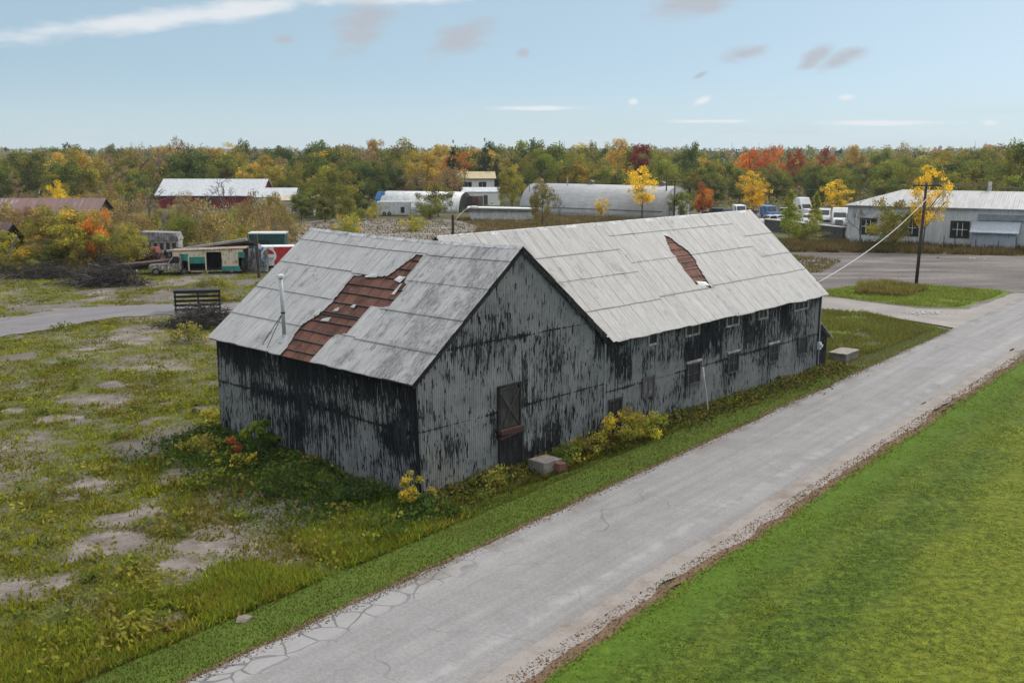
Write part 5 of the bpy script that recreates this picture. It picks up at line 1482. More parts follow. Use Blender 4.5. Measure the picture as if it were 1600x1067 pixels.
# big grey arched hut
ax = Vector((5.0, 222, 0)); bx = Vector((32.4, 203.0, 0))
hut = empty('arched_hut', bx, math.atan2((ax - bx).y, (ax - bx).x))          # local x runs from the near gable to the far end
HL = (ax - bx).length; HRAD = 6.15; HH = 6.05
prof = [(HRAD * math.cos(a), HH * (math.sin(a) ** .92)) for a in np.linspace(0, PI, 25)]
m_ = MB()
m_.add([(xx, a, b) for a, b in prof for xx in (0, HL)], [(2 * i, 2 * i + 1, 2 * i + 3, 2 * i + 2) for i in range(24)])
sh = m_.build('roof_shell', corrugated('hut_steel', (.38, .375, .385), (.22, .20, .20), .25, 'x', .4, .55, (.08, .35, .35)), hut, smooth=True)
sd = sh.modifiers.new('solid', 'SOLIDIFY'); sd.thickness = .05; sd.offset = 1
for nm, xx in (('gable_wall', .12), ('rear_gable_wall', HL - .12)):
    m_ = MB(); m_.prism([(a * .985, b * .985) for a, b in prof], -.05, .05, Matrix.Translation((xx, 0, 0)) @ Matrix.Rotation(PI / 2, 4, 'Z'))
    gw = m_.build(nm, corrugated('hut_gable', (.46, .46, .47), (.22, .2, .2), .3, 'y', .4), hut)
    if xx < 1:
        for (a, b, c, d, nn) in ((-.5, .5, 3.4, 4.6, 'window'), (-2.6, -1.5, .2, 2.2, 'door'), (1.0, 3.4, .0, 3.0, 'large_door')):
            q_ = MB(); q_.box(.0, .065, a, b, c, d); q_.build(nn, M_GLASS if nn != 'large_door' else simple('grey_door', (.22, .22, .23), .6), gw)
m_ = MB(); m_.box(.15, HL - .15, HRAD - .05, HRAD + .25, -.1, .55); m_.build('footing', simple('footing_concrete', (.25, .235, .22), .9), hut)
m_ = MB(); m_.box(.1, HL - .1, HRAD - .3, HRAD - .02, 1.35, 1.45); m_.build('gutter', simple('dark_gutter', (.10, .10, .10), .6), hut)
for xx in (3.2, 19.5, 32.0):
    m_ = MB(); m_.box(xx - .5, xx + .5, -.5, .5, HH - .15, HH + .55); m_.prism([(xx - .65, HH + .55), (xx + .65, HH + .55), (xx, HH + .85)], -.6, .6); m_.build('roof_vent', simple('vent_brown', (.16, .13, .115), .7), hut)
for xx, yy in ((24.2, 1.8), (32.0, 4.3)):
    z0 = HH * math.sqrt(1 - (yy / HRAD) ** 2) ** .92
    m_ = MB(); m_.tube([(xx, yy, z0 - .2), (xx, yy, z0 + 1.6)], .12, 8); m_.build('flue_pipe', M_GALV, hut)
tag(hut, 'big grey corrugated arched hut with roof vents', 'arched hut')

# small white arched hut with an open brown end
bx2 = Vector((at(728, 222), 222, 0)); ax2 = Vector((at(606, 228), 228, 0))
hut2 = empty('arched_hut', bx2, math.atan2((ax2 - bx2).y, (ax2 - bx2).x))
L2 = (ax2 - bx2).length; R2, H2 = 4.2, 4.15
prof2 = [(R2 * math.cos(a), H2 * math.sin(a) ** .9) for a in np.linspace(0, PI, 19)]
m_ = MB()
m_.add([(xx, a, b) for a, b in prof2 for xx in (0, L2)], [(2 * i, 2 * i + 1, 2 * i + 3, 2 * i + 2) for i in range(18)])
sh = m_.build('roof_shell', simple('white_cover', (.62, .62, .62), .55, var=.12, scale=.6, dirt=(.4, .38, .36), dirt_amt=.3), hut2, smooth=True)
sd = sh.modifiers.new('solid', 'SOLIDIFY'); sd.thickness = .06; sd.offset = 1
m_ = MB(); m_.prism([(a * .98, b * .98) for a, b in prof2], -.05, .05, Matrix.Translation((3.2, 0, 0)) @ Matrix.Rotation(PI / 2, 4, 'Z')); m_.build('inner_wall', M_BLACKWOOD, hut2)
m_ = MB(); m_.prism([(a * .98, b * .98) for a, b in prof2], -.05, .05, Matrix.Translation((L2 - .2, 0, 0)) @ Matrix.Rotation(PI / 2, 4, 'Z')); m_.build('rear_wall', simple('white_cover', (.62, .62, .62)), hut2)
m_ = MB(); m_.box(-2.4, -.1, -4.0, -1.2, 0, 3.2); m_.box(-.05, .1, -R2 * .8, -1.0, 0, 3.0); m_.build('side_shed', simple('brown_boards', (.10, .06, .05), .85, var=.4, dirt=(.05, .04, .04)), hut2)
tag(hut2, 'small white arched hut with open dark end', 'arched hut')

def gable_house(name, x, y, rz, L, W, he, hr, wall_m, roof_m, label, cat, over=.4, win=(), doors=(), hip=0.0, chim=None, roof_split=True):
    """local x along the ridge; front wall at y = -W/2"""
    o = empty(name, (x, y, 0), rz)
    m_ = MB()
    m_.box(-L / 2, L / 2, -W / 2, -W / 2 + .12, -.2, he); m_.box(-L / 2, L / 2, W / 2 - .12, W / 2, -.2, he)
    for sg in (-1, 1):
        xx = sg * L / 2
        a, b = sorted((xx, xx - sg * .12))
        top = he if hip else hr - .05
        pr_ = [(-W / 2 + .12, -.2), (W / 2 - .12, -.2), (W / 2 - .12, he), (0, top), (-W / 2 + .12, he)] if not hip else [(-W / 2 + .12, -.2), (W / 2 - .12, -.2), (W / 2 - .12, he), (-W / 2 + .12, he)]
        m_.prism([(p_[0], p_[1]) for p_ in pr_], a, b, Matrix(((0, 1, 0, 0), (1, 0, 0, 0), (0, 0, 1, 0), (0, 0, 0, 1))))
    m_.build('wall', wall_m, o)
    sl_ = (hr - he) / (W / 2); ze = he - over * sl_ + .06; zr = hr + .06
    x0, x1 = -L / 2 - over, L / 2 + over
    r0, r1 = x0 + hip, x1 - (hip * .0)
    m_ = MB(); yo = W / 2 + over
    top = [(x0, -yo, ze), (x1, -yo, ze), (r1, 0, zr), (r0, 0, zr), (x0, yo, ze), (x1, yo, ze)]
    bot = [(a, b, c - .1) for a, b, c in top]
    fs = [(0, 1, 2, 3), (3, 2, 5, 4), (6, 9, 8, 7), (9, 10, 11, 8), (0, 6, 7, 1), (4, 5, 11, 10), (1, 7, 8, 2), (2, 8, 11, 5)]
    fs += [(0, 3, 9, 6), (3, 4, 10, 9)] if not hip else [(0, 3, 4), (6, 10, 9), (0, 4, 10, 6)]
    m_.add(top + bot, fs)
    rf = m_.build('roof', roof_m, o)
    if chim:
        m_ = MB(); m_.box(chim[0] - .25, chim[0] + .25, chim[1] - .25, chim[1] + .25, he, chim[2]); m_.build('chimney', simple('pale_chimney', (.40, .38, .36), .8), rf)
    for (a, b, c, d, nv, nh) in win:
        yy = -W / 2 - .003
        fr = MB(); t_w = .28
        fr.box(a - t_w, b + t_w, yy - .05, yy, c - t_w, c); fr.box(a - t_w, b + t_w, yy - .05, yy, d, d + t_w); fr.box(a - t_w, a, yy - .05, yy, c, d); fr.box(b, b + t_w, yy - .05, yy, c, d)
        fr = fr.build('window', simple('black_surround', (.02, .02, .022), .6), o)
        p_ = MB(); p_.box(a, b, yy - .02, yy, c, d); p_.build('pane', M_GLASS, fr)
        mu = MB()
        for k in range(1, nv): q_ = a + (b - a) * k / nv; mu.box(q_ - .035, q_ + .035, yy - .06, yy - .021, c, d)
        for k in range(1, nh): q_ = c + (d - c) * k / nh; mu.box(a, b, yy - .062, yy - .0215, q_ - .035, q_ + .035)
        mu.build('frame', simple('white_bars', (.6, .6, .6), .6), fr)
    for (a, b, c) in doors:
        yy = -W / 2 - .003
        d2 = MB(); d2.box(a, b, yy - .05, yy, 0, c); d2.build('door', simple('dark_door', (.06, .055, .055), .7), o)
    tag(o, label, cat)
    return o

# grey metal building on the right: front wall from A to B
A_ = Vector((at(1322, 148), 148, 0)); B_ = A_ + Vector((.875, -.484, 0)).normalized() * 46
d_ = (B_ - A_); Lg = d_.length; ang = math.atan2(d_.y, d_.x); nrm = Vector((-d_.y, d_.x, 0)).normalized()
Wg = 16.0
cen = (A_ + B_) / 2 + nrm * Wg / 2
M_GW = corrugated('pale_grey_siding', (.48, .49, .51), (.20, .19, .19), .3, 'x', .4, .6, (.35, .35, .05))
M_GR = corrugated('white_roof_sheet', (.34, .335, .34), (.40, .33, .31), .3, 'x', .5, .55, (.35, .04, .05))
def wx(px):                                          # along the front wall for a picture column
    best = min((abs((800 + F * p_.x / (p_.y * cp - (2.5 - H) * sp)) - px), t) for t in np.linspace(0, 46, 461) for p_ in [A_ + d_.normalized() * t])
    return best[1] - Lg / 2
wins = [(wx(a) , wx(b), 1.55, 3.35, 3, 2) for a, b in ((1346, 1367), (1412, 1432), (1488, 1511))]
gb_ = gable_house('metal_building', cen.x, cen.y, ang, Lg, Wg, 5.45, 7.35, M_GW, M_GR, 'long pale grey metal building with hipped white roof and dark windows', 'building', .45, wins, (), 6.5, (wx(1502) + 2.5, .5, 8.7))
m_ = MB(); a, b = wx(1523), wx(1590)
yf = -Wg / 2
m_.box(a, b, yf - 3.2, yf - .01, -.2, 2.5); lw_ = m_.build('lean_to', corrugated('blue_grey_siding', (.29, .32, .37), (.2, .21, .23), .3, 'x', .4), gb_)
m_ = MB()
tp = [(a - .3, yf - 3.6, 2.45), (b + .3, yf - 3.6, 2.45), (b + .3, yf - .01, 3.75), (a - .3, yf - .01, 3.75)]
m_.add(tp + [(p_[0], p_[1], p_[2] - .12) for p_ in tp], [(0, 1, 2, 3), (7, 6, 5, 4), (0, 4, 5, 1), (1, 5, 6, 2), (2, 6, 7, 3), (3, 7, 4, 0)]); m_.build('lean_to_roof', corrugated('blue_grey_roof', (.27, .30, .34), (.2, .2, .22), .3, 'x', .3), lw_)
m_ = MB(); m_.box(a + .3, b + 1.2, yf - .25, yf - .012, 3.85, 4.6); m_.build('sign_board', simple('grey_panel', (.17, .185, .21), .6), lw_)
m_ = MB(); m_.box(b - .02, b + .03, yf - 2.4, yf - 1.4, .3, 1.9); m_.build('side_door', M_GLASS, lw_)
for k, px in enumerate((1478, 1495, 1531, 1566)):
    q_ = A_ + d_.normalized() * (wx(px) + Lg / 2) - nrm * (5.2 if px > 1520 else 1.6)
    m_ = MB(); m_.beam((q_.x, q_.y, -.1), (q_.x, q_.y, 1.6), .07, .07)
    tag(m_.build('fence_stake', M_BLACKSTEEL), ('thin dark stake left of the third window of the grey building', 'thin dark stake below the third window of the grey building', 'thin dark stake at the lean-to left corner', 'thin dark stake before the lean-to middle')[k], 'stake')

# red barn with a white roof
RY = 236
xl, xr = at(238, RY), at(408, RY)
gable_house('red_barn', (xl + xr) / 2 + 1.0, RY + 5, -.06, xr - xl - 1, 11, 3.0, 6.3, corrugated('red_boards', (.20, .022, .028), (.12, .02, .025), .4, 'x', .4), corrugated('white_steel_roof', (.47, .48, .50), (.52, .52, .54), .4, 'x', .3, .5), 'long red barn with a plain white metal roof', 'barn', .5, (), ((-2, 1, 2.4),))
# rusty roofed sheds at the left
M_RUST = corrugated('rusty_roof', (.19, .115, .105), (.42, .38, .35), .25, 'x', .55, .75, (.5, .05, .05))
gable_house('rusty_shed', at(35, 141), 144, -.02, 21, 8.5, 3.9, 6.5, simple('dark_boards', (.05, .042, .038), .9, var=.4), M_RUST, 'long shed with a rust streaked roof among scrub', 'shed', .4)
sh2 = gable_house('collapsed_shed', at(2, 116) - 3.8, 119, -.25, 8, 6, 2.6, 5.3, simple('dark_boards', (.05, .042, .038)), corrugated('brown_rust_roof', (.10, .06, .058), (.26, .22, .20), .25, 'x', .4, .8, (.5, .05, .05)), 'sagging dark shed with brown rusted roof at the picture edge', 'shed', .4)
sh2.rotation_euler = (.0, .09, -.25)
# far white houses and yard sheds
M_WW = simple('white_siding', (.60, .60, .60), .6, var=.1, scale=1)
M_LR = simple('light_grey_roof', (.46, .47, .49), .6, var=.15, scale=.6)
gable_house('white_house', at(385, 300), 300, .1, 8, 7, zat(271, 300), zat(264, 300), M_WW, M_LR, 'small white house beyond the red barn right end', 'house', .4, ((-1, 1, 2.2, 3.6, 2, 1),))
gable_house('white_house', at(138, 420), 420, 1.5, 8, 6, zat(251, 420), zat(244, 420), M_WW, M_LR, 'tiny white gabled house in the left woods', 'house', .3)
gable_house('yard_shed', at(432, 226), 226, 0, 9, 5, zat(306, 226), zat(294, 226), simple('pale_panel', (.42, .43, .44), .6, var=.2), M_LR, 'low pale shed right of the red barn', 'shed', .3)
gable_house('yard_shed', at(470, 220), 220, 0, 11, 3, zat(312, 220), zat(305, 220), simple('pale_panel', (.42, .43, .44)), simple('cream_roof', (.48, .42, .30), .7, var=.2), 'long cream roofed shed in the yard', 'shed', .2)
gable_house('yard_shed', at(482, 210), 210, 0, 2.6, 2.5, zat(313, 210), zat(308, 210), simple('pale_panel', (.42, .43, .44)), M_LR, 'small white box shed with a blue door', 'shed', .1, (), ((-1.1, -.5, 2.2),))
gable_house('tan_house', at(742, 285), 288, .1, 10, 8, zat(278, 285), zat(269, 285), M_WW, simple('tan_roof', (.40, .33, .20), .75, var=.15), 'house with a pale tan roof behind the mobile home', 'house', .5, ((-3, -1.5, 2.5, 4, 2, 1), (1, 2.5, 2.5, 4, 2, 1)))
gable_house('mobile_home', at(752, 248), 248, 0, 9, 4, zat(299, 248), zat(293, 248), M_WW, M_LR, 'white mobile home with a dark door', 'mobile home', .2, (), ((.6, 1.6, 2.4),))
# long low white shed roof left of the big hut
m0 = empty('low_shed', (at(785, 196), 196, 0), -.05)
m_ = MB(); m_.box(-6, 6.5, -1.5, 1.5, -.1, 2.0); m_.build('wall', simple('offwhite_wall', (.44, .43, .42), .7, var=.2, dirt=(.25, .23, .2)), m0)
m_ = MB(); m_.prism([(-6.6, 2.25), (7.1, 2.0), (7.1, 2.2), (-6.6, 2.45)], -1.9, 1.9); m_.build('roof', simple('white_flat_roof', (.58, .58, .58), .6, var=.1), m0)
m_ = MB(); m_.box(-6.4, 7.0, -1.86, -1.55, 1.78, 2.0); m_.build('fascia', simple('grey_fascia', (.13, .13, .13), .7), m0)
tag(m0, 'long low white shed with flat roof left of the big arched hut', 'shed')
# low dark wall by the vehicle lot with a white sheet on top
w0, w1 = Vector((at(1196, 172), 172, 0)), Vector((at(1318, 154), 154, 0))
lw2 = empty('low_wall', (w0 + w1) / 2, math.atan2((w1 - w0).y, (w1 - w0).x)); LLw = (w1 - w0).length
m_ = MB(); m_.box(-LLw / 2, LLw / 2, -.3, .3, -.1, 1.7); m_.build('wall', simple('dark_block_wall', (.06, .058, .058), .9, var=.4, dirt=(.10, .09, .08)), lw2)
m_ = MB(); m_.box(-LLw / 2 - .1, LLw / 2 + .1, -.4, .4, 1.7, 1.85); m_.build('coping', simple('pale_coping', (.46, .45, .43), .8, var=.2), lw2)
tag(lw2, 'low dark retaining wall with pale coping beside the vehicle lot', 'wall')
vl = sheet('vehicle_yard', [(at(1090, 226), 226), (at(1325, 222), 222), (at(1330, 158), 158), (at(1200, 176), 176), (at(1090, 186), 186)], .02, M_YARD, .4, 1.0)

# ------------------------------------------------------------------ vehicles
M_TYRE = simple('tyre_rubber', (.02, .02, .02), .9, var=.2)
M_RIM = simple('wheel_rim', (.16, .16, .165), .5, .4)
M_CARGLASS = glass_dark('car_glass', (.02, .024, .028), .08, .5)
M_LIGHT = simple('lamp_lens', (.55, .55, .52), .2, var=.05)
def paint(col, nm):
    return simple('paint_' + nm, col, .35, 0, .12, 1.5, spec=.5)
def wheel(parent, x, y, r, w):
    m_ = MB(); m_.tube([(x, y - w / 2, r), (x, y + w / 2, r)], r, 14); o = m_.build('wheel', M_TYRE, parent)
    m_ = MB(); sg = 1 if y > 0 else -1
    m_.tube([(x, y + sg * (w / 2 - .04), r), (x, y + sg * (w / 2 + .012), r)], r * .58, 10); m_.build('rim', M_RIM, o)
def car(x, y, rz, col, nm, label, style='sedan'):
    o = empty('parked_car' if style in ('sedan', 'suv') else ('pickup_truck' if style == 'pickup' else 'van'), (x, y, 0), rz)
    P_ = paint(col, nm)
    if style == 'sedan': L, Wd, low, cab = 4.5, 1.75, [(-2.25, .35), (2.25, .35), (2.28, .62), (2.1, .82), (1.0, .92), (-1.35, .95), (-2.2, .88), (-2.28, .6)], [(1.0, .9), (.35, 1.38), (-.9, 1.42), (-1.55, .93)]
    elif style == 'suv': L, Wd, low, cab = 4.6, 1.85, [(-2.3, .4), (2.3, .4), (2.32, .75), (2.15, 1.02), (1.1, 1.08), (-2.25, 1.1), (-2.32, .7)], [(1.05, 1.06), (.45, 1.68), (-1.9, 1.72), (-2.2, 1.08)]
    elif style == 'pickup': L, Wd, low, cab = 5.3, 1.9, [(-2.65, .5), (2.65, .5), (2.68, .85), (2.5, 1.1), (1.35, 1.15), (-2.6, 1.12), (-2.68, .7)], [(1.35, 1.12), (.8, 1.75), (-.5, 1.78), (-.7, 1.1)]
    else: L, Wd, low, cab = 5.4, 2.0, [(-2.7, .4), (2.7, .4), (2.72, .8), (2.55, 1.15), (1.9, 1.25), (1.35, 2.25), (-2.6, 2.3), (-2.72, .7)], None
    m_ = MB(); m_.prism(low, -Wd / 2, Wd / 2); m_.build('body', P_, o, bevel=.05)
    if cab:
        m_ = MB(); m_.prism(cab, -Wd / 2 + .12, Wd / 2 - .12); m_.build('cabin', P_, o, bevel=.04)
        wn = MB()
        cx = sum(p_[0] for p_ in cab) / 4; cz = sum(p_[1] for p_ in cab) / 4
        ins = [(cx + (p_[0] - cx) * .84, cz + (p_[1] - cz) * .74 + .02) for p_ in cab]
        wn.prism(ins, -Wd / 2 + .105, Wd / 2 - .105); wn.build('side_window', M_CARGLASS, o)
        ws = MB(); (a, b), (c, d) = cab[0], cab[1]
        ws.add([(a + .02, -Wd / 2 + .2, b + .05), (a + .02, Wd / 2 - .2, b + .05), (c + .05, Wd / 2 - .25, d - .05), (c + .05, -Wd / 2 + .25, d - .05)], [(0, 1, 2, 3)])
        ws = ws.build('windscreen', M_CARGLASS, o); ws.location.x = .03
    else:
        ws = MB(); ws.add([(1.93, -.85, 1.3), (1.93, .85, 1.3), (1.45, .8, 2.15), (1.45, -.8, 2.15)], [(0, 1, 2, 3)]); ws = ws.build('windscreen', M_CARGLASS, o); ws.location.x = .02
        wn = MB(); wn.prism([(1.65, 1.3), (1.3, 2.05), (.5, 2.05), (.5, 1.3)], -Wd / 2 - .01, Wd / 2 + .01); wn.build('side_window', M_CARGLASS, o)
    if style == 'pickup':
        m_ = MB(); m_.box(-2.5, -.8, -.75, .75, 1.0, 1.13); m_.build('cargo_bed', M_BLACKSTEEL, o)
    for sx_ in (-1, 1):
        for sy in (-1, 1): wheel(o, sx_ * L * .29, sy * (Wd / 2 - .1), .34, .24)
    for sy in (-1, 1):
        m_ = MB(); m_.box(L / 2 - .02, L / 2 + .05, sy * .62 - .2, sy * .62 + .2, .66, .8); m_.build('headlight', M_LIGHT, o)
    m_ = MB(); m_.box(L / 2 - .03, L / 2 + .07, -Wd / 2 + .1, Wd / 2 - .1, .4, .55); m_.build('bumper', M_BLACKSTEEL, o)
    tag(o, label, {'sedan': 'car', 'suv': 'car', 'pickup': 'pickup truck', 'van': 'van'}[style])
    return o
def semi(x, y, rz, label, tall=3.7, col=(.62, .62, .62), nm='white'):
    o = empty('truck_cab', (x, y, 0), rz); P_ = paint(col, nm)
    m_ = MB(); m_.box(-3.6, 3.2, -.5, .5, .6, 1.0); m_.build('chassis', M_BLACKSTEEL, o)
    m_ = MB(); m_.prism([(1.2, 1.0), (3.3, 1.0), (3.35, 1.6), (3.15, 1.95), (1.2, 2.1)], -1.0, 1.0); m_.build('bonnet', P_, o, bevel=.08)
    m_ = MB(); m_.prism([(-1.6, .9), (1.25, .9), (1.25, 2.1), (.75, 2.95), (.2, tall), (-1.6, tall)], -1.2, 1.2); m_.build('cab', P_, o, bevel=.08)
    m_ = MB(); m_.add([(1.25, -1.0, 2.15), (1.25, 1.0, 2.15), (.8, .95, 2.88), (.8, -.95, 2.88)], [(0, 1, 2, 3)]); w2 = m_.build('windscreen', M_CARGLASS, o); w2.location.x = .03
    m_ = MB(); m_.prism([(1.1, 1.95), (.75, 2.7), (.1, 2.7), (.1, 1.95)], -1.215, 1.215); m_.build('side_window', M_CARGLASS, o)
    m_ = MB(); m_.box(3.34, 3.4, -.6, .6, 1.1, 1.85); m_.build('grille', M_RIM, o)
    m_ = MB(); m_.box(3.3, 3.5, -1.15, 1.15, .5, .85); m_.build('bumper', M_RIM, o)
    for sy in (-1, 1):
        m_ = MB(); m_.box(3.25, 3.38, sy * .8 - .15, sy * .8 + .15, 1.15, 1.4); m_.build('headlight', M_LIGHT, o)
        m_ = MB(); m_.tube([(-1.75, sy * 1.0, .9), (-1.75, sy * 1.0, tall + .2)], .08, 8); m_.build('exhaust_stack', M_RIM, o)
        for xx in (2.4, -2.2, -3.3): wheel(o, xx, sy * .98, .5, .34)
    tag(o, label, 'lorry')
    return o
V_ = lambda px, Y: (at(px, Y), Y)
semi(*V_(1254, 198), -1.2, 'tall white lorry cab with high roof between the two poplars', 4.1)
semi(*V_(1311, 172), -1.9, 'white lorry cab beside the grey metal building corner', 3.6)
car(*V_(1117, 205), 2.6, (.03, .03, .035), 'black', 'black car at the left end of the vehicle lot', 'suv')
car(*V_(1137, 203), -1.9, (.025, .035, .06), 'navy', 'dark navy pickup beside the black car', 'pickup')
car(*V_(1155, 205), -1.6, (.6, .6, .6), 'white', 'white van left of the broad golden tree', 'van')
car(*V_(1201, 203), -1.5, (.04, .13, .32), 'blue', 'bright blue van right of the broad golden tree', 'van')
car(*V_(1212, 188), -2.5, (.62, .62, .62), 'white', 'white car in front of the blue van', 'sedan')
car(*V_(1222, 206), 2.9, (.3, .31, .33), 'silver', 'silver car behind the white car', 'suv')
car(*V_(1262, 186), -2.2, (.62, .62, .62), 'white', 'white hatchback before the tall white lorry cab', 'suv')
car(*V_(1288, 192), -1.9, (.62, .62, .62), 'white', 'white van between the narrow poplar and the rounded yellow tree', 'van')
car(*V_(1205, 182), -2.7, (.55, .55, .56), 'offwhite', 'off white pickup at the edge of the gravel heap', 'pickup')
car(*V_(1284, 172), .3, (.5, .5, .5), 'palegrey', 'pale grey flat pickup behind the low dark wall', 'pickup')
car(*V_(1168, 212), .4, (.16, .06, .05), 'maroon', 'maroon car half hidden behind the broad golden tree', 'sedan')
car(*V_(748, 270), .2, (.05, .012, .015), 'darkred', 'dark red car before the tan roofed house', 'sedan')
# gravel heap in the vehicle lot
m_ = MB(); xh, yh = V_(1222, 178)
ring = []
for k, (rr, zz) in enumerate(((4.6, 0), (3.6, .55), (2.3, 1.05), (1.0, 1.3))):
    ring.append([(xh + rr * 1.25 * math.cos(a) * (1 + .12 * math.sin(3 * a + k)), yh + rr * .7 * math.sin(a), zz + .1 * math.sin(5 * a)) for a in np.linspace(0, 2 * PI, 24, endpoint=False)])
vs = sum(ring, []); fs = [(k * 24 + i, k * 24 + (i + 1) % 24, (k + 1) * 24 + (i + 1) % 24, (k + 1) * 24 + i) for k in range(3) for i in range(24)] + [tuple(range(72, 96))]
m_.add(vs, fs); tag(m_.build('gravel_heap', M_DRIVE, smooth=True), 'brown gravel heap between parked vehicles and low wall', 'heap')
m_ = MB(); xh, yh = V_(1115, 192); m_.box(xh - .5, xh + .5, yh - .4, yh + .4, 0, 1.2); m_.box(xh - .55, xh + .55, yh - .45, yh + .45, 1.2, 1.3); tag(m_.build('crate', paint((.6, .6, .6), 'white'), bevel=.03), 'small white box at the end of the vehicle lot', 'box')

# white box trailer and its rack beside the small hut
tr = empty('box_trailer', (at(616, 210), 210, 0), .03)
m_ = MB(); m_.box(-3.4, 3.4, -1.2, 1.2, .35, 2.75); m_.build('body', simple('trailer_white', (.5, .5, .52), .5, var=.12, dirt=(.33, .32, .32), dirt_amt=.4), tr)
m_ = MB(); m_.box(1.4, 2.2, -1.23, -1.2, .5, 1.7); m_.build('dark_marking', M_BLACKSTEEL, tr)
for xx in (-.5, .5): wheel(tr, xx - 1.4, -1.15, .38, .24); wheel(tr, xx - 1.4, 1.15, .38, .24)
tag(tr, 'white box trailer before the small white arched hut', 'trailer')
rk = empty('storage_rack', (at(650, 208), 208, 0), .03)
m_ = MB()
for zz in (.4, 1.5, 2.6): m_.box(-1.1, 1.1, -.5, .5, zz, zz + .08)
for xx in (-1.1, 0, 1.02):
    for yy in (-.5, .42): m_.box(xx, xx + .08, yy, yy + .08, 0, 2.6)
m_.build('frame', M_WFRAME, rk)
m_ = MB(); m_.box(-.95, -.1, -.35, .35, .5, 1.3); m_.box(.15, .95, -.35, .35, 1.6, 2.4); m_.build('boxes', simple('pale_box', (.4, .4, .39), .7), rk)
tag(rk, 'white metal storage rack at the box trailer end', 'rack')
# blue tarpaulin over a stack
m_ = MB(); xh, yh = V_(596, 226)
pts = [[(xh - 1.3 + i * .52, yh - 1 + j * .7, (zat(300, 226) if 0 < i < 5 and 0 < j < 3 else zat(311, 226)) + .12 * math.sin(i * 2.1 + j)) for i in range(6)] for j in range(4)]
vs = [p_ for row in pts for p_ in row] + [(p_[0], p_[1], 0) for row in pts for p_ in row]
fs = [(j * 6 + i, j * 6 + i + 1, (j + 1) * 6 + i + 1, (j + 1) * 6 + i) for j in range(3) for i in range(5)]
fs += [(i, 24 + i, 25 + i, i + 1) for i in range(5)] + [(18 + i, 19 + i, 43 + i, 42 + i) for i in range(5)] + [(j * 6, (j + 1) * 6, 24 + (j + 1) * 6, 24 + j * 6) for j in range(3)] + [(j * 6 + 5, 24 + j * 6 + 5, 24 + (j + 1) * 6 + 5, (j + 1) * 6 + 5) for j in range(3)]
m_.add(vs, fs); tag(m_.build('tarpaulin', simple('blue_tarp', (.04, .16, .36), .55, var=.3)), 'blue tarpaulin draped over a stack left of the small arched hut', 'tarpaulin')
# pale vehicles near the red barn
car(*V_(292, 205), .15, (.45, .45, .46), 'dustywhite', 'dusty white van parked below the red barn', 'van')
car(*V_(320, 203), .1, (.4, .4, .41), 'dustygrey', 'dusty grey pickup right of the dusty white van', 'pickup')

# ------------------------------------------------------------------ the junk row
M_CREAM = simple('cream_paint', (.50, .44, .33), .7, var=.12, scale=1.5, dirt=(.20, .12, .08), dirt_amt=.35)
M_TEAL = simple('teal_paint', (.02, .20, .16), .6, var=.2, scale=2, dirt=(.05, .08, .07), dirt_amt=.4)
M_RUSTY = simple('rusted_steel', (.10, .05, .035), .85, var=.5, scale=2.5, dirt=(.03, .022, .02), dirt_amt=.7)
M_SCRAP = simple('scrap_grey', (.26, .26, .27), .6, .1, .35, 2, dirt=(.08, .06, .05), dirt_amt=.6)
def wall_box(m_, x0, x1, z0, z1, y=-1.12, th=.06): m_.box(x0, x1, y - th, y, z0, z1)
JY = 110.8
van = empty('derelict_van', (at(325, JY), JY + 1.0, 0), .14); van.scale = (1, 1, .86)
# local x: -3.9 .. 3.9 ; the side towards the viewer is at y = -1.15
m_ = MB(); m_.box(-3.7, 3.9, -1.1, 1.1, .45, .6); m_.box(-3.7, 3.9, 1.0, 1.1, .6, 2.9); m_.box(-3.7, -3.6, -1.1, 1.0, .6, 2.9); m_.box(3.8, 3.9, -1.1, 1.0, .6, 2.9); m_.build('box_shell', M_BLACKWOOD, van)
m_ = MB(); m_.prism([(-3.9, 2.9), (4.0, 3.12), (4.0, 3.22), (-3.9, 3.0)], -1.25, 1.2); m_.build('roof', simple('rusted_cream', (.34, .26, .19), .8, var=.35, scale=2, dirt=(.10, .06, .045), dirt_amt=.7), van)
for (a, b, c, d, mt, nm) in ((-3.7, -3.0, .5, 2.9, M_CREAM, 'side_panel'), (-3.0, -2.1, 2.55, 2.95, M_CREAM, 'side_panel'), (-2.1, -.3, 2.15, 3.0, M_CREAM, 'side_panel'), (1.4, 3.7, 2.7, 3.1, M_CREAM, 'side_panel'), (-.3, 1.5, 2.75, 3.05, M_CREAM, 'side_panel'),
                         (-2.9, -2.15, 1.7, 2.5, M_TEAL, 'shutter'), (-2.0, -.35, 1.35, 2.1, M_TEAL, 'shutter'), (1.4, 3.15, .75, 2.7, M_CREAM, 'side_door'), (3.2, 3.85, 2.0, 2.65, M_TEAL, 'shutter'),
                         (1.35, 3.3, .35, .95, M_TEAL, 'lower_panel'), (-.35, -.2, .45, 2.75, M_CREAM, 'door_post'), (-2.15, -2.0, .4, 2.2, M_CREAM, 'door_post')):
    m_ = MB(); wall_box(m_, a, b, c, d, -1.12 - (.012 if mt is M_TEAL else 0) - (.01 if nm == 'side_door' else 0) - (.02 if nm == 'door_post' else 0), .05); m_.build(nm, mt, van)
for xx in (-2.6, 2.4): wheel(van, xx, -1.05, .42, .26); wheel(van, xx, 1.05, .42, .26)
tag(van, 'derelict cream and teal delivery van body with open shutters', 'van')
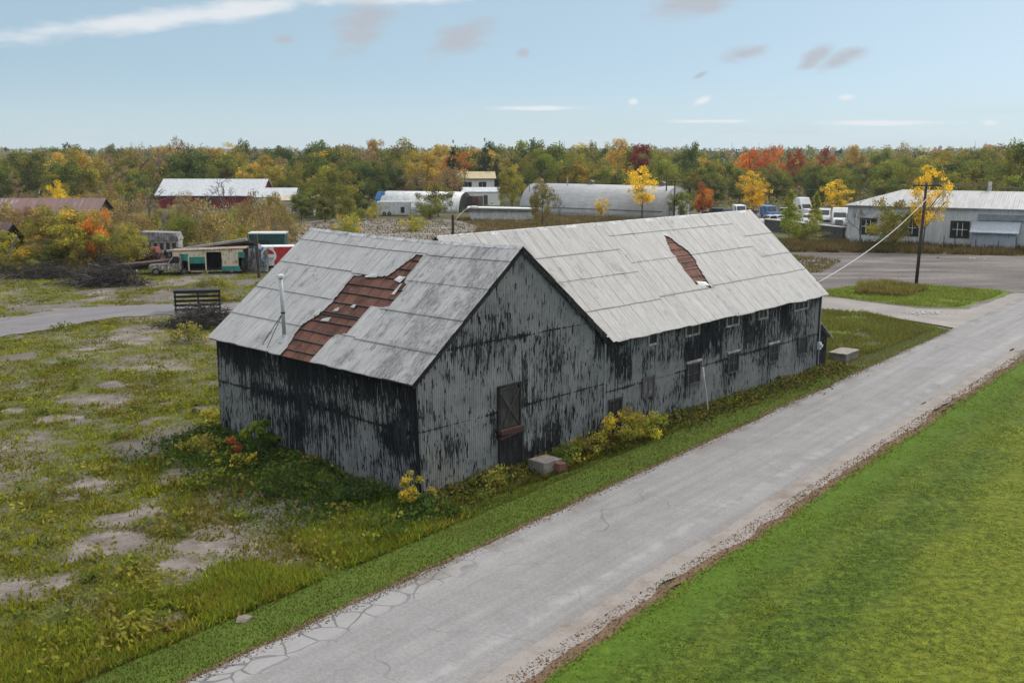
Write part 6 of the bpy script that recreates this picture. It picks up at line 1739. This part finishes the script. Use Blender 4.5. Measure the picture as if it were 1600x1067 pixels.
# its neighbour: wrecked white pickup cab
wr = empty('wrecked_truck', (at(268, JY), JY - .4, 0), .16)
m_ = MB(); m_.prism([(-2.0, .5), (1.3, .5), (1.3, 2.0), (.6, 2.1), (-.1, 1.25), (-1.9, 1.15), (-2.05, .8)], -.95, .95); m_.build('cab', simple('chipped_white', (.48, .47, .44), .7, var=.2, scale=2, dirt=(.08, .05, .04), dirt_amt=.9), wr, bevel=.06)
m_ = MB(); m_.prism([(.05, 1.28), (.62, 2.0), (1.15, 1.92), (1.15, 1.3)], -.965, .965); m_.build('window_opening', M_BLACKWOOD, wr)
m_ = MB(); m_.box(-2.12, -2.0, -.7, .7, .65, 1.0); m_.build('grille', M_RUSTY, wr)
for xx in (-1.3,): wheel(wr, xx, -.88, .4, .26); wheel(wr, xx, .88, .4, .26)
tag(wr, 'wrecked white truck cab left of the derelict van', 'wreck')
fb = empty('flatbed_wreck', (at(226, JY), JY + .2, 0), .14)
m_ = MB(); m_.prism([(-3.3, .75), (2.6, 1.25), (2.6, 1.5), (-3.3, 1.0)], -1.1, 1.1); m_.build('deck', M_RUSTY, fb)
m_ = MB(); m_.prism([(-3.0, .3), (2.5, .75), (2.5, 1.15), (-3.0, .7)], -.5, .5); m_.build('chassis', M_BLACKSTEEL, fb)
for xx in (-2.0, 1.5): wheel(fb, xx, -1.0, .45, .3); wheel(fb, xx, 1.0, .45, .3)
tag(fb, 'black flatbed wreck with rusty deck left of the wrecked cab', 'wreck')
# crumpled grey sheet metal panels to the right of the van
cr = MB(); rng = np.random.default_rng(77)
for k in range(7):
    a = -1.2 + k * .42; z0 = 0
    pts = [(a, rng.uniform(-.3, .3), 0.1), (a + .5, rng.uniform(-.3, .3), 0.1), (a + .45 + rng.normal() * .12, rng.uniform(-.4, .4), 1.4), (a + rng.normal() * .15, rng.uniform(-.4, .4), 1.5), (a + .1, rng.uniform(-.4, .4), 2.6 + rng.normal() * .2), (a + .55, rng.uniform(-.4, .4), 2.7)]
    pts2 = [(p_[0], p_[1] + .05, p_[2]) for p_ in pts]
    cr.add(pts + pts2, [(0, 1, 2, 3), (3, 2, 5, 4), (7, 6, 9, 8), (8, 9, 10, 11), (0, 3, 9, 6), (1, 7, 8, 2), (3, 4, 10, 9), (2, 8, 11, 5), (4, 5, 11, 10)])
tag(cr.build('scrap_panels', M_SCRAP, None, (at(390, JY), JY + 1.2, 0)), 'crumpled grey sheet metal stack right of the derelict van', 'scrap')
# painted truck box with a round emblem
pb = empty('truck_box', (at(437, 113), 113.6, 0), .10); pb.scale = (1, 1, .93)
y0 = -1.2
m_ = MB(); m_.box(-2.6, 3.6, y0 + .02, 1.2, .75, 3.0); m_.build('body', simple('truck_white', (.55, .55, .55), .6, var=.1, dirt=(.3, .28, .26), dirt_amt=.3), pb)
m_ = MB(); m_.box(-2.6, -1.62, y0 - .01, y0 + .018, .9, 3.0); m_.build('blue_panel', simple('sky_blue_paint', (.03, .22, .52), .5, var=.15), pb)
m_ = MB(); m_.box(-.52, 3.6, y0 - .01, y0 + .018, .85, 2.95); m_.build('red_panel', simple('signal_red_paint', (.42, .025, .03), .5, var=.2, dirt=(.25, .02, .02)), pb)
def disc(cx, cz, r, y, a0=0, a1=2 * PI, n=28, chord=False):
    q_ = MB(); pts = [(cx + r * math.cos(a), cz + r * math.sin(a)) for a in np.linspace(a0, a1, n, endpoint=(a1 - a0) < 6.2)]
    q_.prism(pts, y - .012, y); return q_
em = disc(-1.12, 1.95, .86, y0 - .012).build('round_emblem', simple('emblem_white', (.60, .60, .60), .5, var=.06), pb)
disc(-1.12, 2.06, .62, y0 - .026, .10, PI - .10).build('red_band', simple('signal_red_paint', (.42, .025, .03)), em)
disc(-1.12, 1.84, .62, y0 - .026, PI + .12, 2 * PI - .12).build('grey_band', simple('emblem_grey', (.30, .31, .33), .5), em)
q_ = MB(); zz = [(-1.72, 1.98), (-1.34, 2.14), (-.98, 2.0), (-.52, 2.08), (-.52, 1.88), (-.98, 1.8), (-1.34, 1.94), (-1.72, 1.8)]
q_.prism(zz, y0 - .04, y0 - .028); q_.build('white_wave', simple('emblem_white', (.60, .60, .60)), em)
disc(-2.15, 3.0, .36, y0 - .012).build('small_disc', simple('emblem_white', (.60, .60, .60)), pb)
for xx in (-1.6, 2.4): wheel(pb, xx, -1.05, .42, .28); wheel(pb, xx, 1.05, .42, .28)
m_ = MB(); m_.box(-2.6, 3.6, -.9, .9, .45, .75); m_.build('chassis', M_BLACKSTEEL, pb)
tag(pb, 'truck box painted blue and red with a round white emblem', 'truck body')
# dark green metal box on blocks behind
gx = empty('metal_container', (at(421, 124), 124, -.45), .06)
m_ = MB(); m_.box(-2.1, 2.1, -1.2, 1.2, 1.7, 3.75); m_.build('body', simple('bottle_green_paint', (.012, .065, .058), .6, var=.25, scale=1.5, dirt=(.02, .03, .03)), gx, bevel=.02)
m_ = MB(); m_.box(-2.2, 2.2, -1.3, 1.3, 3.75, 3.9); m_.build('lid', simple('pale_lid', (.48, .49, .48), .6, var=.15), gx)
m_ = MB(); m_.box(-.9, .3, -1.23, -1.2, 2.6, 3.0); m_.build('vent_slot', M_BLACKSTEEL, gx)
m_ = MB(); m_.box(-2.05, 2.05, -1.24, -1.2, 1.72, 1.9); m_.build('pale_rail', simple('pale_lid', (.48, .49, .48)), gx)
m_ = MB()
for xx in (-1.8, 0, 1.6): m_.box(xx, xx + .3, -1.0, 1.0, .3, 1.7)
m_.build('support', M_RUSTY, gx)
tag(gx, 'dark green metal container with pale lid behind the painted truck box', 'container')
# long beams laid across behind the van
bmz = [(zat(392, 117.5), zat(372, 119)), (zat(395, 117), zat(377, 118.5)), (zat(389, 118), zat(380, 119.3)), (zat(393, 117.8), zat(383, 119))]
for k, (za_, zb_) in enumerate(bmz):
    xa, xb = at(262 + 4 * k, 117.5), at(392 + 3 * k, 119)
    m_ = MB(); m_.beam((xa, 116.2 + k * .8, za_), (xb, 117.6 + k * .8, zb_), .5, .22)
    tag(m_.build('timber_beam', (simple('grey_beam', (.30, .28, .26), .8, var=.3), M_RUSTY, M_BLACKWOOD, M_BLACKWOOD)[k]), ('pale grey long beam on top of the stack behind the van', 'rust brown long beam next to the pale beam', 'black long beam behind the rust brown beam', 'black long beam deepest in the stack behind the van')[k], 'beam')
for k, px in enumerate((285, 340, 388)):
    xh = at(px, 118.5); m_ = MB(); m_.box(xh - .2, xh + .2, 115.8, 120.2, -.1, (zat(395, 118), zat(389, 118.4), zat(385, 119))[k] - .25)
    tag(m_.build('beam_support', M_BLACKWOOD), ('left', 'middle', 'right')[k] + ' dark timber bearer under the long beams behind the van', 'support')
# pale old boat shaped wreck and white body behind
wk = empty('old_trailer', (at(253, 128), 128, 0), .05)
m_ = MB(); m_.box(-2.4, 2.4, -1.1, 1.1, .8, 2.2); m_.build('body', simple('grey_white_panel', (.36, .35, .34), .8, var=.3, scale=1.5, dirt=(.12, .10, .09), dirt_amt=.6), wk)
m_ = MB(); m_.prism([(-2.6, 2.2), (2.5, 2.2), (2.2, 3.1), (-2.1, 3.25)], -1.2, 1.2); m_.build('roof', M_SCRAP, wk)
for k in range(6): m_ = MB(); m_.box(-2.1 + k * .75, -1.65 + k * .75, -1.13, -1.1, 1.1, 1.9); m_.build('rib', M_GREYWOOD, wk)
for xx in (-1.2, 1.2): wheel(wk, xx, -1.05, .4, .24)
tag(wk, 'weathered grey trailer with sagging roof behind the junk row', 'trailer')
cw_ = car(*V_(187, 124), 1.2, (.5, .49, .48), 'oldwhite', 'old white car with dark windows behind the orange shrub tree', 'suv')
cw_.location.z = .35
# scrap heap of rusty odds and ends
m_ = MB(); rng = np.random.default_rng(9)
for k in range(70):
    px = rng.uniform(196, 262); Y = rng.uniform(115.5, 120)
    M_ = Matrix.Translation((at(px, Y), Y, rng.uniform(.1, 1.5))) @ Matrix.Rotation(rng.uniform(0, 3), 4, 'Z') @ Matrix.Rotation(rng.normal() * .5, 4, 'Y')
    m_.box(-rng.uniform(.2, 1.1), rng.uniform(.2, 1.1), -.12, rng.uniform(.1, .5), -.06, rng.uniform(.05, .35), M_)
tag(m_.build('scrap_heap', M_RUSTY), 'rusty scrap metal heap behind the flatbed wreck', 'scrap', kind='stuff')

# more junk half hidden in the brush
rng = np.random.default_rng(21)
for k, (px, Y, w_, h_, m0_, lab) in enumerate(((172, 117, 2.2, 1.5, simple('chipped_white', (.48, .47, .44)), 'upright white bent body panel behind the brush heap'),
                                        (206, 112.5, 1.0, .9, simple('pale_lid', (.48, .49, .48)), 'small pale metal cabinet left of the flatbed wreck'),
                                        (214, 119, 2.4, 1.7, M_SCRAP, 'grey torn cargo shell behind the flatbed wreck'),
                                        (240, 121, 2.0, 2.0, simple('faded_red', (.20, .05, .045), .8, var=.4, dirt=(.06, .04, .035)), 'faded red cab shell behind the rusty scrap heap'))):
    xh = at(px, Y); o_ = empty(('body_panel', 'metal_cabinet', 'cargo_shell', 'cab_shell')[k], (xh, Y, 0), rng.uniform(-.4, .4))
    m_ = MB(); m_.prism([(-w_ / 2, .1), (w_ / 2, .0), (w_ * .46, h_ * .55), (w_ * .30, h_), (-w_ * .35, h_ * .94), (-w_ * .52, h_ * .5)], -.5, .5); m_.build('shell', m0_, o_, bevel=.05)
    m_ = MB(); m_.prism([(-w_ * .3, h_ * .5), (w_ * .32, h_ * .5), (w_ * .22, h_ * .86), (-w_ * .25, h_ * .84)], -.53, -.51); m_.build('opening', M_BLACKWOOD, o_)
    tag(o_, lab, 'scrap')

# slatted timber crib
cx0, cy0 = g(274, 488); cx1, cy1 = g(345, 486)
crib = empty('slatted_crib', (cx0, cy0, 0), math.atan2(cy1 - cy0, cx1 - cx0)); CL = math.hypot(cx1 - cx0, cy1 - cy0)
m_ = MB()
for xx in (0, CL * .5, CL - .12): m_.box(xx, xx + .12, -.08, .04, -.1, 1.75)
m_.build('post', M_BLACKWOOD, crib)
for k in range(5):
    m_ = MB(); m_.box(-.05, CL + .05, -.12, -.081, .12 + k * .36, .32 + k * .36); m_.build('slat', M_BLACKWOOD, crib)
m_ = MB(); m_.box(-.08, CL + .08, -.13, 1.6, 1.75, 1.82); m_.build('top_board', M_GREYWOOD, crib)
tag(crib, 'dark slatted timber crib beside the paved lane', 'crib')

def brush_pile(name, x, y, w, d, h, n, col, label, seed, L=1.6):
    rng = np.random.default_rng(seed); m_ = MB()
    for k in range(n):
        a, b = rng.normal() * w * .3, rng.normal() * d * .3
        z = abs(rng.normal()) * h * .45 * max(.15, 1 - (a / w) ** 2 * 2)
        dr = Vector((rng.normal(), rng.normal() * .7, rng.normal() * .35)).normalized() * rng.uniform(.5, 1) * L
        p0 = Vector((x + a, y + b, max(.03, z))) - dr * .5; p1 = p0 + dr
        p0.z = max(.02, p0.z); p1.z = max(.02, p1.z)
        m_.tube([p0, p0.lerp(p1, .5) + Vector(rng.normal(size=3)) * .08, p1], [.035, .028, .01], 3)
    o = m_.build(name, col); tag(o, label, 'brush pile'); return o
M_TWIG = simple('dead_twigs', (.05, .042, .038), .95, var=.5, scale=1.5)
M_TWIG2 = simple('grey_twigs', (.17, .15, .13), .95, var=.4, scale=1.5)
x_, y_ = g(312, 510); brush_pile('brush_pile', x_ + .3, y_, 4.6, 3.2, 1.5, 900, M_TWIG, 'dark brush pile before the slatted crib', 3)
x_, y_ = g(165, 446); brush_pile('brush_pile', x_, y_, 6.0, 3.0, 2.6, 800, M_TWIG, 'dark brush heap left of the flatbed wreck', 4, 2.2)
x_, y_ = g(153, 446); brush_pile('uprooted_stump', x_, y_ - 1, 2.6, 1.2, 2.4, 60, M_TWIG2, 'pale grey uprooted stump with long roots before the brush heap', 5, 2.6)
x_, y_ = g(55, 440); brush_pile('brush_pile', x_, y_ + 3, 9, 3.0, 1.6, 500, M_TWIG, 'dark tangled brush under the olive scrub tree', 6, 2.2)
m_ = MB(); m_.tube([(at(5, 112), 111, .3), (at(18, 112), 111.5, 1.8), (at(32, 112), 112, 4.0)], [.18, .15, .1], 7)
tag(m_.build('leaning_log', M_TWIG2), 'bare grey log leaning against the sagging dark shed', 'log')

# far masts and pylons on the skyline
def mast(px, Y, pyt, label, lattice=False):
    x = at(px, Y); h = zat(pyt, Y); m_ = MB()
    if lattice:
        b = h * .12
        for sg in (-1, 1): m_.tube([(x + sg * b, Y, 0), (x + sg * b * .25, Y, h * .7), (x + sg * b * .2, Y, h)], .22, 4)
        for zz in (.72, .85, .97): m_.beam((x - h * .16, Y, h * zz), (x + h * .16, Y, h * zz), .25, .25)
        for k in range(6): m_.beam((x - b * (1 - k * .13), Y, h * k * .12), (x + b * (1 - (k + 1) * .13), Y, h * (k + 1) * .12), .18, .18)
    else: m_.tube([(x, Y, 0), (x, Y, h)], [.35, .2], 5)
    tag(m_.build('pylon' if lattice else 'radio_mast', simple('far_steel', (.3, .32, .34), .6)), label, 'pylon' if lattice else 'mast')
mast(207, 1400, 223, 'leftmost lattice pylon on the skyline', True); mast(223, 1500, 222, 'lattice pylon second from the left on the skyline', True); mast(350, 1600, 223, 'lattice pylon above the red barn on the skyline', True)
mast(632, 1500, 221, 'lattice pylon right of the straw gold tree', True); mast(638, 1650, 222, 'fainter lattice pylon close behind the straw gold tree pylon', True)
mast(882, 1200, 219, 'thin mast left of the tall grey green poplar'); mast(1143, 1300, 222, 'thin mast left of the large orange maple'); mast(1185, 1300, 223, 'thin mast above the large orange maple')
mast(1522, 1300, 220, 'taller thin mast beyond the grey building'); mast(1537, 1400, 222, 'shorter thin mast beyond the grey building')

# ------------------------------------------------------------------ thin air haze
def haze_box():
    m = bpy.data.materials.new('thin_haze'); m.use_nodes = True; m.node_tree.nodes.clear(); nn = N(m.node_tree)
    o_ = nn('OutputMaterial'); v_ = nn('VolumePrincipled', {'Color': (.80, .86, .92), 'Density': HAZE, 'Anisotropy': .2})
    m.node_tree.links.new(v_.outputs[0], o_.inputs['Volume'])
    b_ = MB(); b_.box(-2600, 2600, -60, 3800, -1.1, 46)
    tag(b_.build('haze', m), 'thin pale haze in the air', 'haze', kind='stuff')
HAZE = .00012
haze_box()

# ------------------------------------------------------------------ light and sky
SUN_AZ, SUN_EL = math.radians(52), math.radians(42)
sd_ = Vector((math.sin(SUN_AZ) * math.cos(SUN_EL), math.cos(SUN_AZ) * math.cos(SUN_EL), math.sin(SUN_EL)))
sun = bpy.data.objects.new('sun', bpy.data.lights.new('sun', 'SUN')); COL.objects.link(sun)
sun.data.energy = 1.5; sun.data.angle = math.radians(10); sun.data.color = (1.0, .94, .86)
sun.rotation_euler = (-sd_).to_track_quat('-Z', 'Y').to_euler()
sun.location = (0, 0, 60)

world = bpy.data.worlds.new('World'); SC.world = world; world.use_nodes = True
nt = world.node_tree; nt.nodes.clear(); n = N(nt)
out = n('OutputWorld'); bg = n('Background')
tc = n('TexCoord').outputs['Generated']
sep = n('SeparateXYZ'); n.set(sep.inputs[0], tc)
lift = n('CombineXYZ', {0: sep.outputs[0], 1: sep.outputs[1], 2: n.m('ADD', n.m('MULTIPLY', sep.outputs[2], 1.6), .10)}).outputs[0]
nrm_ = n('VectorMath', operation='NORMALIZE'); n.set(nrm_.inputs[0], lift)
sky = n('TexSky', sky_type='NISHITA', sun_disc=False, sun_elevation=SUN_EL, sun_rotation=SUN_AZ, altitude=100.0, air_density=1.0, dust_density=1.2, ozone_density=1.4)
n.set(sky.inputs['Vector'], nrm_.outputs[0])
az_ = n.m('ARCTAN2', sep.outputs[0], sep.outputs[1]); el_ = n.m('ARCSINE', sep.outputs[2])
DEG = PI / 180
def px_az(px): return math.atan((px - 800) / (F * 1.0)) / DEG
def py_el(py): return math.atan((HZ - py) / F) / DEG
cloudv = n('CombineXYZ', {0: n.m('MULTIPLY', az_, 14), 1: n.m('MULTIPLY', el_, 42), 2: 0.0}).outputs[0]
cn = n.noise(cloudv, 1.6, 6, .6); cn2 = n.noise(cloudv, .35, 4, .55)
def blob(px, py, rx, ry, tilt=0.0, soft=.55):
    a = n.m('SUBTRACT', az_, px_az(px) * DEG); e = n.m('SUBTRACT', el_, py_el(py) * DEG)
    e = n.m('SUBTRACT', e, n.m('MULTIPLY', a, tilt))
    d = n.m('SQRT', n.m('ADD', n.m('POWER', n.m('DIVIDE', a, rx / F), 2), n.m('POWER', n.m('DIVIDE', e, ry / F), 2)))
    d = n.m('ADD', d, n.m('MULTIPLY', n.m('SUBTRACT', cn, .5), 1.9))
    return n.m('SUBTRACT', 1, n.step(d, .2, 1.25))
def union(bl):
    r = bl[0]
    for b in bl[1:]: r = n.m('MAXIMUM', r, b)
    return r
grey = union([blob(575, 52, 44, 40, .35), blob(728, 70, 54, 25, .25), blob(1085, 12, 76, 32, .3), blob(1150, 95, 44, 12, .12), blob(1255, 104, 27, 16, .5), blob(1298, 106, 36, 14, .35), blob(455, 74, 18, 7), blob(818, 90, 12, 8), blob(1085, 125, 12, 5, .4)])
white = union([blob(300, 48, 300, 16, .155), blob(470, 3, 90, 9, .04), blob(1090, 161, 13, 6, .3), blob(1308, 160, 14, 5), blob(1530, 197, 14, 5), blob(840, 172, 80, 4), blob(1100, 192, 70, 3), blob(1380, 196, 110, 4), blob(985, 163, 8, 5), blob(640, 12, 120, 12, .05)])
col = sky.outputs[0]
lowhaze = n.m('SUBTRACT', 1, n.step(el_, .0, .075))
HZC, GRC, WHC = (5.6, 5.8, 5.75), (2.75, 2.85, 3.1), (5.0, 5.05, 5.1)
col = n.mix(n.m('MULTIPLY', lowhaze, .62), col, HZC)
band = n.m('MULTIPLY', n.step(n.noise(n.scale(cloudv, .3, 1.2, 1), 1.0, 4, .5), .48, .62), n.m('MULTIPLY', n.m('SUBTRACT', 1, n.step(el_, .01, .05)), .4))
col = n.mix(band, col, (5.0, 5.2, 5.4))
col = n.mix(.60, col, (3.0, 4.05, 4.35))
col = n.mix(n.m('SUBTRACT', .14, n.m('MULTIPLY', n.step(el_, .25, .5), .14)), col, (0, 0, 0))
over = n.m('MULTIPLY', n.step(el_, .25, .7), n.m('ADD', .35, n.m('MULTIPLY', n.step(cn2, .4, .6), .4)))   # broken cloud added overhead, out of view, to brighten the ground
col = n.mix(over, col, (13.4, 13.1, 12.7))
col = n.mix(n.m('MULTIPLY', white, .75), col, WHC)
col = n.mix(n.m('MULTIPLY', grey, .8), col, GRC)
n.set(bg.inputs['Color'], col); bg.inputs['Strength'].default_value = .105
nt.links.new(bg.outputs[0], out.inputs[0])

SC.view_settings.view_transform = 'Standard'
SC.view_settings.look = 'None'
SC.view_settings.exposure = 0.76
SC.view_settings.gamma = 1.0
SC.cycles.max_bounces = 6
SC.cycles.diffuse_bounces = 3
SC.cycles.glossy_bounces = 2
SC.cycles.transmission_bounces = 3
SC.cycles.use_denoising = True
